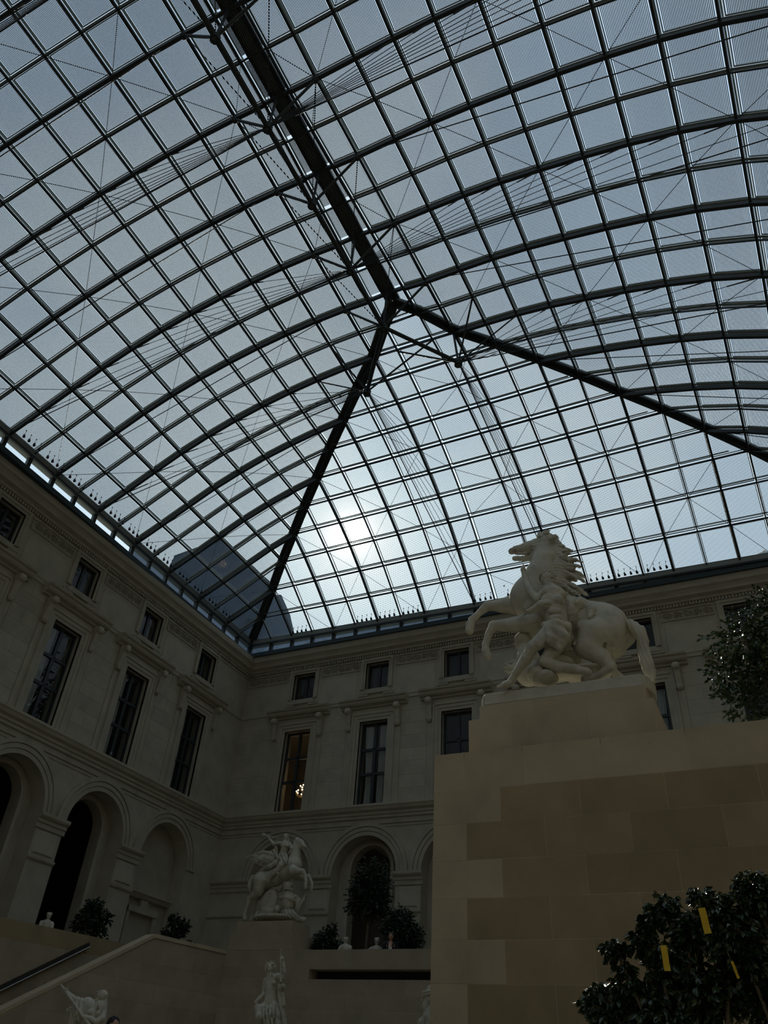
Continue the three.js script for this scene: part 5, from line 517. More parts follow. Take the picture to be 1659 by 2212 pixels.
const GROOM_DRAPE=[['c',-0.138,1.46,0.76,0.096,1.414,0.82,0.098,0.124,0.03],['c',0.096,1.414,0.82,0.283,1.372,0.72,0.124,0.097,0.03],['c',-0.112,1.352,0.78,-0.012,1.072,0.82,0.108,0.12,0.03],['c',-0.012,1.072,0.82,0.1,0.924,0.78,0.12,0.074,0.03],['c',0.115,1.319,0.82,0.203,1.133,0.8,0.113,0.122,0.03],['c',0.203,1.133,0.8,0.122,0.93,0.76,0.122,0.069,0.03],['c',0.269,1.447,0.64,0.196,1.141,0.67,0.081,0.107,0.03],['c',0.196,1.141,0.67,0.132,0.998,0.68,0.107,0.064,0.03],['e',0.047,1.355,0.66,0.23,0.163,0.24,-0.2,0.04]];
const HORSE_ROCK=[['e',0.029,1.104,-0.05,0.332,0.305,0.42,0,0.08],['e',-0.177,0.824,0.1,0.465,0.219,0.5,0,0.08],['e',0.425,0.652,-0.05,0.458,0.108,0.5,0,0.06],['e',-0.843,1.629,-0.05,0.196,0.167,0.3,0,0.05],['e',-0.672,1.78,-0.15,0.159,0.116,0.25,0,0.05],['c',-0.836,1.5,-0.05,-0.75,1.177,0,0.178,0.226,0.08],['c',-0.75,1.177,0,-0.742,0.792,0.1,0.226,0.263,0.08],['e',-0.469,0.598,0.3,0.244,0.162,0.35,0,0.05],['e',-0.27,0.471,0.45,0.213,0.133,0.25,0,0.04],['c',-0.861,0.986,0.05,-1.12,1.053,0.05,0.062,0.04,0.02],['c',-1.12,1.053,0.05,-1.219,1.191,0,0.04,0.014,0.02],['c',-0.853,0.848,0.1,-1.123,0.932,0.11,0.061,0.039,0.02],['c',-1.123,0.932,0.11,-1.251,0.92,0.08,0.039,0.014,0.02],['c',-0.835,0.892,0.15,-1.11,0.995,0.17,0.061,0.039,0.02],['c',-1.11,0.995,0.17,-1.264,1.11,0.16,0.039,0.014,0.02],['c',-0.869,0.831,0.05,-1.098,0.939,0.05,0.061,0.039,0.02],['c',-1.098,0.939,0.05,-1.245,1.151,0,0.039,0.014,0.02],['c',-0.851,0.875,0.1,-1.074,1,0.11,0.061,0.039,0.02],['c',-1.074,1,0.11,-1.271,1.012,0.08,0.039,0.014,0.02],['c',-0.834,0.919,0.15,-1.002,1.025,0.17,0.061,0.039,0.02],['c',-1.002,1.025,0.17,-1.175,0.993,0.16,0.039,0.014,0.02],['c',-0.868,0.858,0.05,-1.03,0.994,0.05,0.061,0.039,0.02],['c',-1.03,0.994,0.05,-1.268,1.155,0,0.039,0.014,0.02],['c',-0.85,0.902,0.1,-0.988,1.051,0.11,0.061,0.039,0.02],['c',-0.988,1.051,0.11,-1.288,1.182,0.08,0.039,0.014,0.02],['c',-0.842,0.766,0.15,-0.932,0.884,0.17,0.061,0.039,0.02],['c',-0.932,0.884,0.17,-1.204,0.834,0.16,0.039,0.014,0.02],['c',-0.867,0.886,0.05,-0.934,1.028,0.05,0.061,0.039,0.02],['c',-0.934,1.028,0.05,-1.296,1.05,0,0.039,0.014,0.02],['c',-0.849,0.93,0.1,-0.883,1.04,0.11,0.061,0.039,0.02],['c',-0.883,1.04,0.11,-1.191,1.237,0.08,0.039,0.014,0.02],['c',-0.84,0.793,0.15,-0.837,0.904,0.17,0.061,0.039,0.02],['c',-0.837,0.904,0.17,-1.222,0.988,0.16,0.039,0.014,0.02],['c',-0.555,0.719,0.45,-0.564,0.551,0.5,0.03,0.032,0.01],['c',-0.564,0.551,0.5,-0.537,0.425,0.48,0.032,0.024,0.01],['c',-0.507,0.694,0.45,-0.512,0.543,0.5,0.03,0.032,0.01],['c',-0.512,0.543,0.5,-0.491,0.418,0.48,0.032,0.024,0.01],['c',-0.457,0.704,0.45,-0.461,0.535,0.5,0.03,0.032,0.01],['c',-0.461,0.535,0.5,-0.445,0.411,0.48,0.032,0.024,0.01],['c',-0.409,0.678,0.45,-0.409,0.527,0.5,0.03,0.032,0.01],['c',-0.409,0.527,0.5,-0.399,0.404,0.48,0.032,0.024,0.01],['c',-0.358,0.688,0.45,-0.358,0.519,0.5,0.03,0.032,0.01],['c',-0.358,0.519,0.5,-0.353,0.398,0.48,0.032,0.024,0.01],['c',-0.311,0.663,0.45,-0.307,0.511,0.5,0.03,0.032,0.01],['c',-0.307,0.511,0.5,-0.307,0.391,0.48,0.032,0.024,0.01],['c',-0.261,0.673,0.45,-0.256,0.503,0.5,0.029,0.032,0.01],['c',-0.256,0.503,0.5,-0.262,0.384,0.48,0.032,0.024,0.01],['c',-0.213,0.648,0.45,-0.205,0.496,0.5,0.029,0.032,0.01],['c',-0.205,0.496,0.5,-0.217,0.377,0.48,0.032,0.024,0.01],['c',-0.164,0.658,0.45,-0.154,0.488,0.5,0.029,0.032,0.01],['c',-0.154,0.488,0.5,-0.171,0.371,0.48,0.032,0.024,0.01]];
const PEGASUS_BODY=[['c',0.388,2.97,-0,0.528,2.882,-0,0.107,0.121,0.04],['c',0.528,2.882,-0,0.642,2.772,-0,0.121,0.082,0.04],['c',0.642,2.772,-0,0.726,2.711,-0,0.082,0.062,0.04],['c',0.452,2.829,-0,0.522,2.733,-0,0.121,0.082,0.04],['x',0.724,2.688,-0,0.072,0.014,0.12,-0.9,0.006],['x',0.756,2.721,0.035,0.017,0.014,0.02,0,0.004],['x',0.444,2.955,-0.115,0.029,0.022,0.03,-0.6,0.008],['e',0.454,2.948,-0.1,0.017,0.015,0.02,0,0.003],['x',0.589,2.888,0.115,0.029,0.022,0.03,-0.6,0.008],['e',0.58,2.89,0.1,0.017,0.014,0.02,0,0.003],['c',0.289,3.058,-0.05,0.219,3.014,-0.06,0.054,0.039,0.01],['c',0.219,3.014,-0.06,0.191,2.912,-0,0.039,0.015,0.01],['c',0.307,2.947,-0,0.239,2.896,-0,0.053,0.039,0.01],['c',0.239,2.896,-0,0.204,2.802,0.05,0.039,0.015,0.01],['c',0.325,2.837,0.05,0.258,2.778,0.06,0.053,0.039,0.01],['c',0.258,2.778,0.06,0.152,2.721,-0,0.039,0.015,0.01],['c',0.248,2.77,-0.05,0.163,2.713,-0.06,0.053,0.039,0.01],['c',0.163,2.713,-0.06,0.165,2.612,0.05,0.039,0.014,0.01],['c',0.266,2.66,-0,0.183,2.596,-0,0.053,0.039,0.01],['c',0.183,2.596,-0,0.114,2.532,-0,0.039,0.014,0.01],['c',0.284,2.551,0.05,0.203,2.481,0.06,0.053,0.038,0.01],['c',0.203,2.481,0.06,0.127,2.423,0.05,0.038,0.014,0.01],['c',0.207,2.485,-0.05,0.107,2.415,-0.06,0.053,0.039,0.01],['c',0.107,2.415,-0.06,0.076,2.343,-0,0.039,0.014,0.01],['c',0.329,3.052,-0.08,0.28,3.114,-0.1,0.034,0.012,0.02],['c',0.5,3.012,0.08,0.528,3.056,0.1,0.034,0.012,0.02],['c',0.381,2.924,-0,0.334,2.675,-0,0.133,0.181,0.08],['c',0.334,2.675,-0,0.347,2.402,-0,0.181,0.221,0.08],['c',0.347,2.402,-0,0.332,2.133,-0,0.221,0.298,0.08],['c',0.318,2.045,-0,-0.012,1.837,-0,0.31,0.322,0.1],['c',-0.012,1.837,-0,-0.405,1.677,-0,0.322,0.322,0.1],['c',-0.405,1.677,-0,-0.873,1.606,-0,0.322,0.336,0.1],['e',-1.045,1.613,-0,0.36,0.3,0.36,0.5,0.08],['c',0.476,1.804,0.25,0.712,1.768,0.27,0.2,0.122,0.05],['c',0.712,1.768,0.27,0.937,1.756,0.28,0.122,0.089,0.05],['c',0.937,1.756,0.28,1.07,1.577,0.28,0.093,0.065,0.03],['c',1.07,1.577,0.28,1.138,1.382,0.28,0.065,0.062,0.03],['c',1.14,1.371,0.28,1.126,1.276,0.28,0.055,0.069,0.02],['c',1.126,1.276,0.28,1.143,1.159,0.28,0.069,0.06,0.02],['c',0.35,1.768,-0.25,0.65,1.675,-0.28,0.202,0.123,0.05],['c',0.65,1.675,-0.28,0.881,1.688,-0.28,0.123,0.085,0.05],['c',0.881,1.688,-0.28,1.011,1.53,-0.28,0.09,0.064,0.03],['c',1.011,1.53,-0.28,1.074,1.409,-0.28,0.064,0.063,0.03],['c',1.075,1.398,-0.28,1.063,1.291,-0.28,0.056,0.065,0.02],['c',1.063,1.291,-0.28,1.07,1.194,-0.28,0.065,0.056,0.02],['c',-0.949,1.469,0.24,-0.963,1.16,0.26,0.285,0.201,0.06],['c',-0.963,1.16,0.26,-1.132,1.014,0.26,0.201,0.13,0.06],['c',-1.132,1.014,0.26,-1.345,0.88,0.26,0.13,0.09,0.06],['c',-1.345,0.88,0.26,-1.361,0.635,0.26,0.09,0.056,0.03],['c',-1.361,0.635,0.26,-1.426,0.403,0.26,0.056,0.061,0.03],['c',-1.424,0.392,0.26,-1.433,0.298,0.26,0.054,0.07,0.02],['c',-1.433,0.298,0.26,-1.393,0.182,0.26,0.07,0.079,0.02],['c',-1.011,1.531,-0.24,-1.083,1.228,-0.26,0.265,0.18,0.06],['c',-1.083,1.228,-0.26,-1.279,1.059,-0.26,0.18,0.108,0.06],['c',-1.279,1.059,-0.26,-1.398,0.931,-0.26,0.108,0.086,0.06],['c',-1.398,0.931,-0.26,-1.404,0.671,-0.26,0.081,0.055,0.03],['c',-1.404,0.671,-0.26,-1.452,0.479,-0.26,0.055,0.059,0.03],['c',-1.452,0.479,-0.26,-1.443,0.287,-0.26,0.059,0.076,0.03],['c',-1.325,1.736,-0,-1.501,1.675,-0,0.087,0.097,0.03],['c',-1.501,1.675,-0,-1.568,1.5,-0,0.097,0.106,0.03],['c',-1.568,1.5,-0,-1.576,1.323,-0,0.106,0.091,0.03],['c',-1.576,1.323,-0,-1.516,1.167,-0,0.091,0.038,0.03],['c',0.314,2.998,-0,0.214,2.911,-0,0.073,0.029,0.03],['c',0.289,2.884,-0,0.174,2.798,-0,0.073,0.029,0.03],['c',0.267,2.747,-0,0.153,2.662,-0,0.073,0.029,0.03],['c',0.245,2.611,-0,0.149,2.503,-0,0.072,0.029,0.03]];
const PEGASUS_WING=[['c',-0.494,2.397,0.1,-0.735,2.499,0.2,0.082,0.087,0.03],['c',-0.735,2.499,0.2,-0.997,2.534,0.25,0.087,0.073,0.03],['c',-0.997,2.534,0.25,-1.189,2.497,0.3,0.073,0.058,0.03],['e',-0.862,2.318,0.22,0.29,0.169,0.04,-0.2,0.04],['c',-1.167,2.508,0.27,-1.465,2.433,0.31,0.041,0.046,0.006],['c',-1.465,2.433,0.31,-1.701,2.351,0.31,0.046,0.032,0.006],['c',-1.701,2.351,0.31,-1.787,2.341,0.31,0.032,0.01,0.006],['c',-1.101,2.489,0.26,-1.381,2.403,0.3,0.041,0.046,0.006],['c',-1.381,2.403,0.3,-1.593,2.307,0.31,0.046,0.032,0.006],['c',-1.593,2.307,0.31,-1.678,2.297,0.31,0.032,0.01,0.006],['c',-1.034,2.47,0.25,-1.298,2.372,0.29,0.041,0.046,0.006],['c',-1.298,2.372,0.29,-1.485,2.263,0.31,0.046,0.032,0.006],['c',-1.485,2.263,0.31,-1.571,2.253,0.31,0.032,0.01,0.006],['c',-0.968,2.45,0.24,-1.215,2.342,0.28,0.041,0.046,0.006],['c',-1.215,2.342,0.28,-1.378,2.219,0.31,0.046,0.032,0.006],['c',-1.378,2.219,0.31,-1.463,2.209,0.31,0.032,0.01,0.006],['c',-0.902,2.431,0.23,-1.132,2.312,0.27,0.041,0.046,0.006],['c',-1.132,2.312,0.27,-1.272,2.175,0.31,0.046,0.031,0.006],['c',-1.272,2.175,0.31,-1.356,2.166,0.31,0.031,0.01,0.006],['c',-0.836,2.412,0.22,-1.049,2.282,0.26,0.041,0.046,0.006],['c',-1.049,2.282,0.26,-1.166,2.132,0.31,0.046,0.031,0.006],['c',-1.166,2.132,0.31,-1.25,2.122,0.31,0.031,0.01,0.006],['c',-0.77,2.393,0.21,-0.967,2.252,0.25,0.041,0.046,0.006],['c',-0.967,2.252,0.25,-1.06,2.089,0.31,0.046,0.031,0.006],['c',-1.06,2.089,0.31,-1.144,2.079,0.31,0.031,0.01,0.006],['c',-0.704,2.374,0.2,-0.885,2.222,0.24,0.041,0.046,0.006],['c',-0.885,2.222,0.24,-0.955,2.046,0.31,0.046,0.031,0.006],['c',-0.955,2.046,0.31,-1.039,2.036,0.31,0.031,0.01,0.006],['c',-0.639,2.355,0.19,-0.803,2.193,0.23,0.041,0.046,0.006],['c',-0.803,2.193,0.23,-0.85,2.003,0.31,0.046,0.031,0.006],['c',-0.85,2.003,0.31,-0.934,1.993,0.31,0.031,0.01,0.006],['c',-0.992,2.437,0.32,-1.091,2.298,0.35,0.036,0.041,0.006],['c',-1.091,2.298,0.35,-1.17,2.193,0.33,0.041,0.014,0.006],['c',-0.926,2.42,0.32,-1.023,2.276,0.35,0.036,0.041,0.006],['c',-1.023,2.276,0.35,-1.102,2.17,0.33,0.041,0.014,0.006],['c',-0.86,2.403,0.32,-0.956,2.255,0.35,0.036,0.041,0.006],['c',-0.956,2.255,0.35,-1.035,2.146,0.33,0.041,0.014,0.006],['c',-0.794,2.386,0.32,-0.89,2.234,0.35,0.036,0.041,0.006],['c',-0.89,2.234,0.35,-0.968,2.123,0.33,0.041,0.014,0.006],['c',-0.728,2.369,0.32,-0.823,2.212,0.35,0.036,0.041,0.006],['c',-0.823,2.212,0.35,-0.9,2.099,0.33,0.041,0.014,0.006],['c',-0.662,2.352,0.32,-0.756,2.191,0.35,0.036,0.041,0.006],['c',-0.756,2.191,0.35,-0.834,2.076,0.33,0.041,0.014,0.006],['c',-0.596,2.335,0.32,-0.69,2.17,0.35,0.036,0.041,0.006],['c',-0.69,2.17,0.35,-0.767,2.053,0.33,0.041,0.014,0.006],['c',-0.531,2.318,0.32,-0.624,2.149,0.35,0.036,0.041,0.006],['c',-0.624,2.149,0.35,-0.7,2.03,0.33,0.041,0.014,0.006],['c',-0.466,2.302,0.32,-0.558,2.128,0.35,0.036,0.041,0.006],['c',-0.558,2.128,0.35,-0.634,2.007,0.33,0.041,0.014,0.006],['c',-0.847,2.408,0.36,-0.891,2.315,0.38,0.031,0.034,0.006],['c',-0.891,2.315,0.38,-0.931,2.242,0.36,0.034,0.014,0.006],['c',-0.781,2.391,0.36,-0.825,2.296,0.38,0.031,0.034,0.006],['c',-0.825,2.296,0.38,-0.864,2.223,0.36,0.034,0.014,0.006],['c',-0.715,2.374,0.36,-0.759,2.277,0.38,0.031,0.034,0.006],['c',-0.759,2.277,0.38,-0.798,2.204,0.36,0.034,0.014,0.006],['c',-0.649,2.357,0.36,-0.692,2.258,0.38,0.031,0.034,0.006],['c',-0.692,2.258,0.38,-0.732,2.186,0.36,0.034,0.014,0.006],['c',-0.584,2.341,0.36,-0.627,2.239,0.38,0.031,0.034,0.006],['c',-0.627,2.239,0.38,-0.666,2.167,0.36,0.034,0.014,0.006],['c',-0.518,2.324,0.36,-0.561,2.22,0.38,0.031,0.034,0.006],['c',-0.561,2.22,0.38,-0.6,2.148,0.36,0.034,0.014,0.006],['c',-0.453,2.307,0.36,-0.495,2.201,0.38,0.031,0.034,0.006],['c',-0.495,2.201,0.38,-0.535,2.129,0.36,0.034,0.014,0.006],['c',-0.388,2.29,0.36,-0.43,2.182,0.38,0.031,0.033,0.006],['c',-0.43,2.182,0.38,-0.469,2.11,0.36,0.033,0.014,0.006]];
const FAME_BODY=[['e',-0.093,3.091,0.18,0.094,0.082,0.0695414,-0.05,0.02],['e',-0.137,3.045,0.18,0.049,0.061,0.0511334,-0.05,0.03],['c',-0.215,3.114,0.151,-0.177,3.096,0.209,0.014,0.014,0.02],['c',-0.204,3.09,0.18,-0.22,3.061,0.18,0.009,0.013,0.012],['x',-0.221,3.096,0.139,0.018,0.012,0.018408,-0.05,0.01],['e',-0.197,3.089,0.149,0.011,0.009,0.0102267,-0.05,0.004],['x',-0.167,3.071,0.221,0.018,0.012,0.018408,-0.05,0.01],['e',-0.156,3.07,0.211,0.011,0.009,0.0102267,-0.05,0.004],['x',-0.198,3.033,0.18,0.025,0.004,0.0286347,-0.05,0.006],['c',-0.183,3.025,0.168,-0.167,3.018,0.192,0.01,0.01,0.01],['c',-0.156,2.996,0.18,-0.166,3.001,0.18,0.018,0.016,0.02],['e',-0.128,3.081,0.115,0.014,0.023,0.00818134,-0.05,0.006],['e',-0.043,3.041,0.245,0.014,0.022,0.00818134,-0.05,0.006],['e',-0.215,3.14,0.143,0.032,0.027,0.03,2.9,0.006],['e',-0.181,3.149,0.18,0.032,0.027,0.03,2.6,0.006],['e',-0.139,3.154,0.217,0.032,0.027,0.03,2.3,0.006],['e',-0.151,3.181,0.162,0.032,0.027,0.03,2,0.006],['e',-0.098,3.174,0.198,0.032,0.027,0.03,1.7,0.006],['e',-0.104,3.187,0.143,0.032,0.027,0.03,1.4,0.006],['e',-0.05,3.165,0.18,0.032,0.027,0.03,1.1,0.006],['e',0,3.138,0.217,0.032,0.027,0.03,0.8,0.006],['e',-0.016,3.134,0.162,0.032,0.027,0.03,0.5,0.006],['e',0.021,3.1,0.198,0.032,0.027,0.03,0.2,0.006],['e',-0.011,3.093,0.143,0.032,0.027,0.03,-0.1,0.006],['e',0.008,3.06,0.18,0.032,0.027,0.03,-0.4,0.006],['e',0.018,3.031,0.217,0.032,0.027,0.03,-0.7,0.006],['e',-0.04,3.034,0.162,0.032,0.027,0.03,-1,0.006],['e',-0.184,3.182,0.18,0.022,0.037,0.02,-0.4,0.004],['e',-0.146,3.188,0.18,0.022,0.037,0.02,-0.2,0.004],['e',-0.106,3.174,0.18,0.022,0.037,0.02,-0,0.004],['e',-0.068,3.18,0.18,0.022,0.037,0.02,0.2,0.004],['e',-0.028,3.166,0.18,0.022,0.037,0.02,0.4,0.004],['c',-0.043,3.081,0.16,0.014,3.002,0.14,0.049,0.036,0.012],['c',0.014,3.002,0.14,0.047,2.884,0.14,0.036,0.024,0.012],['c',-0.087,2.986,0.18,-0.086,2.893,0.18,0.058,0.073,0.03],['c',-0.084,2.79,0.18,-0.068,2.606,0.18,0.169,0.149,0.05],['c',-0.068,2.606,0.18,-0.103,2.471,0.18,0.149,0.144,0.05],['c',-0.103,2.471,0.18,-0.144,2.293,0.18,0.144,0.173,0.05],['e',-0.097,2.719,0.28,0.072,0.068,0.1,0,0.03],['e',0.076,2.715,0.26,0.072,0.067,0.1,0,0.03],['c',-0.294,2.859,0.18,-0.418,2.841,0.23,0.078,0.066,0.025],['c',-0.418,2.841,0.23,-0.571,2.815,0.23,0.066,0.058,0.025],['c',-0.571,2.815,0.23,-0.71,2.95,0.23,0.058,0.049,0.025],['c',-0.71,2.95,0.23,-0.855,3.081,0.21,0.049,0.037,0.025],['e',-0.889,3.106,0.21,0.039,0.034,0.045,0,0.01],['c',0.141,2.8,0.18,0.237,2.635,0.18,0.077,0.062,0.025],['c',0.237,2.635,0.18,0.212,2.523,0.18,0.062,0.048,0.025],['c',0.212,2.523,0.18,0.157,2.451,0.21,0.048,0.034,0.025],['c',-0.18,2.245,0.2,-0.331,2.098,0.28,0.139,0.119,0.04],['c',-0.331,2.098,0.28,-0.526,1.991,0.3,0.119,0.1,0.04],['c',-0.526,1.991,0.3,-0.769,1.944,0.26,0.096,0.081,0.03],['c',-0.769,1.944,0.26,-0.958,1.906,0.22,0.081,0.058,0.03],['c',-0.958,1.906,0.22,-1.077,1.855,0.22,0.058,0.038,0.03],['c',0.004,2.199,0.26,-0.024,1.972,0.38,0.134,0.114,0.04],['c',-0.024,1.972,0.38,-0.15,1.792,0.42,0.114,0.094,0.04],['c',-0.15,1.792,0.42,-0.268,1.661,0.44,0.09,0.08,0.03],['c',-0.268,1.661,0.44,-0.403,1.557,0.44,0.08,0.052,0.03],['c',-0.403,1.557,0.44,-0.459,1.483,0.44,0.052,0.047,0.03],['c',-0.459,1.483,0.44,-0.451,1.381,0.46,0.047,0.031,0.03]];
const FAME_DRAPE=[['e',-0.085,2.352,0.2,0.204,0.132,0.2,0.2,0.03],['c',-0.34,2.386,0.3,-0.154,2.245,0.38,0.043,0.043,0.015],['c',-0.154,2.245,0.38,-0.064,2.134,0.36,0.043,0.026,0.015],['c',-0.259,2.377,0.3,-0.094,2.224,0.38,0.043,0.043,0.015],['c',-0.094,2.224,0.38,-0.026,2.11,0.36,0.043,0.026,0.015],['c',-0.179,2.369,0.3,-0.035,2.203,0.38,0.043,0.043,0.015],['c',-0.035,2.203,0.38,0.011,2.086,0.36,0.043,0.026,0.015],['c',-0.099,2.36,0.3,0.024,2.183,0.38,0.043,0.043,0.015],['c',0.024,2.183,0.38,0.049,2.062,0.36,0.043,0.026,0.015],['c',-0.019,2.352,0.3,0.083,2.162,0.38,0.043,0.043,0.015],['c',0.083,2.162,0.38,0.086,2.038,0.36,0.043,0.026,0.015],['c',0.061,2.343,0.3,0.142,2.142,0.38,0.043,0.043,0.015],['c',0.142,2.142,0.38,0.123,2.014,0.36,0.043,0.026,0.015],['c',0.141,2.335,0.3,0.201,2.121,0.38,0.043,0.043,0.015],['c',0.201,2.121,0.38,0.16,1.99,0.36,0.043,0.026,0.015],['c',-0.446,2.377,0.08,-0.577,2.571,0.06,0.097,0.097,0.03],['c',-0.577,2.571,0.06,-0.576,2.732,0.06,0.097,0.073,0.03],['c',-0.701,2.623,0.06,-0.763,2.552,0.08,0.063,0.034,0.02],['c',-0.235,1.791,0.44,-0.075,1.684,0.4,0.061,0.047,0.02],['c',-0.075,1.684,0.4,-0.114,1.516,0.38,0.047,0.028,0.02]];
const FAME_TRUMPET=[['c',-0.214,3.028,0.18,-0.563,3.09,0.18,0.015,0.017,0.01],['c',-0.563,3.09,0.18,-0.942,3.171,0.2,0.017,0.022,0.01],['c',-0.942,3.171,0.2,-1.079,3.202,0.2,0.022,0.035,0.01],['c',-1.079,3.202,0.2,-1.155,3.219,0.2,0.037,0.084,0.01]];
const FAME_TROPHY=[['e',0.248,1.282,0.1,0.178,0.169,0.2,0,0.03],['c',0.061,1.418,0.1,0.24,1.422,0.1,0.056,0.047,0.02],['c',0.24,1.422,0.1,0.429,1.351,0.1,0.047,0.056,0.02],['c',0.187,1.168,0.24,0.401,1.174,0.28,0.033,0.033,0.02],['c',0.401,1.174,0.28,0.56,1.139,0.22,0.033,0.032,0.02],['c',0.194,1.123,0.15,0.215,0.994,0.15,0.051,0.042,0.03],['c',0.435,1.121,0.12,0.482,0.992,0.12,0.051,0.042,0.03],['e',0.364,0.729,0.08,0.278,0.347,0.24,0,0.04],['e',0.329,0.793,0.24,0.12,0.083,0.08,-0.1,0.05],['e',0.573,0.79,0.22,0.12,0.083,0.08,0.1,0.05],['c',0.298,0.948,0.05,0.385,0.483,0.05,0.221,0.161,0.05],['c',0.046,0.883,0.2,0.312,0.88,0.28,0.074,0.069,0.02],['c',0.312,0.88,0.28,0.539,0.81,0.28,0.069,0.06,0.02],['c',0.539,0.81,0.28,0.692,0.906,0.2,0.06,0.069,0.02],['c',0.662,0.885,0.1,0.761,0.672,0.1,0.092,0.078,0.03],['c',0.761,0.672,0.1,0.752,0.465,0.1,0.078,0.055,0.03],['e',-0.581,0.782,0.05,0.375,0.446,0.12,-0.6,0.03],['c',-0.712,0.458,0.1,-0.405,0.423,0.14,0.14,0.139,0.04],['c',-0.405,0.423,0.14,-0.134,0.437,0.14,0.139,0.115,0.04],['e',-0.024,0.482,0.22,0.138,0.143,0.16,0,0.03],['e',-0.212,0.247,0.05,0.969,0.111,0.42,0,0.04],['c',-1.256,0.205,-0,1.057,0.148,-0,0.094,0.091,0.05],['c',-0.892,0.433,0.2,-0.898,0.303,0.28,0.033,0.035,0.02],['c',-0.898,0.303,0.28,-1.052,0.167,0.3,0.035,0.021,0.02],['c',-0.808,0.373,0.2,-0.789,0.282,0.28,0.033,0.035,0.02],['c',-0.789,0.282,0.28,-0.945,0.182,0.3,0.035,0.021,0.02],['c',-0.742,0.4,0.2,-0.725,0.262,0.28,0.033,0.035,0.02],['c',-0.725,0.262,0.28,-0.831,0.163,0.3,0.035,0.021,0.02],['c',-0.675,0.428,0.2,-0.627,0.297,0.28,0.033,0.035,0.02],['c',-0.627,0.297,0.28,-0.724,0.177,0.3,0.035,0.021,0.02],['c',-0.593,0.368,0.2,-0.563,0.277,0.28,0.032,0.035,0.02],['c',-0.563,0.277,0.28,-0.611,0.159,0.3,0.035,0.021,0.02],['c',-0.526,0.395,0.2,-0.456,0.256,0.28,0.032,0.035,0.02],['c',-0.456,0.256,0.28,-0.504,0.173,0.3,0.035,0.021,0.02],['c',-0.46,0.423,0.2,-0.402,0.292,0.28,0.032,0.035,0.02],['c',-0.402,0.292,0.28,-0.392,0.154,0.3,0.035,0.021,0.02],['c',-0.378,0.363,0.2,-0.295,0.271,0.28,0.032,0.034,0.02],['c',-0.295,0.271,0.28,-0.286,0.168,0.3,0.034,0.021,0.02],['c',-0.312,0.39,0.2,-0.232,0.251,0.28,0.032,0.034,0.02],['c',-0.232,0.251,0.28,-0.174,0.15,0.3,0.034,0.021,0.02],['c',0.277,0.45,0.24,0.316,0.316,0.29,0.028,0.032,0.02],['c',0.316,0.316,0.29,0.321,0.164,0.28,0.032,0.02,0.02],['c',0.341,0.448,0.24,0.418,0.314,0.29,0.027,0.032,0.02],['c',0.418,0.314,0.29,0.466,0.173,0.28,0.032,0.02,0.02],['c',0.406,0.447,0.24,0.487,0.312,0.29,0.027,0.032,0.02],['c',0.487,0.312,0.29,0.614,0.158,0.28,0.032,0.02,0.02],['c',0.471,0.445,0.24,0.589,0.31,0.29,0.027,0.032,0.02],['c',0.589,0.31,0.29,0.687,0.168,0.28,0.032,0.02,0.02],['c',0.535,0.444,0.24,0.658,0.308,0.29,0.027,0.032,0.02],['c',0.658,0.308,0.29,0.834,0.153,0.28,0.032,0.02,0.02],['c',0.599,0.442,0.24,0.759,0.306,0.29,0.027,0.032,0.02],['c',0.759,0.306,0.29,0.977,0.162,0.28,0.032,0.02,0.02],['c',0.663,0.441,0.24,0.828,0.304,0.29,0.027,0.032,0.02],['c',0.828,0.304,0.29,1.053,0.149,0.28,0.032,0.02,0.02],['c',-0.447,1.251,-0.05,-0.203,1.236,-0.02,0.095,0.109,0.03],['c',-0.203,1.236,-0.02,-0.073,1.357,-0,0.109,0.071,0.03],['c',-0.608,1.213,-0.05,-0.849,1.122,-0.1,0.052,0.052,0.02],['c',-0.849,1.122,-0.1,-0.991,0.974,-0.1,0.052,0.047,0.02],['c',0.781,0.432,0.05,0.878,0.679,0.05,0.046,0.055,0.02],['c',0.878,0.679,0.05,0.981,0.885,0.05,0.055,0.046,0.02],['c',0.981,0.885,0.05,1.056,1.02,0.05,0.046,0.018,0.02],['c',0.898,0.72,0.05,1.03,0.821,0.05,0.046,0.023,0.02],['c',0.809,0.785,0.05,0.793,0.891,0.05,0.041,0.023,0.02]];
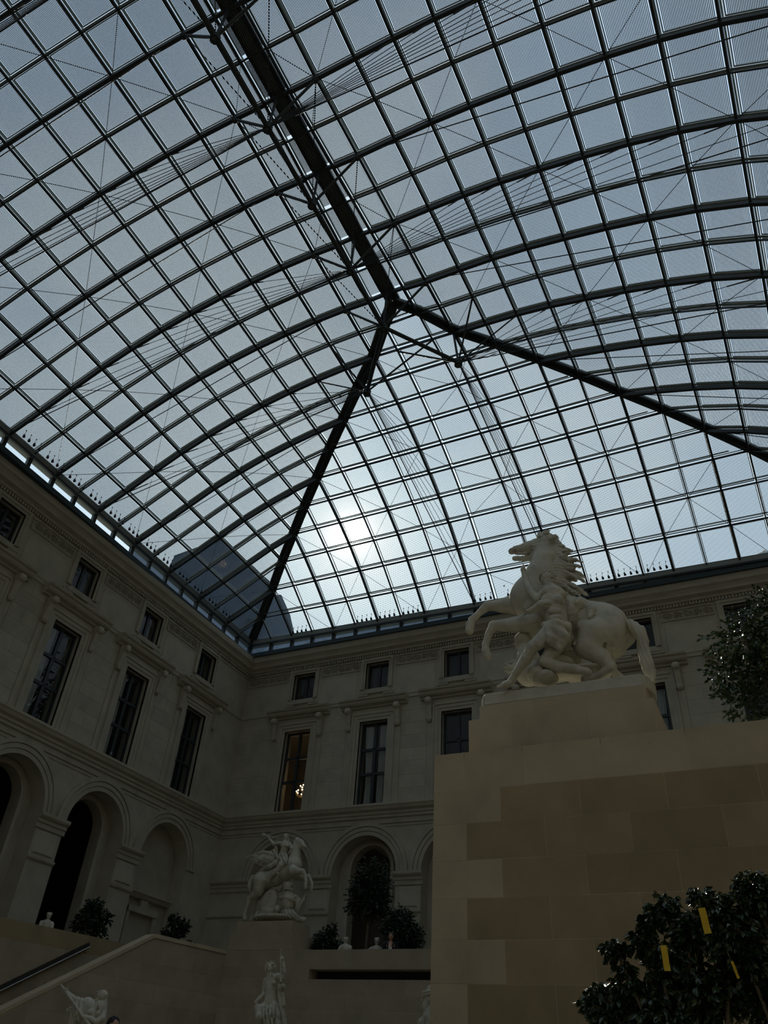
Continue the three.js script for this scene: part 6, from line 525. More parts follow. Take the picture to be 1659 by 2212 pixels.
const NEP_BODY=[['e',-0.178,2.09,0.02,0.074,0.09,0.0862171,0,0.02],['e',-0.161,2.039,0.032,0.055,0.057,0.0656893,0,0.03],['c',-0.182,2.083,0.088,-0.086,2.083,0.088,0.013,0.013,0.02],['c',-0.126,2.074,0.098,-0.108,2.04,0.116,0.01,0.014,0.012],['e',-0.177,2.047,0.077,0.02,0.02,0.0205279,0,0.03],['e',-0.091,2.047,0.077,0.02,0.02,0.0205279,0,0.03],['x',-0.153,2.064,0.108,0.02,0.013,0.0174487,0,0.01],['x',-0.083,2.064,0.108,0.02,0.013,0.0174487,0,0.01],['e',-0.165,2.067,0.089,0.011,0.009,0.0102639,0,0.004],['e',-0.095,2.067,0.089,0.011,0.009,0.0102639,0,0.004],['x',-0.111,2.02,0.106,0.024,0.004,0.0164223,0,0.006],['c',-0.14,2.015,0.09,-0.101,2.015,0.09,0.009,0.009,0.01],['e',-0.267,2.073,0.016,0.01,0.021,0.0123167,0,0.008],['e',-0.088,2.073,0.016,0.01,0.02,0.0123167,0,0.008],['c',-0.12,1.977,0.1,-0.097,1.915,0.125,0.018,0.018,0.005],['c',-0.097,1.915,0.125,-0.091,1.835,0.11,0.018,0.007,0.005],['c',-0.145,1.974,0.088,-0.12,1.913,0.111,0.018,0.018,0.005],['c',-0.12,1.913,0.111,-0.099,1.847,0.098,0.018,0.007,0.005],['c',-0.17,1.97,0.076,-0.143,1.911,0.097,0.018,0.018,0.005],['c',-0.143,1.911,0.097,-0.132,1.859,0.086,0.018,0.007,0.005],['c',-0.194,1.967,0.064,-0.166,1.91,0.083,0.018,0.018,0.005],['c',-0.166,1.91,0.083,-0.14,1.871,0.074,0.018,0.007,0.005],['c',-0.219,1.964,0.052,-0.189,1.908,0.069,0.018,0.018,0.005],['c',-0.189,1.908,0.069,-0.174,1.883,0.062,0.018,0.007,0.005],['c',-0.095,1.977,0.1,-0.065,1.915,0.125,0.018,0.018,0.005],['c',-0.065,1.915,0.125,-0.075,1.835,0.11,0.018,0.007,0.005],['c',-0.084,1.974,0.088,-0.059,1.914,0.111,0.018,0.018,0.005],['c',-0.059,1.914,0.111,-0.06,1.848,0.098,0.018,0.007,0.005],['c',-0.073,1.971,0.076,-0.053,1.912,0.097,0.018,0.018,0.005],['c',-0.053,1.912,0.097,-0.072,1.859,0.086,0.018,0.007,0.005],['c',-0.063,1.968,0.064,-0.047,1.91,0.083,0.018,0.018,0.005],['c',-0.047,1.91,0.083,-0.057,1.872,0.074,0.018,0.007,0.005],['c',-0.052,1.965,0.052,-0.041,1.908,0.069,0.018,0.018,0.005],['c',-0.041,1.908,0.069,-0.068,1.884,0.062,0.018,0.007,0.005],['c',-0.115,1.991,0.125,-0.178,1.965,0.1,0.015,0.01,0.006],['c',-0.073,1.991,0.125,-0.033,1.965,0.1,0.015,0.009,0.006],['c',-0.301,2.097,0.02,-0.314,2.063,0.03,0.023,0.021,0.008],['c',-0.314,2.063,0.03,-0.3,2.003,0.01,0.021,0.011,0.008],['c',-0.31,2.132,0.02,-0.301,2.083,0.03,0.023,0.021,0.008],['c',-0.301,2.083,0.03,-0.304,2.012,0.01,0.021,0.011,0.008],['c',-0.296,2.164,0.02,-0.302,2.101,0.03,0.023,0.021,0.008],['c',-0.302,2.101,0.03,-0.286,2.026,0.01,0.021,0.011,0.008],['c',-0.262,2.188,0.02,-0.242,2.115,0.03,0.023,0.021,0.008],['c',-0.242,2.115,0.03,-0.247,2.036,0.01,0.021,0.011,0.008],['c',-0.215,2.2,0.02,-0.207,2.122,0.03,0.023,0.021,0.008],['c',-0.207,2.122,0.03,-0.194,2.041,0.01,0.021,0.011,0.008],['c',-0.162,2.198,0.02,-0.128,2.12,0.03,0.023,0.021,0.008],['c',-0.128,2.12,0.03,-0.138,2.04,0.01,0.021,0.011,0.008],['c',-0.112,2.182,0.02,-0.093,2.111,0.03,0.023,0.021,0.008],['c',-0.093,2.111,0.03,-0.087,2.034,0.01,0.021,0.011,0.008],['c',-0.075,2.154,0.02,-0.035,2.096,0.03,0.023,0.02,0.008],['c',-0.035,2.096,0.03,-0.05,2.022,0.01,0.02,0.011,0.008],['c',-0.057,2.12,0.02,-0.037,2.076,0.03,0.023,0.02,0.008],['c',-0.037,2.076,0.03,-0.034,2.007,0.01,0.02,0.011,0.008],['c',-0.28,2.169,0.06,-0.292,2.217,0.08,0.012,0.005,0.004],['c',-0.253,2.177,0.06,-0.262,2.229,0.08,0.012,0.005,0.004],['c',-0.226,2.183,0.06,-0.231,2.239,0.08,0.012,0.005,0.004],['c',-0.198,2.187,0.06,-0.2,2.245,0.08,0.012,0.005,0.004],['c',-0.17,2.188,0.06,-0.168,2.248,0.08,0.012,0.005,0.004],['c',-0.141,2.187,0.06,-0.135,2.245,0.08,0.012,0.005,0.004],['c',-0.112,2.183,0.06,-0.101,2.239,0.08,0.012,0.005,0.004],['c',-0.083,2.177,0.06,-0.067,2.229,0.08,0.012,0.005,0.004],['c',-0.054,2.17,0.06,-0.033,2.217,0.08,0.012,0.005,0.004],['c',-0.275,2.16,0.06,-0.055,2.16,0.06,0.015,0.015,0.006],['c',-0.165,1.919,0,-0.155,1.861,0,0.065,0.084,0.04],['c',-0.118,1.791,0,-0.102,1.652,0,0.136,0.14,0.08],['c',-0.102,1.652,0,-0.071,1.501,0.02,0.14,0.123,0.08],['c',-0.071,1.501,0.02,-0.056,1.376,0.02,0.123,0.123,0.08],['c',-0.056,1.376,0.02,-0.071,1.299,0,0.123,0.133,0.08],['e',-0.137,1.755,0.1,0.081,0.049,0.036,-0.1,0.05],['e',0.017,1.765,0.1,0.081,0.048,0.034,0.1,0.05],['x',0.011,1.601,0.165,0.077,0.005,0.03,0,0.015],['x',0.023,1.533,0.165,0.077,0.005,0.03,0,0.015],['x',0.035,1.465,0.165,0.077,0.005,0.03,0,0.015],['x',0.025,1.619,0.19,0.007,0.2,0.045,0,0.015],['x',0.011,1.688,0.19,0.12,0.008,0.04,0,0.015],['x',0.027,1.408,0.15,0.013,0.013,0.03,0,0.006],['c',-0.134,1.837,0,-0.267,1.813,0,0.062,0.063,0.06],['c',-0.139,1.861,0,0.045,1.908,0,0.065,0.068,0.06],['c',-0.273,1.801,0,-0.274,1.659,0.02,0.068,0.057,0.03],['c',-0.274,1.659,0.02,-0.261,1.518,0.05,0.057,0.048,0.03],['c',-0.261,1.518,0.05,-0.306,1.427,0.14,0.048,0.041,0.03],['c',-0.306,1.427,0.14,-0.329,1.389,0.18,0.041,0.033,0.03],['e',-0.33,1.341,0.2,0.04,0.059,0.07,-0.1,0.02],['c',-0.347,1.316,0.22,-0.334,1.247,0.24,0.013,0.012,0.006],['c',-0.334,1.247,0.24,-0.351,1.204,0.22,0.012,0.009,0.006],['c',-0.322,1.317,0.22,-0.31,1.247,0.24,0.013,0.012,0.006],['c',-0.31,1.247,0.24,-0.331,1.213,0.22,0.012,0.009,0.006],['c',-0.297,1.317,0.22,-0.287,1.248,0.24,0.013,0.012,0.006],['c',-0.287,1.248,0.24,-0.31,1.223,0.22,0.012,0.009,0.006],['c',-0.272,1.317,0.22,-0.263,1.248,0.24,0.013,0.012,0.006],['c',-0.263,1.248,0.24,-0.29,1.232,0.22,0.012,0.009,0.006],['c',0.052,1.914,0,0.178,1.874,0,0.068,0.062,0.03],['c',0.178,1.874,0,0.215,1.991,0,0.062,0.051,0.03],['c',0.215,1.991,0,0.197,2.106,0.02,0.051,0.045,0.03],['c',0.197,2.106,0.02,0.167,2.199,0.03,0.045,0.038,0.03],['c',0.167,2.199,0.03,0.145,2.246,0.04,0.038,0.033,0.03],['e',0.144,2.268,0.05,0.046,0.06,0.08,0,0.02],['c',0.142,2.291,0.1,0.134,2.279,0.12,0.014,0.014,0.006],['c',0.134,2.279,0.12,0.101,2.27,0.08,0.014,0.011,0.006],['c',0.146,2.269,0.1,0.137,2.258,0.12,0.014,0.014,0.006],['c',0.137,2.258,0.12,0.105,2.248,0.08,0.014,0.011,0.006],['c',0.149,2.248,0.1,0.141,2.237,0.12,0.014,0.014,0.006],['c',0.141,2.237,0.12,0.108,2.227,0.08,0.014,0.011,0.006],['c',0.153,2.226,0.1,0.144,2.215,0.12,0.014,0.014,0.006],['c',0.144,2.215,0.12,0.112,2.205,0.08,0.014,0.011,0.006],['c',-0.137,1.27,0.05,-0.222,1.186,0.2,0.122,0.106,0.06],['c',-0.222,1.186,0.2,-0.144,1.047,0.28,0.106,0.086,0.06],['c',-0.144,1.047,0.28,-0.17,0.911,0.2,0.086,0.073,0.06],['c',-0.17,0.911,0.2,-0.207,0.68,0.1,0.073,0.057,0.06],['c',-0.207,0.68,0.1,-0.207,0.469,0.05,0.057,0.047,0.06],['c',0.042,1.278,0,0.146,1.099,0.03,0.122,0.108,0.06],['c',0.146,1.099,0.03,0.21,0.934,0.05,0.108,0.086,0.06],['c',0.21,0.934,0.05,0.232,0.698,0.02,0.086,0.065,0.06],['c',0.232,0.698,0.02,0.255,0.487,0,0.065,0.049,0.06]];
const NEP_DRAPE=[['c',-0.194,1.345,0.08,-0.027,1.299,0.17,0.021,0.022,0.006],['c',-0.027,1.299,0.17,0.089,1.299,0.18,0.022,0.022,0.006],['c',0.089,1.299,0.18,0.144,1.351,0.12,0.022,0.019,0.006],['c',-0.198,1.329,0.08,-0.015,1.279,0.182,0.021,0.022,0.006],['c',-0.015,1.279,0.182,0.099,1.285,0.192,0.022,0.022,0.006],['c',0.099,1.285,0.192,0.145,1.34,0.12,0.022,0.019,0.006],['c',-0.201,1.313,0.08,-0.004,1.259,0.194,0.021,0.022,0.006],['c',-0.004,1.259,0.194,0.109,1.271,0.204,0.022,0.022,0.006],['c',0.109,1.271,0.204,0.147,1.329,0.12,0.022,0.019,0.006],['c',-0.205,1.297,0.08,0.007,1.239,0.206,0.021,0.022,0.006],['c',0.007,1.239,0.206,0.119,1.256,0.216,0.022,0.022,0.006],['c',0.119,1.256,0.216,0.149,1.318,0.12,0.022,0.018,0.006],['c',-0.208,1.281,0.08,0.018,1.219,0.218,0.021,0.022,0.006],['c',0.018,1.219,0.218,0.129,1.242,0.228,0.022,0.022,0.006],['c',0.129,1.242,0.228,0.151,1.307,0.12,0.022,0.018,0.006],['c',-0.058,1.234,0.2,-0.014,1.097,0.25,0.022,0.026,0.008],['c',-0.014,1.097,0.25,-0.011,0.944,0.24,0.026,0.023,0.008],['c',-0.011,0.944,0.24,-0.003,0.678,0.2,0.023,0.028,0.008],['c',-0.005,1.232,0.22,0.054,1.096,0.27,0.022,0.026,0.008],['c',0.054,1.096,0.27,0.041,0.913,0.24,0.026,0.023,0.008],['c',0.041,0.913,0.24,0.045,0.679,0.2,0.023,0.028,0.008],['c',0.022,1.235,0.2,0.072,1.098,0.25,0.022,0.026,0.008],['c',0.072,1.098,0.25,0.092,0.882,0.24,0.026,0.023,0.008],['c',0.092,0.882,0.24,0.094,0.681,0.2,0.023,0.028,0.008],['c',0.076,1.234,0.22,0.141,1.098,0.27,0.022,0.026,0.008],['c',0.141,1.098,0.27,0.127,0.948,0.24,0.026,0.023,0.008],['c',0.127,0.948,0.24,0.143,0.682,0.2,0.023,0.028,0.008],['c',0.103,1.236,0.2,0.158,1.1,0.25,0.022,0.026,0.008],['c',0.158,1.1,0.25,0.178,0.916,0.24,0.026,0.023,0.008],['c',0.178,0.916,0.24,0.191,0.683,0.2,0.023,0.028,0.008],['c',0.156,1.235,0.22,0.226,1.1,0.27,0.022,0.026,0.008],['c',0.226,1.1,0.27,0.23,0.885,0.24,0.026,0.023,0.008],['c',0.23,0.885,0.24,0.24,0.685,0.2,0.023,0.028,0.008],['c',-0.198,1.335,0.06,0.112,1.344,0.08,0.035,0.034,0.02],['c',-0.205,1.297,0.1,-0.074,1.189,0.2,0.035,0.037,0.02],['c',-0.074,1.189,0.2,-0.029,1.055,0.22,0.037,0.037,0.02],['c',-0.029,1.055,0.22,-0.038,0.84,0.18,0.037,0.039,0.02],['c',-0.038,0.84,0.18,-0.033,0.628,0.14,0.039,0.039,0.02],['c',0.141,1.286,0.16,0.156,1.147,0.22,0.047,0.055,0.03],['c',0.156,1.147,0.22,0.104,1.078,0.24,0.055,0.05,0.03],['c',0.104,1.078,0.24,0.087,0.97,0.22,0.05,0.063,0.03],['c',0.087,0.97,0.22,0.124,0.735,0.2,0.063,0.065,0.03],['c',-0.003,1.255,0.22,0.064,1.108,0.26,0.037,0.031,0.02],['c',0.064,1.108,0.26,0.078,0.945,0.26,0.031,0.031,0.02],['c',0.095,1.247,0.2,0.107,1.144,0.24,0.034,0.029,0.02],['c',0.064,1.711,-0.1,0.141,1.539,-0.1,0.054,0.067,0.04],['c',0.141,1.539,-0.1,0.189,1.315,-0.12,0.067,0.08,0.04],['c',0.189,1.315,-0.12,0.233,0.985,-0.15,0.08,0.092,0.04],['c',0.233,0.985,-0.15,0.304,0.553,-0.15,0.092,0.104,0.04],['e',0.193,1.682,-0.04,0.043,0.074,0.1,-0.2,0.03]];
const NEP_STAFF=[['c',0.116,2.465,0.1,0.167,2.142,0.1,0.008,0.018,0.01],['c',0.167,2.142,0.1,0.226,1.781,0.1,0.018,0.027,0.01],['e',0.119,2.447,0.1,0.023,0.023,0.035,0,0.01],['e',0.222,1.786,0.1,0.038,0.016,0.06,0,0.01]];
const MAN_BODY=[['e',0.144,1.839,0,0.12,0.104,0.0886155,-0.12,0.02],['e',0.085,1.786,0,0.063,0.078,0.0651585,-0.12,0.03],['c',-0.037,1.856,-0.036,0.032,1.849,0.036,0.018,0.018,0.02],['c',-0.013,1.836,0,-0.035,1.802,0,0.012,0.017,0.012],['x',-0.047,1.834,-0.052,0.024,0.016,0.0234571,-0.12,0.01],['e',-0.01,1.829,-0.039,0.014,0.012,0.0130317,-0.12,0.004],['x',0.051,1.823,0.052,0.023,0.016,0.0234571,-0.12,0.01],['e',0.063,1.821,0.039,0.014,0.012,0.0130317,-0.12,0.004],['x',-0.001,1.772,0,0.031,0.005,0.0364888,-0.12,0.006],['c',0.017,1.761,-0.016,0.047,1.758,0.016,0.013,0.013,0.01],['c',0.061,1.731,0,0.047,1.737,0,0.023,0.021,0.02],['e',0.079,1.814,-0.083,0.018,0.029,0.0104254,-0.12,0.006],['e',0.235,1.797,0.083,0.018,0.028,0.0104254,-0.12,0.006],['e',0.03,1.827,-0.052,0.028,0.023,0.03,-0.5,0.006],['e',0.064,1.809,0,0.028,0.023,0.03,-0.5,0.006],['e',0.098,1.792,0.052,0.028,0.023,0.03,-0.5,0.006],['e',-0.015,1.79,-0.052,0.028,0.023,0.03,-0.5,0.006],['e',0.019,1.773,0,0.028,0.023,0.03,-0.5,0.006],['e',0.053,1.756,0.052,0.028,0.023,0.03,-0.5,0.006],['e',-0.06,1.754,-0.052,0.028,0.023,0.03,-0.5,0.006],['e',-0.026,1.737,0,0.028,0.023,0.03,-0.5,0.006],['e',0.125,1.929,-0.026,0.026,0.012,0.025,-0,0.006],['e',0.107,1.926,0,0.026,0.012,0.025,-0.2,0.006],['e',0.091,1.92,0.026,0.026,0.012,0.025,-0.4,0.006],['e',0.002,1.917,-0.026,0.026,0.012,0.025,-0.6,0.006],['e',-0.012,1.901,0,0.026,0.012,0.025,-0.8,0.006],['c',0.065,1.738,0,0.069,1.681,0.03,0.028,0.029,0.006],['c',0.069,1.681,0.03,0.048,1.626,0.04,0.029,0.021,0.006],['c',0.048,1.626,0.04,0.043,1.577,0.05,0.021,0.007,0.006],['c',0.137,1.728,0.06,0.144,1.67,0.09,0.028,0.029,0.006],['c',0.144,1.67,0.09,0.153,1.616,0.1,0.029,0.021,0.006],['c',0.153,1.616,0.1,0.13,1.563,0.11,0.021,0.007,0.006],['c',0.208,1.718,0.12,0.218,1.66,0.15,0.028,0.029,0.006],['c',0.218,1.66,0.15,0.21,1.605,0.16,0.029,0.02,0.006],['c',0.21,1.605,0.16,0.217,1.549,0.17,0.02,0.007,0.006],['c',0.112,1.724,0,0.125,1.665,0.03,0.028,0.029,0.006],['c',0.125,1.665,0.03,0.146,1.611,0.04,0.029,0.021,0.006],['c',0.146,1.611,0.04,0.135,1.55,0.05,0.021,0.007,0.006],['c',0.183,1.714,0.06,0.199,1.654,0.09,0.028,0.029,0.006],['c',0.199,1.654,0.09,0.203,1.6,0.1,0.029,0.021,0.006],['c',0.203,1.6,0.1,0.207,1.574,0.11,0.021,0.007,0.006],['c',0.254,1.704,0.12,0.274,1.643,0.15,0.027,0.028,0.006],['c',0.274,1.643,0.15,0.307,1.59,0.16,0.028,0.02,0.006],['c',0.307,1.59,0.16,0.293,1.56,0.17,0.02,0.007,0.006],['c',0.158,1.71,0,0.18,1.648,0.03,0.028,0.029,0.006],['c',0.18,1.648,0.03,0.196,1.594,0.04,0.029,0.021,0.006],['c',0.196,1.594,0.04,0.212,1.561,0.05,0.021,0.007,0.006],['c',0.229,1.7,0.06,0.255,1.637,0.09,0.028,0.029,0.006],['c',0.255,1.637,0.09,0.3,1.584,0.1,0.029,0.02,0.006],['c',0.3,1.584,0.1,0.297,1.547,0.11,0.02,0.007,0.006],['c',0.3,1.69,0.12,0.329,1.627,0.15,0.027,0.028,0.006],['c',0.329,1.627,0.15,0.356,1.574,0.16,0.028,0.02,0.006],['c',0.356,1.574,0.16,0.369,1.571,0.17,0.02,0.007,0.006],['c',0.088,1.765,0.07,0.099,1.72,0.08,0.016,0.01,0.006],['c',0.19,1.742,-0.02,0.218,1.633,0,0.072,0.08,0.04],['c',0.161,1.584,0,0.118,1.458,0,0.138,0.183,0.07],['c',0.118,1.458,0,0.087,1.343,0,0.183,0.205,0.07],['c',0.087,1.343,0,0.129,1.155,0,0.205,0.226,0.07],['c',0.129,1.155,0,0.268,0.791,0,0.226,0.233,0.07],['c',-0.219,1.704,0,0.023,1.599,0.02,0.105,0.127,0.06],['c',-0.234,1.665,0,-0.121,1.53,0,0.128,0.15,0.06],['x',0.266,1.566,0.2,0.057,0.018,0.05,-0.4,0.02],['x',0.284,1.439,0.24,0.011,0.101,0.05,-0.1,0.03],['e',0.087,1.528,0.16,0.091,0.068,0.08,0,0.04],['e',0.301,1.506,0.14,0.068,0.068,0.08,0,0.04],['c',-0.276,1.701,0.02,-0.41,1.72,0.1,0.081,0.064,0.03],['c',-0.41,1.72,0.1,-0.537,1.784,0.14,0.064,0.049,0.03],['c',-0.537,1.784,0.14,-0.69,1.859,0.16,0.049,0.042,0.03],['e',-0.743,1.898,0.17,0.052,0.054,0.05,0,0.02],['c',-0.703,1.937,0.18,-0.757,1.924,0.2,0.018,0.016,0.008],['c',-0.757,1.924,0.2,-0.806,1.905,0.19,0.016,0.013,0.008],['c',-0.695,1.917,0.18,-0.748,1.902,0.2,0.018,0.016,0.008],['c',-0.748,1.902,0.2,-0.798,1.887,0.19,0.016,0.013,0.008],['c',-0.686,1.897,0.18,-0.739,1.88,0.2,0.018,0.016,0.008],['c',-0.739,1.88,0.2,-0.791,1.869,0.19,0.016,0.013,0.008],['c',-0.678,1.877,0.18,-0.729,1.858,0.2,0.018,0.016,0.008],['c',-0.729,1.858,0.2,-0.783,1.851,0.19,0.016,0.013,0.008],['c',0.231,1.556,0,0.351,1.434,0.1,0.092,0.07,0.03],['c',0.351,1.434,0.1,0.333,1.368,0.2,0.07,0.056,0.03],['c',0.333,1.368,0.2,0.159,1.425,0.26,0.056,0.05,0.03],['e',0.072,1.441,0.27,0.068,0.045,0.06,0.2,0.02],['c',0.064,1.457,0.3,0.033,1.446,0.31,0.017,0.016,0.008],['c',0.033,1.446,0.31,-0.001,1.424,0.28,0.016,0.012,0.008],['c',0.092,1.448,0.3,0.059,1.433,0.31,0.017,0.016,0.008],['c',0.059,1.433,0.31,0.028,1.412,0.28,0.016,0.012,0.008],['c',0.119,1.439,0.3,0.085,1.421,0.31,0.017,0.016,0.008],['c',0.085,1.421,0.31,0.056,1.399,0.28,0.016,0.012,0.008],['c',0.146,1.43,0.3,0.111,1.408,0.31,0.017,0.016,0.008],['c',0.111,1.408,0.31,0.085,1.387,0.28,0.016,0.012,0.008]];
const MAN_DRAPE=[['c',-0.425,1.76,0.1,-0.377,1.626,0.16,0.037,0.044,0.02],['c',-0.377,1.626,0.16,-0.588,1.558,0.12,0.044,0.03,0.02],['c',-0.384,1.75,0.1,-0.338,1.598,0.16,0.037,0.044,0.02],['c',-0.338,1.598,0.16,-0.51,1.521,0.12,0.044,0.03,0.02],['c',-0.344,1.741,0.1,-0.299,1.569,0.16,0.037,0.044,0.02],['c',-0.299,1.569,0.16,-0.433,1.483,0.12,0.044,0.03,0.02],['c',-0.303,1.732,0.1,-0.26,1.541,0.16,0.037,0.044,0.02],['c',-0.26,1.541,0.16,-0.357,1.446,0.12,0.044,0.03,0.02],['c',-0.263,1.723,0.1,-0.221,1.513,0.16,0.037,0.044,0.02],['c',-0.221,1.513,0.16,-0.281,1.409,0.12,0.044,0.03,0.02],['c',-0.222,1.713,0.1,-0.182,1.485,0.16,0.037,0.043,0.02],['c',-0.182,1.485,0.16,-0.206,1.373,0.12,0.043,0.03,0.02],['c',-0.361,1.72,0.02,-0.401,1.56,0.04,0.07,0.093,0.05],['c',-0.401,1.56,0.04,-0.427,1.425,0.02,0.093,0.104,0.05],['c',-0.427,1.425,0.02,-0.392,1.14,0,0.104,0.149,0.05]];
const MAN_STAFF=[['c',-0.912,1.997,0.17,-0.022,1.476,0.28,0.02,0.027,0.01],['c',-0.022,1.476,0.28,0.273,1.302,0.3,0.027,0.029,0.01]];
const WOMAN_BODY=[['e',0.017,1.512,0,0.14,0.122,0.103386,-0,0.02],['e',-0.048,1.444,0,0.073,0.091,0.0760194,-0,0.03],['c',-0.141,1.52,-0.043,-0.104,1.511,0.043,0.021,0.021,0.02],['c',-0.135,1.494,0,-0.16,1.452,0,0.014,0.02,0.012],['x',-0.148,1.493,-0.061,0.028,0.018,0.027367,-0,0.01],['e',-0.118,1.489,-0.046,0.017,0.014,0.0152039,-0,0.004],['x',-0.095,1.48,0.061,0.027,0.018,0.027367,-0,0.01],['e',-0.079,1.48,0.046,0.017,0.014,0.0152039,-0,0.004],['x',-0.133,1.419,0,0.037,0.006,0.0425708,-0,0.006],['c',-0.11,1.409,-0.018,-0.095,1.405,0.018,0.015,0.015,0.01],['c',-0.079,1.376,0,-0.092,1.381,0,0.027,0.024,0.02],['e',-0.017,1.483,-0.097,0.021,0.034,0.0121631,-0,0.006],['e',0.065,1.463,0.097,0.021,0.033,0.0121631,-0,0.006],['e',-0.157,1.554,-0.073,0.044,0.029,0.05,1.4,0.008],['e',-0.13,1.575,-0.036,0.044,0.029,0.05,1.16,0.008],['e',-0.095,1.593,0,0.044,0.029,0.05,0.92,0.008],['e',-0.054,1.607,0.036,0.044,0.028,0.05,0.68,0.008],['e',-0.008,1.615,0.073,0.044,0.028,0.05,0.44,0.008],['e',-0.036,1.638,-0.073,0.044,0.029,0.05,0.2,0.008],['e',0.014,1.635,-0.036,0.044,0.029,0.05,-0.04,0.008],['e',0.064,1.625,0,0.044,0.028,0.05,-0.28,0.008],['e',0.11,1.61,0.036,0.044,0.028,0.05,-0.52,0.008],['e',0.152,1.589,0.073,0.044,0.028,0.05,-0.76,0.008],['e',0.112,1.584,-0.073,0.044,0.028,0.05,-1,0.008],['e',0.14,1.556,-0.036,0.044,0.028,0.05,-1.24,0.008],['e',0.161,1.526,0,0.044,0.028,0.05,-1.48,0.008],['e',0.173,1.497,0.036,0.044,0.028,0.05,-1.72,0.008],['e',0.177,1.468,0.073,0.043,0.028,0.05,-1.96,0.008],['e',0.098,1.461,-0.073,0.044,0.028,0.05,-2.2,0.008],['c',-0.031,1.516,0.076,0.015,1.468,0.076,0.031,0.028,0.008],['c',0.015,1.468,0.076,-0.014,1.422,0.056,0.028,0.015,0.008],['c',-0.043,1.49,0.076,0.003,1.442,0.076,0.031,0.028,0.008],['c',0.003,1.442,0.076,-0.027,1.396,0.056,0.028,0.015,0.008],['c',-0.055,1.464,0.076,-0.01,1.417,0.076,0.031,0.028,0.008],['c',-0.01,1.417,0.076,-0.039,1.37,0.056,0.028,0.015,0.008],['c',-0.068,1.438,0.076,-0.022,1.391,0.076,0.031,0.028,0.008],['c',-0.022,1.391,0.076,-0.051,1.345,0.056,0.028,0.015,0.008],['c',-0.08,1.412,0.076,-0.034,1.365,0.076,0.031,0.028,0.008],['c',-0.034,1.365,0.076,-0.064,1.319,0.056,0.028,0.015,0.008],['c',-0.093,1.386,0.076,-0.047,1.339,0.076,0.031,0.028,0.008],['c',-0.047,1.339,0.076,-0.076,1.293,0.056,0.028,0.015,0.008],['c',-0.105,1.36,0.076,-0.059,1.314,0.076,0.031,0.028,0.008],['c',-0.059,1.314,0.076,-0.088,1.268,0.056,0.028,0.015,0.008],['c',-0.089,1.535,0.1,0.177,1.584,0.12,0.023,0.023,0.006],['c',-0.082,1.583,0.1,0.154,1.625,0.1,0.031,0.031,0.01],['c',0.007,1.377,0,0.052,1.227,0,0.087,0.112,0.04],['c',0.068,1.121,0,0.101,0.849,0,0.203,0.275,0.06],['c',0.101,0.849,0,0.127,0.244,0,0.275,0.293,0.06],['c',-0.007,1.16,0.02,-0.102,1.07,0.05,0.102,0.112,0.04],['c',-0.102,1.07,0.05,-0.122,0.838,0.05,0.112,0.111,0.04],['c',-0.004,1.28,0.1,-0.017,1.189,0.16,0.036,0.046,0.02],['c',-0.017,1.189,0.16,-0.037,1.037,0.2,0.046,0.04,0.02]];
const FAR_FIGURE=[['c',-0.331,1.843,0,-0.322,1.716,0,0.041,0.047,0.01],['c',-0.322,1.716,0,-0.306,1.678,0,0.047,0.053,0.01],['c',-0.305,1.64,0,-0.255,1.491,0,0.058,0.116,0.03],['c',-0.223,1.442,0,-0.203,1.149,0,0.203,0.258,0.05],['c',-0.203,1.149,0,-0.194,0.581,0,0.258,0.266,0.05],['c',-0.256,1.541,0,-0.405,1.465,0,0.064,0.105,0.03],['e',-0.212,1.691,0,0.099,0.134,0.16,0,0.03],['c',-0.333,1.845,0.02,-0.311,1.865,0.02,0.029,0.047,0.02],['c',-0.311,1.865,0.02,-0.268,1.789,0.02,0.047,0.059,0.02]];
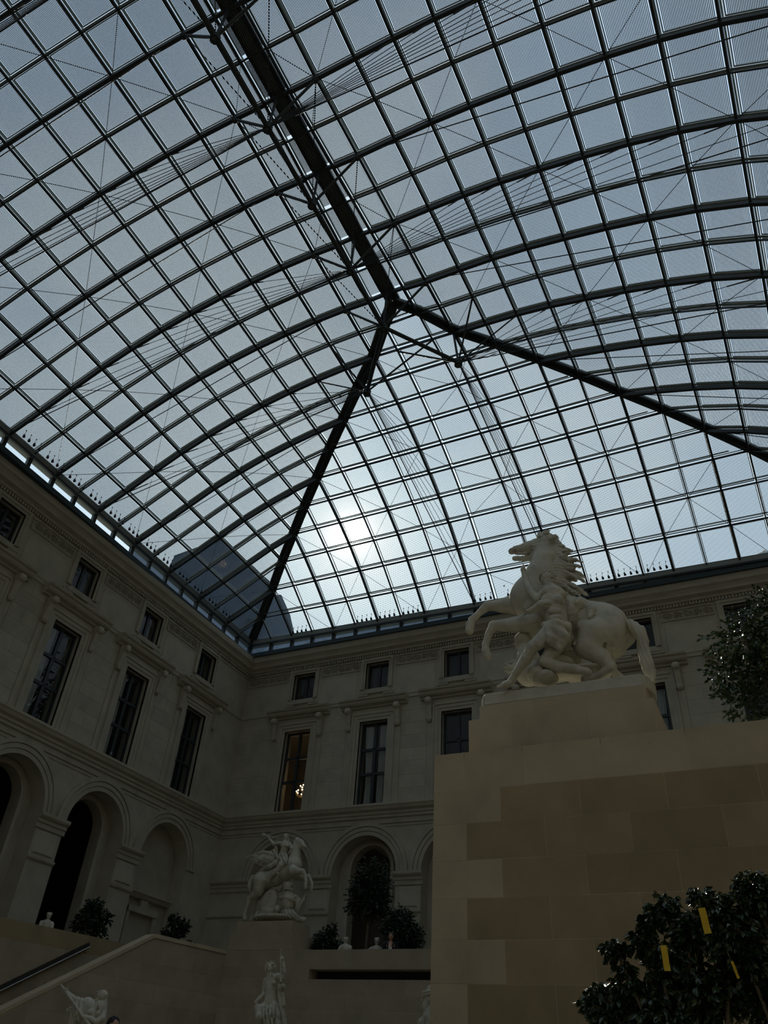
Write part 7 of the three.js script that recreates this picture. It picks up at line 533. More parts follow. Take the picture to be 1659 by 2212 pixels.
// ---------------------------------------------------------------- carved figures: capsules and ellipsoids joined by a smooth minimum on a grid, meshed by surface nets
function carve(prims, cell, { rough = 0, freq = 8, fold = null } = {}) {
  const lo = [1e9, 1e9, 1e9], hi = [-1e9, -1e9, -1e9];
  const bounds = prims.map((p) => { const k = p.at(-1); if (p[0] === 'x') return [[p[1] - Math.max(p[4], p[5]) - k, p[1] + Math.max(p[4], p[5]) + k], [p[2] - Math.max(p[4], p[5]) - k, p[2] + Math.max(p[4], p[5]) + k], [p[3] - p[6] - k, p[3] + p[6] + k]]; let b; if (p[0] === 'c') { const r = Math.max(p[7], p[8]); b = [0, 1, 2].map((a) => [Math.min(p[1 + a], p[4 + a]) - r, Math.max(p[1 + a], p[4 + a]) + r]); } else { const r = Math.max(p[4], p[5]); b = [[p[1] - r, p[1] + r], [p[2] - r, p[2] + r], [p[3] - p[6], p[3] + p[6]]]; } b.forEach((q, a) => { lo[a] = Math.min(lo[a], q[0]); hi[a] = Math.max(hi[a], q[1]); }); return b.map(([x, y]) => [x - k - 3 * cell, y + k + 3 * cell]); });
  const o = lo.map((x) => x - 4 * cell), N = hi.map((x, a) => Math.ceil((x + 4 * cell - o[a]) / cell) + 1), F = new Float32Array(N[0] * N[1] * N[2]).fill(0.5), sy = N[0], sz = N[0] * N[1];
  prims.forEach((p, n) => {
    const b = bounds[n], k = Math.max(p.at(-1) * 0.8, 1e-4), r = [0, 1, 2].map((a) => [Math.max(0, Math.floor((b[a][0] - o[a]) / cell)), Math.min(N[a] - 1, Math.ceil((b[a][1] - o[a]) / cell))]);
    const cr = p[0] !== 'c' ? Math.cos(p[7]) : 0, sr = p[0] !== 'c' ? Math.sin(p[7]) : 0;
    for (let z = r[2][0]; z <= r[2][1]; z++) for (let y = r[1][0]; y <= r[1][1]; y++) for (let x = r[0][0]; x <= r[0][1]; x++) {
      const X = o[0] + x * cell, Y = o[1] + y * cell, Z = o[2] + z * cell; let d;
      if (p[0] === 'c') { const ax = p[4] - p[1], ay = p[5] - p[2], az = p[6] - p[3], px = X - p[1], py = Y - p[2], pz = Z - p[3], t = clamp((px * ax + py * ay + pz * az) / Math.max(1e-9, ax * ax + ay * ay + az * az)); d = Math.hypot(px - ax * t, py - ay * t, pz - az * t) - (p[7] + (p[8] - p[7]) * t); }
      else { const dx = X - p[1], dy = Y - p[2], a = (dx * cr + dy * sr) / p[4], c = (-dx * sr + dy * cr) / p[5], e = (Z - p[3]) / p[6], q = Math.sqrt(a * a + c * c + e * e), g = Math.sqrt((a / p[4]) ** 2 + (c / p[5]) ** 2 + (e / p[6]) ** 2); d = g > 1e-6 ? q * (q - 1) / g : -Math.min(p[4], p[5], p[6]); }
      const i = x + y * sy + z * sz, f = F[i]; if (p[0] === 'x') { const h = Math.max(k - Math.abs(-d - f), 0) / k; F[i] = Math.max(-d, f) + h * h * k * 0.25; } else { const h = Math.max(k - Math.abs(d - f), 0) / k; F[i] = Math.min(d, f) - h * h * k * 0.25; }
    }
  });
  if (rough || fold) for (let z = 0; z < N[2]; z++) for (let y = 0; y < N[1]; y++) for (let x = 0; x < N[0]; x++) { const i = x + y * sy + z * sz; if (Math.abs(F[i]) < 0.1) { const X = o[0] + x * cell, Y = o[1] + y * cell, Z = o[2] + z * cell; F[i] += rough * fbm(X * freq, Y * freq, Z * freq, 3) + (fold ? fold(X, Y, Z) : 0); } }
  const id = new Int32Array(F.length).fill(-1), pos = [], idx = [];
  for (let z = 0; z + 1 < N[2]; z++) for (let y = 0; y + 1 < N[1]; y++) for (let x = 0; x + 1 < N[0]; x++) {
    const i = x + y * sy + z * sz, c = [F[i], F[i + 1], F[i + sy], F[i + sy + 1], F[i + sz], F[i + sz + 1], F[i + sz + sy], F[i + sz + sy + 1]]; let m = 0; for (let k = 0; k < 8; k++) if (c[k] < 0) m |= 1 << k; if (!m || m === 255) continue;
    let n = 0, ax = 0, ay = 0, az = 0; for (let a = 0; a < 8; a++) for (const s of [1, 2, 4]) { const e = a | s; if (e === a || (m >> a & 1) === (m >> e & 1)) continue; const t = c[a] / (c[a] - c[e]); ax += (a & 1) + (s === 1 ? t : 0); ay += (a >> 1 & 1) + (s === 2 ? t : 0); az += (a >> 2 & 1) + (s === 4 ? t : 0); n++; }
    id[i] = pos.length / 3; pos.push(o[0] + (x + ax / n) * cell, o[1] + (y + ay / n) * cell, o[2] + (z + az / n) * cell);
  }
  for (let z = 1; z + 1 < N[2]; z++) for (let y = 1; y + 1 < N[1]; y++) for (let x = 1; x + 1 < N[0]; x++) {
    const i = x + y * sy + z * sz, a = F[i] < 0; for (const [e, u, v] of [[1, sy, sz], [sy, sz, 1], [sz, 1, sy]]) { if (a === (F[i + e] < 0)) continue; const q = [id[i], id[i - u], id[i - u - v], id[i - v]]; if (q.includes(-1)) continue; if (a) idx.push(q[0], q[1], q[2], q[0], q[2], q[3]); else idx.push(q[0], q[2], q[1], q[0], q[3], q[2]); }
  }
  const g = new THREE.BufferGeometry(); g.setAttribute('position', new THREE.Float32BufferAttribute(pos, 3)); g.setIndex(idx); g.computeVertexNormals();
  return metreUV(g);
}
const furl = (fx, fy, a) => (x, y, z) => a * Math.sin(x * fx + y * fy + 3 * z + 1.5 * noise3.noise(x * 3, y * 3, z * 3));
{
  const at = [23.45, 8.02, 20.0];
  const horse = thing('horse_statue', 'big marble statue of a rearing horse with flying mane on the near pedestal', 'statue', at);
  part('horse_body', carve(HORSE_BODY, 0.018, { rough: 0.012, freq: 5 }), M.marble, horse); part('mane', carve(HORSE_MANE, 0.011, { fold: furl(22, 80, 0.005) }), M.marble, horse); part('tail', carve(HORSE_TAIL, 0.015, { fold: furl(70, 14, 0.010) }), M.marble, horse);
  part('pelt', carve(HORSE_PELT, 0.016, { rough: 0.035, freq: 16 }), M.marble, horse);
  part('rocky_ground', carve(HORSE_ROCK, 0.02, { rough: 0.03, freq: 7 }), M.marble, horse);
  const s = new THREE.Shape(); s.moveTo(-1.52, -0.55); s.bezierCurveTo(-1.8, -0.3, -1.75, 0.35, -1.45, 0.55); s.lineTo(1.5, 0.5); s.bezierCurveTo(1.7, 0.3, 1.7, -0.3, 1.5, -0.5); s.closePath();
  const g = new THREE.ExtrudeGeometry(s, { depth: 0.2, bevelEnabled: true, bevelSize: 0.03, bevelThickness: 0.03, bevelSegments: 2, curveSegments: 12 }); g.rotateX(-Math.PI / 2); g.translate(0, 0.03, 0); const p = g.attributes.position; for (let i = 0; i < p.count; i++) { const k = 0.03 * fbm(p.getX(i) * 6, p.getY(i) * 6, p.getZ(i) * 6, 2); p.setX(i, p.getX(i) + k); p.setZ(i, p.getZ(i) + k); } g.computeVertexNormals(); part('plinth', join([g]), M.marble, horse);
  for (const [x, y, z] of [[-1.21, 3.08, 0.02]]) { const w = V(x, y, z); part('nostril', ball(w, 0.018, 6), M.deep, horse); }
  const groom = thing('groom_statue', 'marble statue of a nude groom with draped hips straining to hold the rearing horse', 'statue', at);
  part('groom_body', carve(GROOM_BODY, 0.0105, { rough: 0.016, freq: 9 }), M.marble, groom); part('drapery', carve(GROOM_DRAPE, 0.011, { fold: furl(24, 30, 0.008) }), M.marble, groom);
}
{
  const at = [9.05, 6.67, 7.2];
  const horse = thing('winged_horse_statue', 'white marble statue of a rearing winged horse on the far pedestal', 'statue', at);
  part('horse_body', carve(PEGASUS_BODY, 0.017, { rough: 0.012, freq: 5 }), M.marbleDim, horse); part('wing', carve(PEGASUS_WING, 0.012), M.marbleDim, horse); part('trophy', carve(FAME_TROPHY, 0.013, { rough: 0.016, freq: 9 }), M.marbleDim, horse, 'heap of helmet, armour, shield and drapery');
  const rider = thing('trumpeter_statue', 'white marble statue of a woman riding the winged horse and blowing a trumpet', 'statue', at);
  part('rider_body', carve(FAME_BODY, 0.0105, { rough: 0.01, freq: 9 }), M.marbleDim, rider); part('drapery', carve(FAME_DRAPE, 0.011, { fold: furl(46, 34, 0.014) }), M.marbleDim, rider); part('trumpet', carve(FAME_TRUMPET, 0.009), M.marbleDim, rider);
}
const plinthFor = (at, w, label, h = at[1]) => { const t = thing('pedestal', label, 'pedestal', [at[0], 0, at[2]]); part('shaft', join([new RoundedBoxGeometry(w * 0.86, h - 0.1, w * 0.86, 2, 0.02).translate(0, (h - 0.1) / 2, 0)]), M.pale[0], t); part('cap', join([new RoundedBoxGeometry(w, 0.12, w, 2, 0.02).translate(0, h - 0.06, 0)]), M.pale[1], t); };
{
  const t = thing('bearded_statue', 'white marble statue of a crowned bearded man raising a staff, bottom centre', 'statue', [14.85, 2.0, 16.0]);
  part('figure', carve(NEP_BODY, 0.0085, { rough: 0.010, freq: 10 }), M.marble, t); part('drapery', carve(NEP_DRAPE, 0.010, { fold: furl(60, 24, 0.014) }), M.marble, t); part('staff', carve(NEP_STAFF, 0.009), M.marble, t);
  plinthFor([14.9, 0.85, 16.1], 1.3, 'pale stone pedestal below the crowned bearded statue, under the frame', 1.0);
}
{
  const t = thing('old_man_statue', 'cream marble statue of a balding bearded old man gripping a long staff, bottom left', 'statue', [13.1, 1.2, 20.0]);
  part('figure', carve(MAN_BODY, 0.0085, { rough: 0.010, freq: 12 }), M.marble, t); part('drapery', carve(MAN_DRAPE, 0.0095, { fold: furl(60, 34, 0.014) }), M.marble, t); part('staff', carve(MAN_STAFF, 0.009), M.marble, t);
  plinthFor([13.1, 0.8, 20.0], 1.3, 'pale stone pedestal below the old man with the staff, under the frame', 1.0);
}
{
  const t = thing('woman_statue', 'white marble statue of a woman with a headband in profile, cut by the terrace corner', 'statue', [19.75, 1.8, 18.0]); part('figure', carve(WOMAN_BODY, 0.0105, { rough: 0.012, freq: 10 }), M.marble, t);
  const u = thing('far_statue', 'pale statue with a raised arm just behind the woman in profile', 'statue', [19.35, 2.2, 16.0]); part('figure', carve(FAR_FIGURE, 0.016, { rough: 0.012, freq: 8 }), M.marble, u);
  plinthFor([19.75, 0.8, 18.0], 1.1, 'pale stone pedestal below the woman in profile, under the frame', 1.6); plinthFor([19.4, 0.8, 16.0], 1.0, 'pale stone pedestal below the statue with the raised arm', 2.2);
}
// small figures on the terraces: k = scale, limbs in metres
function smallFigure(name, label, [x, y, z], turn, prims, cell = 0.009) { const t = thing(name, label, 'statue', [x, y, z], turn); part('figure', carve(prims, cell, { rough: 0.01, freq: 10 }), M.marble, t); return t; }
const torso = (h) => [['c', 0, 0, 0, 0, h * 0.5, 0.02, 0.16, 0.15, 0.06], ['c', 0, h * 0.5, 0.02, 0, h * 0.78, 0, 0.15, 0.17, 0.06], ['c', -0.17, h * 0.82, 0, 0.17, h * 0.82, 0, 0.075, 0.075, 0.05], ['c', 0, h * 0.82, 0, 0.0, h * 0.94, 0.01, 0.058, 0.052, 0.03], ...((y) => [['e', 0, y, 0.02, 0.078, 0.115, 0.096, 0, 0.02], ['e', 0, y + 0.035, -0.025, 0.096, 0.09, 0.10, 0, 0.012], ['e', 0, y - 0.03, -0.075, 0.06, 0.06, 0.05, 0, 0.02], ['c', 0, y + 0.01, 0.11, 0, y - 0.025, 0.13, 0.012, 0.017, 0.01], ['c', -0.05, y + 0.03, 0.095, 0.05, y + 0.03, 0.095, 0.016, 0.016, 0.01], ['x', -0.033, y + 0.008, 0.115, 0.022, 0.014, 0.02, 0, 0.004], ['x', 0.033, y + 0.008, 0.115, 0.022, 0.014, 0.02, 0, 0.004], ['x', 0, y - 0.055, 0.115, 0.028, 0.005, 0.02, 0, 0.003], ['c', -0.02, y - 0.09, 0.075, 0.02, y - 0.09, 0.075, 0.022, 0.022, 0.012], ['c', -0.07, y + 0.075, 0.05, 0.07, y + 0.075, 0.05, 0.03, 0.03, 0.02]])(h * 1.06)];
smallFigure('youth_statue', 'small white statue of a youth, hand raised to chin, in the dark left arch', [2.6, 4.6 + 0.55, 12.2], 0.9, [...torso(0.98), ['c', -0.2, 0.80, 0.02, -0.24, 0.52, 0.12, 0.05, 0.042, 0.03], ['c', -0.24, 0.52, 0.12, -0.05, 0.62, 0.2, 0.042, 0.034, 0.03], ['c', 0.2, 0.80, 0.02, 0.23, 0.55, 0.12, 0.05, 0.042, 0.03], ['c', 0.23, 0.55, 0.12, 0.06, 0.88, 0.13, 0.042, 0.03, 0.03]]);
smallFigure('nymph_statue', 'tiny pale statue leaning on one arm beside the low bush on the back terrace', [11.62, 4.62 + 0.62, 6.6], 0.2, [...torso(0.92), ['c', -0.2, 0.75, 0.02, -0.36, 0.4, 0.1, 0.05, 0.042, 0.03], ['c', -0.36, 0.4, 0.1, -0.75, 0.30, 0.15, 0.042, 0.032, 0.03], ['c', 0.2, 0.75, 0.02, 0.22, 0.4, 0.03, 0.05, 0.042, 0.03], ['c', 0.22, 0.4, 0.03, 0.2, 0.05, 0.05, 0.042, 0.034, 0.03]]);
smallFigure('leaning_statue', 'pale statue with bent arm standing just behind the man in the dark jacket', [12.72, 4.62 + 0.5, 6.3], 0.3, [...torso(1.05), ['c', -0.2, 0.86, 0.02, -0.42, 0.72, 0.05, 0.055, 0.045, 0.03], ['c', -0.42, 0.72, 0.05, -0.5, 0.5, 0.12, 0.045, 0.035, 0.03], ['c', 0.2, 0.86, 0.02, 0.28, 0.55, 0.05, 0.055, 0.045, 0.03]]);
const FICUS = [[-0.21, 2.99, -0.10, 0.19, 0.22, 0.17], [-0.61, 3.03, -0.10, 0.10, 0.11, 0.12], [-0.48, 2.87, -0.10, 0.21, 0.18, 0.19], [-0.90, 2.93, -0.10, 0.15, 0.15, 0.13], [-1.03, 2.83, -0.10, 0.09, 0.17, 0.12], [-0.74, 2.77, -0.10, 0.19, 0.18, 0.17], [-0.40, 2.64, -0.10, 0.27, 0.28, 0.24], [-1.10, 2.71, -0.10, 0.11, 0.11, 0.12], [-1.29, 2.65, -0.10, 0.14, 0.10, 0.13], [-0.92, 2.55, -0.10, 0.21, 0.18, 0.19], [-1.25, 2.52, -0.10, 0.08, 0.10, 0.12], [-1.47, 2.39, -0.10, 0.09, 0.08, 0.12], [-1.55, 2.30, -0.10, 0.09, 0.07, 0.12], [-1.25, 2.38, -0.10, 0.17, 0.14, 0.15], [-1.06, 2.35, -0.10, 0.20, 0.18, 0.18], [-1.37, 2.24, -0.10, 0.19, 0.13, 0.17], [-0.67, 2.38, -0.10, 0.30, 0.21, 0.27], [-0.98, 2.21, -0.10, 0.30, 0.14, 0.27], [-0.33, 2.36, -0.10, 0.19, 0.24, 0.17], [-1.51, 2.20, -0.10, 0.10, 0.09, 0.12]];
// ---------------------------------------------------------------- plants
const leafMat = [lin(0.035, 0.075, 0.022), lin(0.028, 0.060, 0.020), lin(0.05, 0.095, 0.028), lin(0.075, 0.115, 0.03)].map((c) => phys({ color: c, roughness: 0.22, specularIntensity: 1, side: THREE.DoubleSide, clearcoat: 0.4, clearcoatRoughness: 0.2 }));
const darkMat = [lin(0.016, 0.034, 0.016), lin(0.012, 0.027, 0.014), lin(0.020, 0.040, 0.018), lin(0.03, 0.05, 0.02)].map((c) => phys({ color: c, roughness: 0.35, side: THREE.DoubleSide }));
const barkMat = std({ color: lin(0.16, 0.13, 0.095), roughness: 0.9, map: gm2 }), twigMat = std({ color: lin(0.10, 0.095, 0.05), roughness: 0.8 });
function leafGeo(L, W, bend) {   // a pointed oval leaf folded along its midrib, base at the origin, along +y
  const rows = [[0, 0.02], [0.15, 0.55], [0.38, 1], [0.62, 0.85], [0.84, 0.38], [1, 0]], v = [], P = rows.map(([t, w]) => { const y = t * L * (1 - 0.12 * bend * t), z = -bend * L * t * t * 0.45, x = w * W / 2; return [[-x, y, z + x * 0.35], [0, y, z], [x, y, z + x * 0.35]]; });
  for (let k = 0; k + 1 < P.length; k++) for (const c of [0, 1]) { const [a, b, d, e] = [P[k][c], P[k][c + 1], P[k + 1][c + 1], P[k + 1][c]]; v.push(...a, ...b, ...d, ...a, ...d, ...e); }
  const g = new THREE.BufferGeometry(); g.setAttribute('position', new THREE.Float32BufferAttribute(v, 3)); g.computeVertexNormals(); g.setAttribute('uv', new THREE.Float32BufferAttribute(new Float32Array(v.length / 3 * 2), 2)); return g;
}
// a plant: twigs grown from a centre out to points inside the given lobes, leaves hung along the twigs
function plant({ name, label, category, at, lobes, twigs, leaf, leafW, per, singles, trunk, droop = 0.6, light = 0, core = 0.25, pot, mats: LM = leafMat }) {
  const t = thing(name, label, category, at), G = [0, 1].map((k) => leafGeo(leaf * (k ? 0.82 : 1), leafW, 0.3 + 0.4 * k)), tw = [], br = [], mats = [[], [], []], cam = camera.position;
  const near = []; const q = new THREE.Quaternion(), e = new THREE.Euler();
  for (const [a, b, r0, r1] of trunk) br.push(rod(V(...a), V(...b), r0, r1, 9));
  const vol = lobes.map((l) => l[3] * l[4] * l[5]), tot = vol.reduce((a, b) => a + b);
  lobes.forEach((l, n) => {
    const c = V(l[0], l[1], l[2]), root = trunk.length ? V(...trunk[Math.min(n, trunk.length - 1)][1]) : V(0, 0, 0);
    br.push(new THREE.TubeGeometry(new THREE.QuadraticBezierCurve3(root, root.clone().lerp(c, 0.5).add(V(rr(-0.1, 0.1), rr(0, 0.1), rr(-0.1, 0.1))), c), 8, 0.012 + 0.012 * l[3], 5));
    for (let k = 0; k < twigs * vol[n] / tot; k++) {
      let d; do d = V(rr(-1, 1), rr(-1, 1), rr(-1, 1)); while (d.lengthSq() > 1 || d.lengthSq() < core * core); d.normalize().multiplyScalar(Math.pow(rnd(), 0.45));
      const end = c.clone().add(V(d.x * l[3], d.y * l[4], d.z * l[5])), from = c.clone().lerp(end, rr(0.25, 0.6)), mid = from.clone().lerp(end, 0.5).add(V(0, 0.06 * l[4], 0));
      const curve = new THREE.QuadraticBezierCurve3(from, mid, end); tw.push(new THREE.TubeGeometry(curve, 4, Math.max(0.0022, leaf * 0.028), 4));
      for (let m = 0; m < per; m++) {
        const p = curve.getPoint(clamp(0.25 + 0.75 * (m + rnd()) / per)), out = d.clone().normalize();
        const dir = V(out.x + rr(-0.8, 0.8), out.y * 0.5 - droop + rr(-0.5, 0.5), out.z + rr(-0.8, 0.8)).normalize();
        q.setFromUnitVectors(V(0, 1, 0), dir); const spin = new THREE.Quaternion().setFromAxisAngle(V(0, 1, 0), rr(0, 6.28)); const s = rr(0.7, 1.15);
        const x = { p, q: q.clone().multiply(spin), s, m: rnd() < light ? 3 : Math.floor(rnd() * 3), g: m % 2, d: p.clone().add(V(...at)).distanceTo(cam) + 0.6 * (1 - d.length()) }; near.push(x);
      }
    }
  });
  near.sort((a, b) => a.d - b.d); const M4 = new THREE.Matrix4(), rest = [[], [], [], [], [], [], [], []];
  near.forEach((x, k) => { if (k < singles) { const m = part('leaf', G[x.g], LM[x.m], t); m.position.copy(x.p); m.quaternion.copy(x.q); m.scale.setScalar(x.s); } else rest[x.m * 2 + x.g].push(new THREE.Matrix4().compose(x.p, x.q, V(x.s, x.s, x.s))); });
  rest.forEach((L, k) => { if (!L.length) return; const m = shade(new THREE.InstancedMesh(G[k % 2], LM[k >> 1], L.length)); L.forEach((x, i) => m.setMatrixAt(i, x)); m.name = numbered('leaves'); m.userData.kind = 'stuff'; t.add(m); });
  if (br.length) part('trunk', join(br), barkMat, t); if (tw.length) part('twigs', mergeGeometries(tw.map(clean)), twigMat, t, null, 'stuff');
  if (pot) { const [r, h] = pot; part('planter', join([new RoundedBoxGeometry(r * 2, h, r * 2, 2, 0.03).translate(0, h / 2, 0)]), M.deep, t); }
  return t;
}
// the tree in the near right foreground, with the yellow tags
{
  const at = [26.62, 0, 27.6];
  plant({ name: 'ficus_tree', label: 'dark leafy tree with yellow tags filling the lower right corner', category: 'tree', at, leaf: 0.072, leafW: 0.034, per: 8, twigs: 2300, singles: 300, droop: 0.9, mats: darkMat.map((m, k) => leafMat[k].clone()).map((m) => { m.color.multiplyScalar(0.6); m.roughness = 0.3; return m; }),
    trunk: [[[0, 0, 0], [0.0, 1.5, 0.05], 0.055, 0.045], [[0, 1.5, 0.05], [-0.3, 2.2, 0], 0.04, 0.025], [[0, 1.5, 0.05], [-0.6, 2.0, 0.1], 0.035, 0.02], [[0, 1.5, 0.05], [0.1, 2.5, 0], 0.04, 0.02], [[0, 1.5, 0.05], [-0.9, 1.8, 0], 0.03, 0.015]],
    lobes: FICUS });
  const tag = (p, w, h, tilt, label) => { const g = new THREE.PlaneGeometry(w, h, 2, 8), a = g.attributes.position; for (let i = 0; i < a.count; i++) a.setZ(i, 0.012 * Math.sin(a.getY(i) * 30) + 0.006 * Math.sin(a.getX(i) * 60)); g.computeVertexNormals(); const o = thing('paper_tag', label, 'tag', p); o.rotation.set(0.1, 0.35, tilt); part('strip', metreUV(clean(g)), std({ color: lin(0.62, 0.44, 0.03), roughness: 0.7, side: THREE.DoubleSide }), o); part('string', rod(V(0, h / 2, 0), V(0.01, h / 2 + 0.06, -0.02), 0.002), twigMat, o); };
  tag([26.072, 2.721, 28.2], 0.045, 0.155, 0.13, 'upper right yellow paper tag hanging in the dark foreground tree'); tag([25.778, 2.499, 28.2], 0.04, 0.15, 0.05, 'yellow paper tag hanging lower left in the dark foreground tree'); tag([26.206, 2.431, 28.2], 0.016, 0.10, 0.3, 'narrow yellow tag edge low at the right in the dark foreground tree');
}
// the tree on the near terrace at the right, its glossy leaves catching the sun
plant({ name: 'terrace_tree', label: 'glossy green tree on the near terrace at the right edge, sparkling in the sun', category: 'tree', at: [27.4, 5.9, 17.6], leaf: 0.125, leafW: 0.062, per: 7, twigs: 1150, singles: 300, droop: 0.35, light: 0.12, trunk: [[[0, 0, 0], [-0.05, 2.0, 0], 0.10, 0.085], [[-0.05, 2.0, 0], [0.1, 3.6, 0], 0.08, 0.04]],
  lobes: [[-0.5, 4.2, 0.1, 0.95, 0.75, 0.9], [-1.05, 3.4, 0.1, 0.62, 0.6, 0.7], [-0.7, 2.75, 0.2, 0.7, 0.55, 0.8], [-0.35, 3.45, 0, 0.9, 0.9, 0.9], [0.6, 3.6, 0, 1.2, 1.5, 1.1], [0.3, 4.9, 0, 1.0, 0.6, 0.9], [-0.1, 2.3, 0.3, 0.6, 0.35, 0.6]] });
// plants on the upper terraces
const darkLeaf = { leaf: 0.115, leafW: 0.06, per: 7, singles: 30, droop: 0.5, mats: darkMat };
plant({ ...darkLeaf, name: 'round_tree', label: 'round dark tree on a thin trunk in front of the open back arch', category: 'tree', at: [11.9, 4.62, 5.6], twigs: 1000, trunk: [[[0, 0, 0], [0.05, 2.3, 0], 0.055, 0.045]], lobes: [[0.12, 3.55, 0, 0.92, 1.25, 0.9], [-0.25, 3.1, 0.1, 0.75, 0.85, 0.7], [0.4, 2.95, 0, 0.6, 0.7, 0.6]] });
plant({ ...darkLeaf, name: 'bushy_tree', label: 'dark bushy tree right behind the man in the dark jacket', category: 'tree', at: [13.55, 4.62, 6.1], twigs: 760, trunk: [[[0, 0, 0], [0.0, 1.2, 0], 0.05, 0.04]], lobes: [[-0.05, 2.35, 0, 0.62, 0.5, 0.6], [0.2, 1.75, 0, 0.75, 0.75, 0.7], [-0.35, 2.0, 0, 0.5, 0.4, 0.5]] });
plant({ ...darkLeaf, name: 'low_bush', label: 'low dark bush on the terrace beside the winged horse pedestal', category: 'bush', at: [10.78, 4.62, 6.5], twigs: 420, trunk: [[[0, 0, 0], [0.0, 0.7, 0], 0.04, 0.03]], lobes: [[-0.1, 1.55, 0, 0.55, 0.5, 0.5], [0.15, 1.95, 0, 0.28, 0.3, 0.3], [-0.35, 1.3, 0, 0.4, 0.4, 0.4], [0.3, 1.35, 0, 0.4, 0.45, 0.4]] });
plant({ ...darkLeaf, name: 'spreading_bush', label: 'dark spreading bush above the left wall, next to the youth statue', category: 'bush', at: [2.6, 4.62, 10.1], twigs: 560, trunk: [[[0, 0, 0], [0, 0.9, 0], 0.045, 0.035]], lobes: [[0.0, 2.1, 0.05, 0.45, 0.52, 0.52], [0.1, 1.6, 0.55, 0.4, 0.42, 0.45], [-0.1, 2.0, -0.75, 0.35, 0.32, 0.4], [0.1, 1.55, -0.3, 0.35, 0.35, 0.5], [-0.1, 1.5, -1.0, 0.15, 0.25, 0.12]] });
plant({ ...darkLeaf, name: 'corner_bush', label: 'dark bush in the far corner above the sloping stair wall', category: 'bush', at: [2.9, 4.62, 5.4], twigs: 460, trunk: [[[0, 0, 0], [0, 1.0, 0], 0.04, 0.03]], lobes: [[0, 2.55, 0.35, 0.28, 0.36, 0.34], [0, 2.0, 0.7, 0.25, 0.3, 0.35], [0, 2.45, -0.3, 0.3, 0.42, 0.36], [0, 1.75, -0.95, 0.32, 0.32, 0.36], [0, 2.0, 0.1, 0.3, 0.35, 0.5]] });
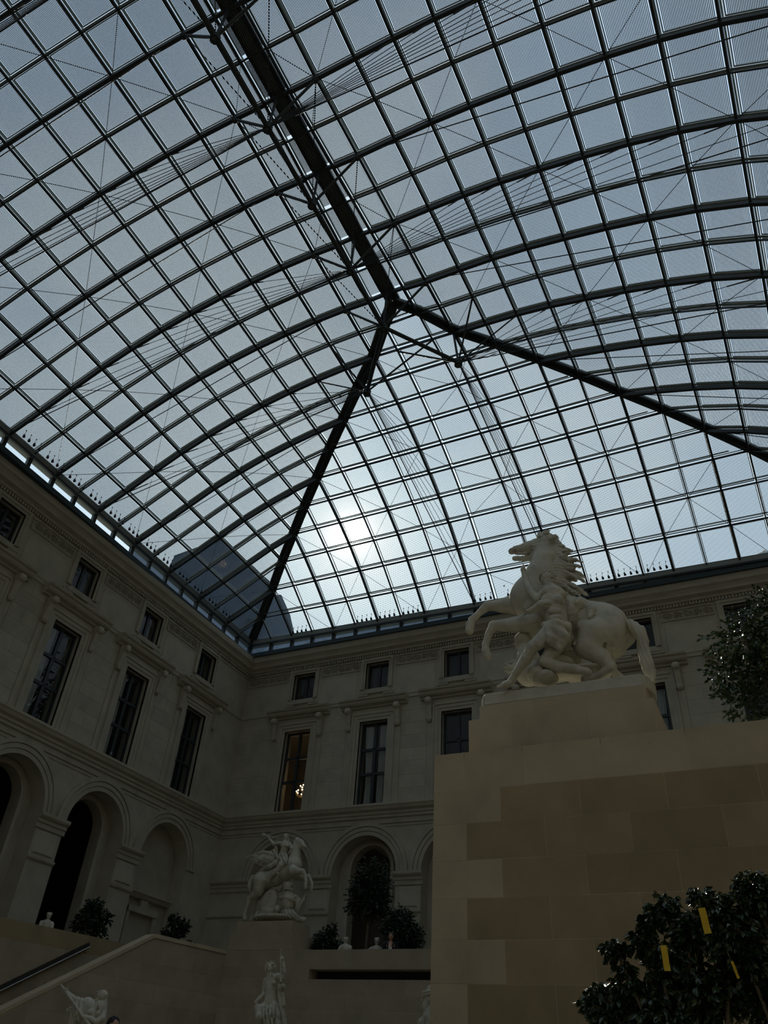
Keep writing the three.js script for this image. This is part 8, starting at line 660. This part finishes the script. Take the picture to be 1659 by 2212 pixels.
// ---------------------------------------------------------------- people
{
  // man leaning at the parapet: one continuous body under a jacket, facing the court
  const skin = std({ color: lin(0.42, 0.22, 0.14), roughness: 0.6 }), suit = std({ color: lin(0.012, 0.013, 0.018), roughness: 0.85 }), shirt = std({ color: lin(0.72, 0.72, 0.74), roughness: 0.85 }), hairM = std({ color: lin(0.12, 0.095, 0.075), roughness: 0.8 });
  const t = thing('person', 'grey-haired man in a dark jacket and open white shirt standing behind the far parapet', 'person', [13.5, 4.62, 6.78], 0.35);
  const body = [['c', 0, 0.95, 0, 0, 1.12, 0, 0.15, 0.145, 0.05], ['c', 0, 1.12, 0, 0, 1.36, 0, 0.145, 0.165, 0.06], ['c', -0.16, 1.42, 0, 0.16, 1.42, 0, 0.07, 0.07, 0.05], ['c', 0, 1.42, 0, 0, 1.55, 0.01, 0.06, 0.055, 0.03], ['e', 0, 1.665, 0.02, 0.078, 0.118, 0.098, 0, 0.02], ['c', 0, 1.6, 0.06, 0, 1.575, 0.075, 0.045, 0.03, 0.02], ['c', 0, 1.675, 0.11, 0, 1.645, 0.128, 0.012, 0.016, 0.015], ['e', -0.082, 1.66, 0, 0.014, 0.032, 0.024, 0, 0.008], ['e', 0.082, 1.66, 0, 0.014, 0.032, 0.024, 0, 0.008],
    ['c', -0.09, 0.95, 0, -0.1, 0.5, 0.02, 0.085, 0.06, 0.04], ['c', -0.1, 0.5, 0.02, -0.1, 0.1, -0.02, 0.055, 0.042, 0.02], ['c', -0.1, 0.06, -0.02, -0.11, 0.045, 0.14, 0.045, 0.035, 0.02], ['c', 0.09, 0.95, 0, 0.1, 0.5, 0.02, 0.085, 0.06, 0.04], ['c', 0.1, 0.5, 0.02, 0.1, 0.1, -0.02, 0.055, 0.042, 0.02], ['c', 0.1, 0.06, -0.02, 0.11, 0.045, 0.14, 0.045, 0.035, 0.02],
    ['c', -0.2, 1.4, 0, -0.26, 1.14, 0.02, 0.05, 0.042, 0.03], ['c', -0.26, 1.14, 0.02, -0.2, 1.06, 0.2, 0.04, 0.028, 0.02], ['c', 0.2, 1.4, 0, 0.26, 1.14, 0.02, 0.05, 0.042, 0.03], ['c', 0.26, 1.14, 0.02, 0.2, 1.06, 0.2, 0.04, 0.028, 0.02]];
  for (const s of [-1, 1]) for (let k = 0; k < 4; k++) body.push(['c', s * (0.19 - 0.018 * k), 1.055, 0.22, s * (0.18 - 0.02 * k), 1.045, 0.29 - 0.008 * Math.abs(k - 1.5), 0.010, 0.008, 0.006]);
  for (const s of [-1, 1]) body.push(['c', s * 0.17, 1.06, 0.2, s * 0.13, 1.065, 0.25, 0.011, 0.009, 0.006]);
  part('body', carve(body, 0.008), skin, t);
  part('jacket', carve([['c', 0, 0.86, -0.01, 0, 1.12, -0.02, 0.185, 0.17, 0.06], ['c', 0, 1.12, -0.02, 0, 1.36, -0.03, 0.17, 0.178, 0.06], ['c', -0.17, 1.43, -0.01, 0.17, 1.43, -0.01, 0.085, 0.085, 0.05], ['c', -0.21, 1.41, 0, -0.275, 1.13, 0.02, 0.075, 0.06, 0.03], ['c', -0.275, 1.13, 0.02, -0.21, 1.065, 0.17, 0.058, 0.046, 0.02], ['c', 0.21, 1.41, 0, 0.275, 1.13, 0.02, 0.075, 0.06, 0.03], ['c', 0.275, 1.13, 0.02, 0.21, 1.065, 0.17, 0.058, 0.046, 0.02], ['c', -0.11, 0.95, 0.12, -0.08, 1.42, 0.11, 0.05, 0.035, 0.03], ['c', 0.11, 0.95, 0.12, 0.08, 1.42, 0.11, 0.05, 0.035, 0.03]], 0.011), suit, t);
  part('shirt', carve([['c', 0, 0.95, 0.09, 0, 1.3, 0.1, 0.085, 0.075, 0.03], ['c', -0.04, 1.3, 0.09, -0.07, 1.49, 0.02, 0.04, 0.03, 0.02], ['c', 0.04, 1.3, 0.09, 0.07, 1.49, 0.02, 0.04, 0.03, 0.02]], 0.009), shirt, t);
  part('trousers', carve([['c', -0.09, 0.95, 0, -0.1, 0.5, 0.02, 0.105, 0.085, 0.04], ['c', -0.1, 0.5, 0.02, -0.1, 0.1, -0.02, 0.085, 0.075, 0.02], ['c', 0.09, 0.95, 0, 0.1, 0.5, 0.02, 0.105, 0.085, 0.04], ['c', 0.1, 0.5, 0.02, 0.1, 0.1, -0.02, 0.085, 0.075, 0.02]], 0.014), suit, t);
  part('hair', carve([['e', 0, 1.72, -0.015, 0.088, 0.082, 0.1, 0, 0.02], ['e', 0, 1.67, -0.045, 0.09, 0.09, 0.075, 0, 0.02], ['c', -0.05, 1.765, 0.06, 0.06, 1.77, 0.05, 0.03, 0.034, 0.02]], 0.009, { rough: 0.02, freq: 30 }), hairM, t);
  for (const s of [-1, 1]) part('eye', ball(V(s * 0.032, 1.675, 0.104), 0.011, 8), M.black, t); part('mouth', ball(V(0, 1.612, 0.108), 0.008, 6).scale(1, 1, 1), std({ color: lin(0.3, 0.11, 0.09), roughness: 0.6 }), t);
  part('lanyard', join([rod(V(-0.06, 1.46, 0.09), V(0, 1.16, 0.19), 0.006), rod(V(0.06, 1.46, 0.09), V(0, 1.16, 0.19), 0.006)]), std({ color: lin(0.5, 0.06, 0.05), roughness: 0.7 }), t); part('badge', new THREE.BoxGeometry(0.075, 0.05, 0.006).translate(0, 1.14, 0.195), std({ color: lin(0.12, 0.16, 0.25), roughness: 0.5 }), t);
  const b = thing('water_bottle', 'small clear water bottle standing on the parapet beside the man', 'bottle', [13.86, 5.72, 7.62]); part('bottle_body', new THREE.LatheGeometry([[0, 0], [0.03, 0], [0.033, 0.02], [0.031, 0.06], [0.033, 0.1], [0.032, 0.14], [0.014, 0.185], [0.013, 0.2]].map(([x, y]) => new THREE.Vector2(x, y)), 14), phys({ color: lin(0.8, 0.85, 0.88), roughness: 0.1, transmission: 0.5, thickness: 0 }), b); part('cap', new THREE.CylinderGeometry(0.015, 0.015, 0.022, 10).translate(0, 0.21, 0), shirt, b);
}
// two visitors on the court floor whose heads just reach the bottom of the view
function visitor(label, at, turn, hair, coat) {
  const t = thing('person', label, 'person', at, turn), skin = std({ color: lin(0.45, 0.27, 0.18), roughness: 0.6 }), cloth = std({ color: coat, roughness: 0.9 });
  const P = [['c', -0.09, 0.9, 0, -0.1, 0.48, 0.02, 0.09, 0.06, 0.04], ['c', -0.1, 0.48, 0.02, -0.1, 0.09, -0.02, 0.055, 0.042, 0.02], ['c', -0.1, 0.06, -0.02, -0.11, 0.045, 0.14, 0.045, 0.035, 0.02], ['c', 0.09, 0.9, 0, 0.1, 0.48, 0.02, 0.09, 0.06, 0.04], ['c', 0.1, 0.48, 0.02, 0.1, 0.09, -0.02, 0.055, 0.042, 0.02], ['c', 0.1, 0.06, -0.02, 0.11, 0.045, 0.14, 0.045, 0.035, 0.02], ['c', 0, 0.92, 0, 0, 1.33, 0, 0.15, 0.16, 0.06], ['c', -0.16, 1.4, 0, 0.16, 1.4, 0, 0.068, 0.068, 0.05], ['c', 0, 1.4, 0, 0, 1.53, 0.01, 0.06, 0.053, 0.03], ['e', 0, 1.645, 0.02, 0.078, 0.118, 0.098, 0, 0.02], ['c', 0, 1.655, 0.11, 0, 1.625, 0.128, 0.012, 0.016, 0.015], ['c', -0.2, 1.38, 0, -0.25, 1.1, 0, 0.05, 0.042, 0.03], ['c', -0.25, 1.1, 0, -0.22, 0.84, 0.06, 0.04, 0.03, 0.02], ['c', 0.2, 1.38, 0, 0.25, 1.1, 0, 0.05, 0.042, 0.03], ['c', 0.25, 1.1, 0, 0.22, 0.84, 0.06, 0.04, 0.03, 0.02]];
  for (const s of [-1, 1]) { for (let k = 0; k < 4; k++) P.push(['c', s * 0.22, 0.81, 0.045 + 0.018 * k, s * 0.215, 0.72 + 0.006 * Math.abs(k - 1.5), 0.06 + 0.018 * k, 0.010, 0.008, 0.006]); P.push(['c', s * 0.21, 0.82, 0.1, s * 0.19, 0.76, 0.12, 0.011, 0.009, 0.006]); }
  part('body', carve(P, 0.010), skin, t);
  part('coat', carve([['c', 0, 0.8, 0, 0, 1.33, 0, 0.19, 0.18, 0.06], ['c', -0.17, 1.4, 0, 0.17, 1.4, 0, 0.085, 0.085, 0.05], ['c', -0.21, 1.38, 0, -0.262, 1.1, 0, 0.07, 0.06, 0.03], ['c', -0.262, 1.1, 0, -0.23, 0.88, 0.05, 0.058, 0.046, 0.02], ['c', 0.21, 1.38, 0, 0.262, 1.1, 0, 0.07, 0.06, 0.03], ['c', 0.262, 1.1, 0, 0.23, 0.88, 0.05, 0.058, 0.046, 0.02]], 0.014), cloth, t);
  part('trousers', carve([['c', -0.09, 0.9, 0, -0.1, 0.48, 0.02, 0.11, 0.085, 0.04], ['c', -0.1, 0.48, 0.02, -0.1, 0.1, -0.02, 0.085, 0.075, 0.02], ['c', 0.09, 0.9, 0, 0.1, 0.48, 0.02, 0.11, 0.085, 0.04], ['c', 0.1, 0.48, 0.02, 0.1, 0.1, -0.02, 0.085, 0.075, 0.02]], 0.016), M.black, t);
  part('hair', carve([['e', 0, 1.70, -0.01, 0.092, 0.085, 0.105, 0, 0.02], ['e', 0, 1.64, -0.05, 0.095, 0.12, 0.075, 0, 0.02]], 0.009, { rough: 0.03, freq: 26 }), hair, t);
  for (const s of [-1, 1]) part('eye', ball(V(s * 0.032, 1.655, 0.104), 0.010, 8), M.black, t);
}
// ---------------------------------------------------------------- beyond the glass
{
  // corner pavilion: a steep slate roof rising behind the far left corner
  const t = struct('slate_roof', 'tall dark slate pavilion roof seen through the glass behind the far left corner', 'roof', [-5, 0, -5], Math.atan2(0.61, 0.79));
  const s = new THREE.Shape([[-6.6, 12], [-6.4, 31.9], [-6.17, 33.3], [-2.99, 35.56], [1.49, 32.1], [1.84, 31.4], [2.2, 31.5], [2.77, 30.5], [3.1, 29.9], [3.65, 28.3], [5.6, 20.5], [5.6, 12]].map(([x, y]) => new THREE.Vector2(x, y)));
  part('slope', join([slab(s, -12, 0)]), M.slate, t); part('dormer', join([box(0.2, 27.5, 0, 1.1, 28.8, 0.4), box(0.1, 28.8, 0, 1.2, 29.0, 0.5)]), M.slate, t); part('lead_hip', join([rod(V(-2.99, 35.6, -0.05), V(1.49, 32.15, -0.05), 0.09), rod(V(-6.17, 33.3, -0.05), V(-2.99, 35.6, -0.05), 0.09)]), M.lead, t);
}
{
  const t = struct('slate_roof', 'low dark slate slope rising just behind the back wall with small snow hooks', 'roof');
  const g = new THREE.BufferGeometry(); const v = []; const q = (a, b, c, d) => { for (const p of [a, b, c, a, c, d]) v.push(...p); };
  q([-1, 21.9, -0.9], [60, 21.9, -0.9], [60, 25.15, -2.8], [-1, 25.15, -2.8]); q([60, 21.9, -7.5], [-1, 21.9, -7.5], [-1, 25.15, -2.8], [60, 25.15, -2.8]);
  g.setAttribute('position', new THREE.Float32BufferAttribute(v, 3)); g.computeVertexNormals(); part('slope', metreUV(g), M.slate, t);
  const rail = []; for (let x = 1; x < 34; x += 0.42) rail.push(rod(V(x, 23.45, -1.72), V(x, 23.75, -1.66), 0.008, 0.008, 4)); for (let x = 0; x < 34; x += 2) rail.push(rod(V(x, 23.73, -1.67), V(x + 2, 23.73, -1.67), 0.01, 0.01, 4)); part('snow_guard', mergeGeometries(rail.map(clean)), std({ color: lin(0.5, 0.5, 0.48), roughness: 0.5, metalness: 0.5 }), t, null, 'stuff');
}
{
  const t = struct('slate_roof', 'low dark slate slope behind the left eave near the corner', 'roof'); part('slope', (() => { const g = new THREE.BufferGeometry(), v = []; const q = (a, b, c, d) => { for (const p of [a, b, c, a, c, d]) v.push(...p); }; q([-0.9, 21.9, 9.4], [-0.9, 21.9, -1], [-3.2, 25.9, -1], [-3.2, 25.9, 8.6]); q([-0.9, 21.9, 9.4], [-3.2, 25.9, 8.6], [-3.2, 21.9, 9.4], [-3.2, 21.9, 9.4]); g.setAttribute('position', new THREE.Float32BufferAttribute(v, 3)); g.computeVertexNormals(); return metreUV(g); })(), M.slate, t);
}
{
  const t = struct('dome_roof', 'pale domed roof in the distance seen through the glass at the right', 'roof', [31.2, 30.6, -34]);
  const g = new THREE.SphereGeometry(2.6, 28, 14, 0, Math.PI * 2, 0, Math.PI / 2); g.scale(1, 1.0, 1); g.translate(0, 11.4, 0); part('dome', metreUV(clean(g)), std({ color: lin(0.30, 0.32, 0.31), roughness: 0.8, map: gm2 }), t); part('drum', new THREE.CylinderGeometry(2.65, 2.65, 43.4, 28).translate(0, -10.3, 0), M.wallB, t); part('lantern', join([new THREE.CylinderGeometry(0.3, 0.4, 0.5, 12).translate(0, 14.1, 0), ball(V(0, 14.4, 0), 0.2)]), M.wallC, t);
}
visitor('dark-haired visitor whose head just shows beside the old man statue', [15.95, 0.72, 22.5], 1.2, std({ color: lin(0.012, 0.010, 0.009), roughness: 0.7 }), lin(0.1, 0.1, 0.12));
visitor('white-haired visitor whose crown just shows at the bottom edge', [21.9, 0.0 + 0.52, 25.0], 2.2, std({ color: lin(0.65, 0.64, 0.62), roughness: 0.8 }), lin(0.2, 0.22, 0.3));
for (const [x, z, h] of [[15.95, 22.5, 0.72], [21.9, 25.0, 0.52]]) { const s = struct('step_floor', h > 0.6 ? 'raised stone step under the dark-haired visitor, below the view' : 'raised stone step under the white-haired visitor, below the view', 'step', [x, 0, z]); part('step', join([box(-0.8, 0, -0.8, 0.8, h, 0.8)]), M.floor, s); }
{ // pigeon on the string course by the middle left window
  const at = [0.72, 13.03, 9.65], t = thing('pigeon', 'small grey pigeon on the ledge at the foot of the middle left window', 'bird', at, 2.4);
  part('bird_body', carve([['c', -0.09, 0.10, 0, 0.03, 0.12, 0, 0.045, 0.06, 0.03], ['c', 0.05, 0.15, 0, 0.085, 0.22, 0, 0.035, 0.028, 0.02], ['c', 0.085, 0.225, 0, 0.1, 0.23, 0, 0.028, 0.024, 0.01], ['c', 0.115, 0.225, 0, 0.14, 0.218, 0, 0.008, 0.004, 0.005], ['c', -0.1, 0.1, 0, -0.2, 0.07, 0, 0.03, 0.018, 0.02], ['c', 0.0, 0.07, 0.02, 0.0, 0.0, 0.02, 0.009, 0.007, 0.01], ['c', 0.0, 0.07, -0.02, 0.0, 0.0, -0.02, 0.009, 0.007, 0.01]], 0.007), std({ color: lin(0.22, 0.24, 0.27), roughness: 0.8 }), t);
}
scene.traverse((o) => { if (o.isMesh) { o.castShadow = true; o.receiveShadow = true; } });
renderer.render(scene, camera);
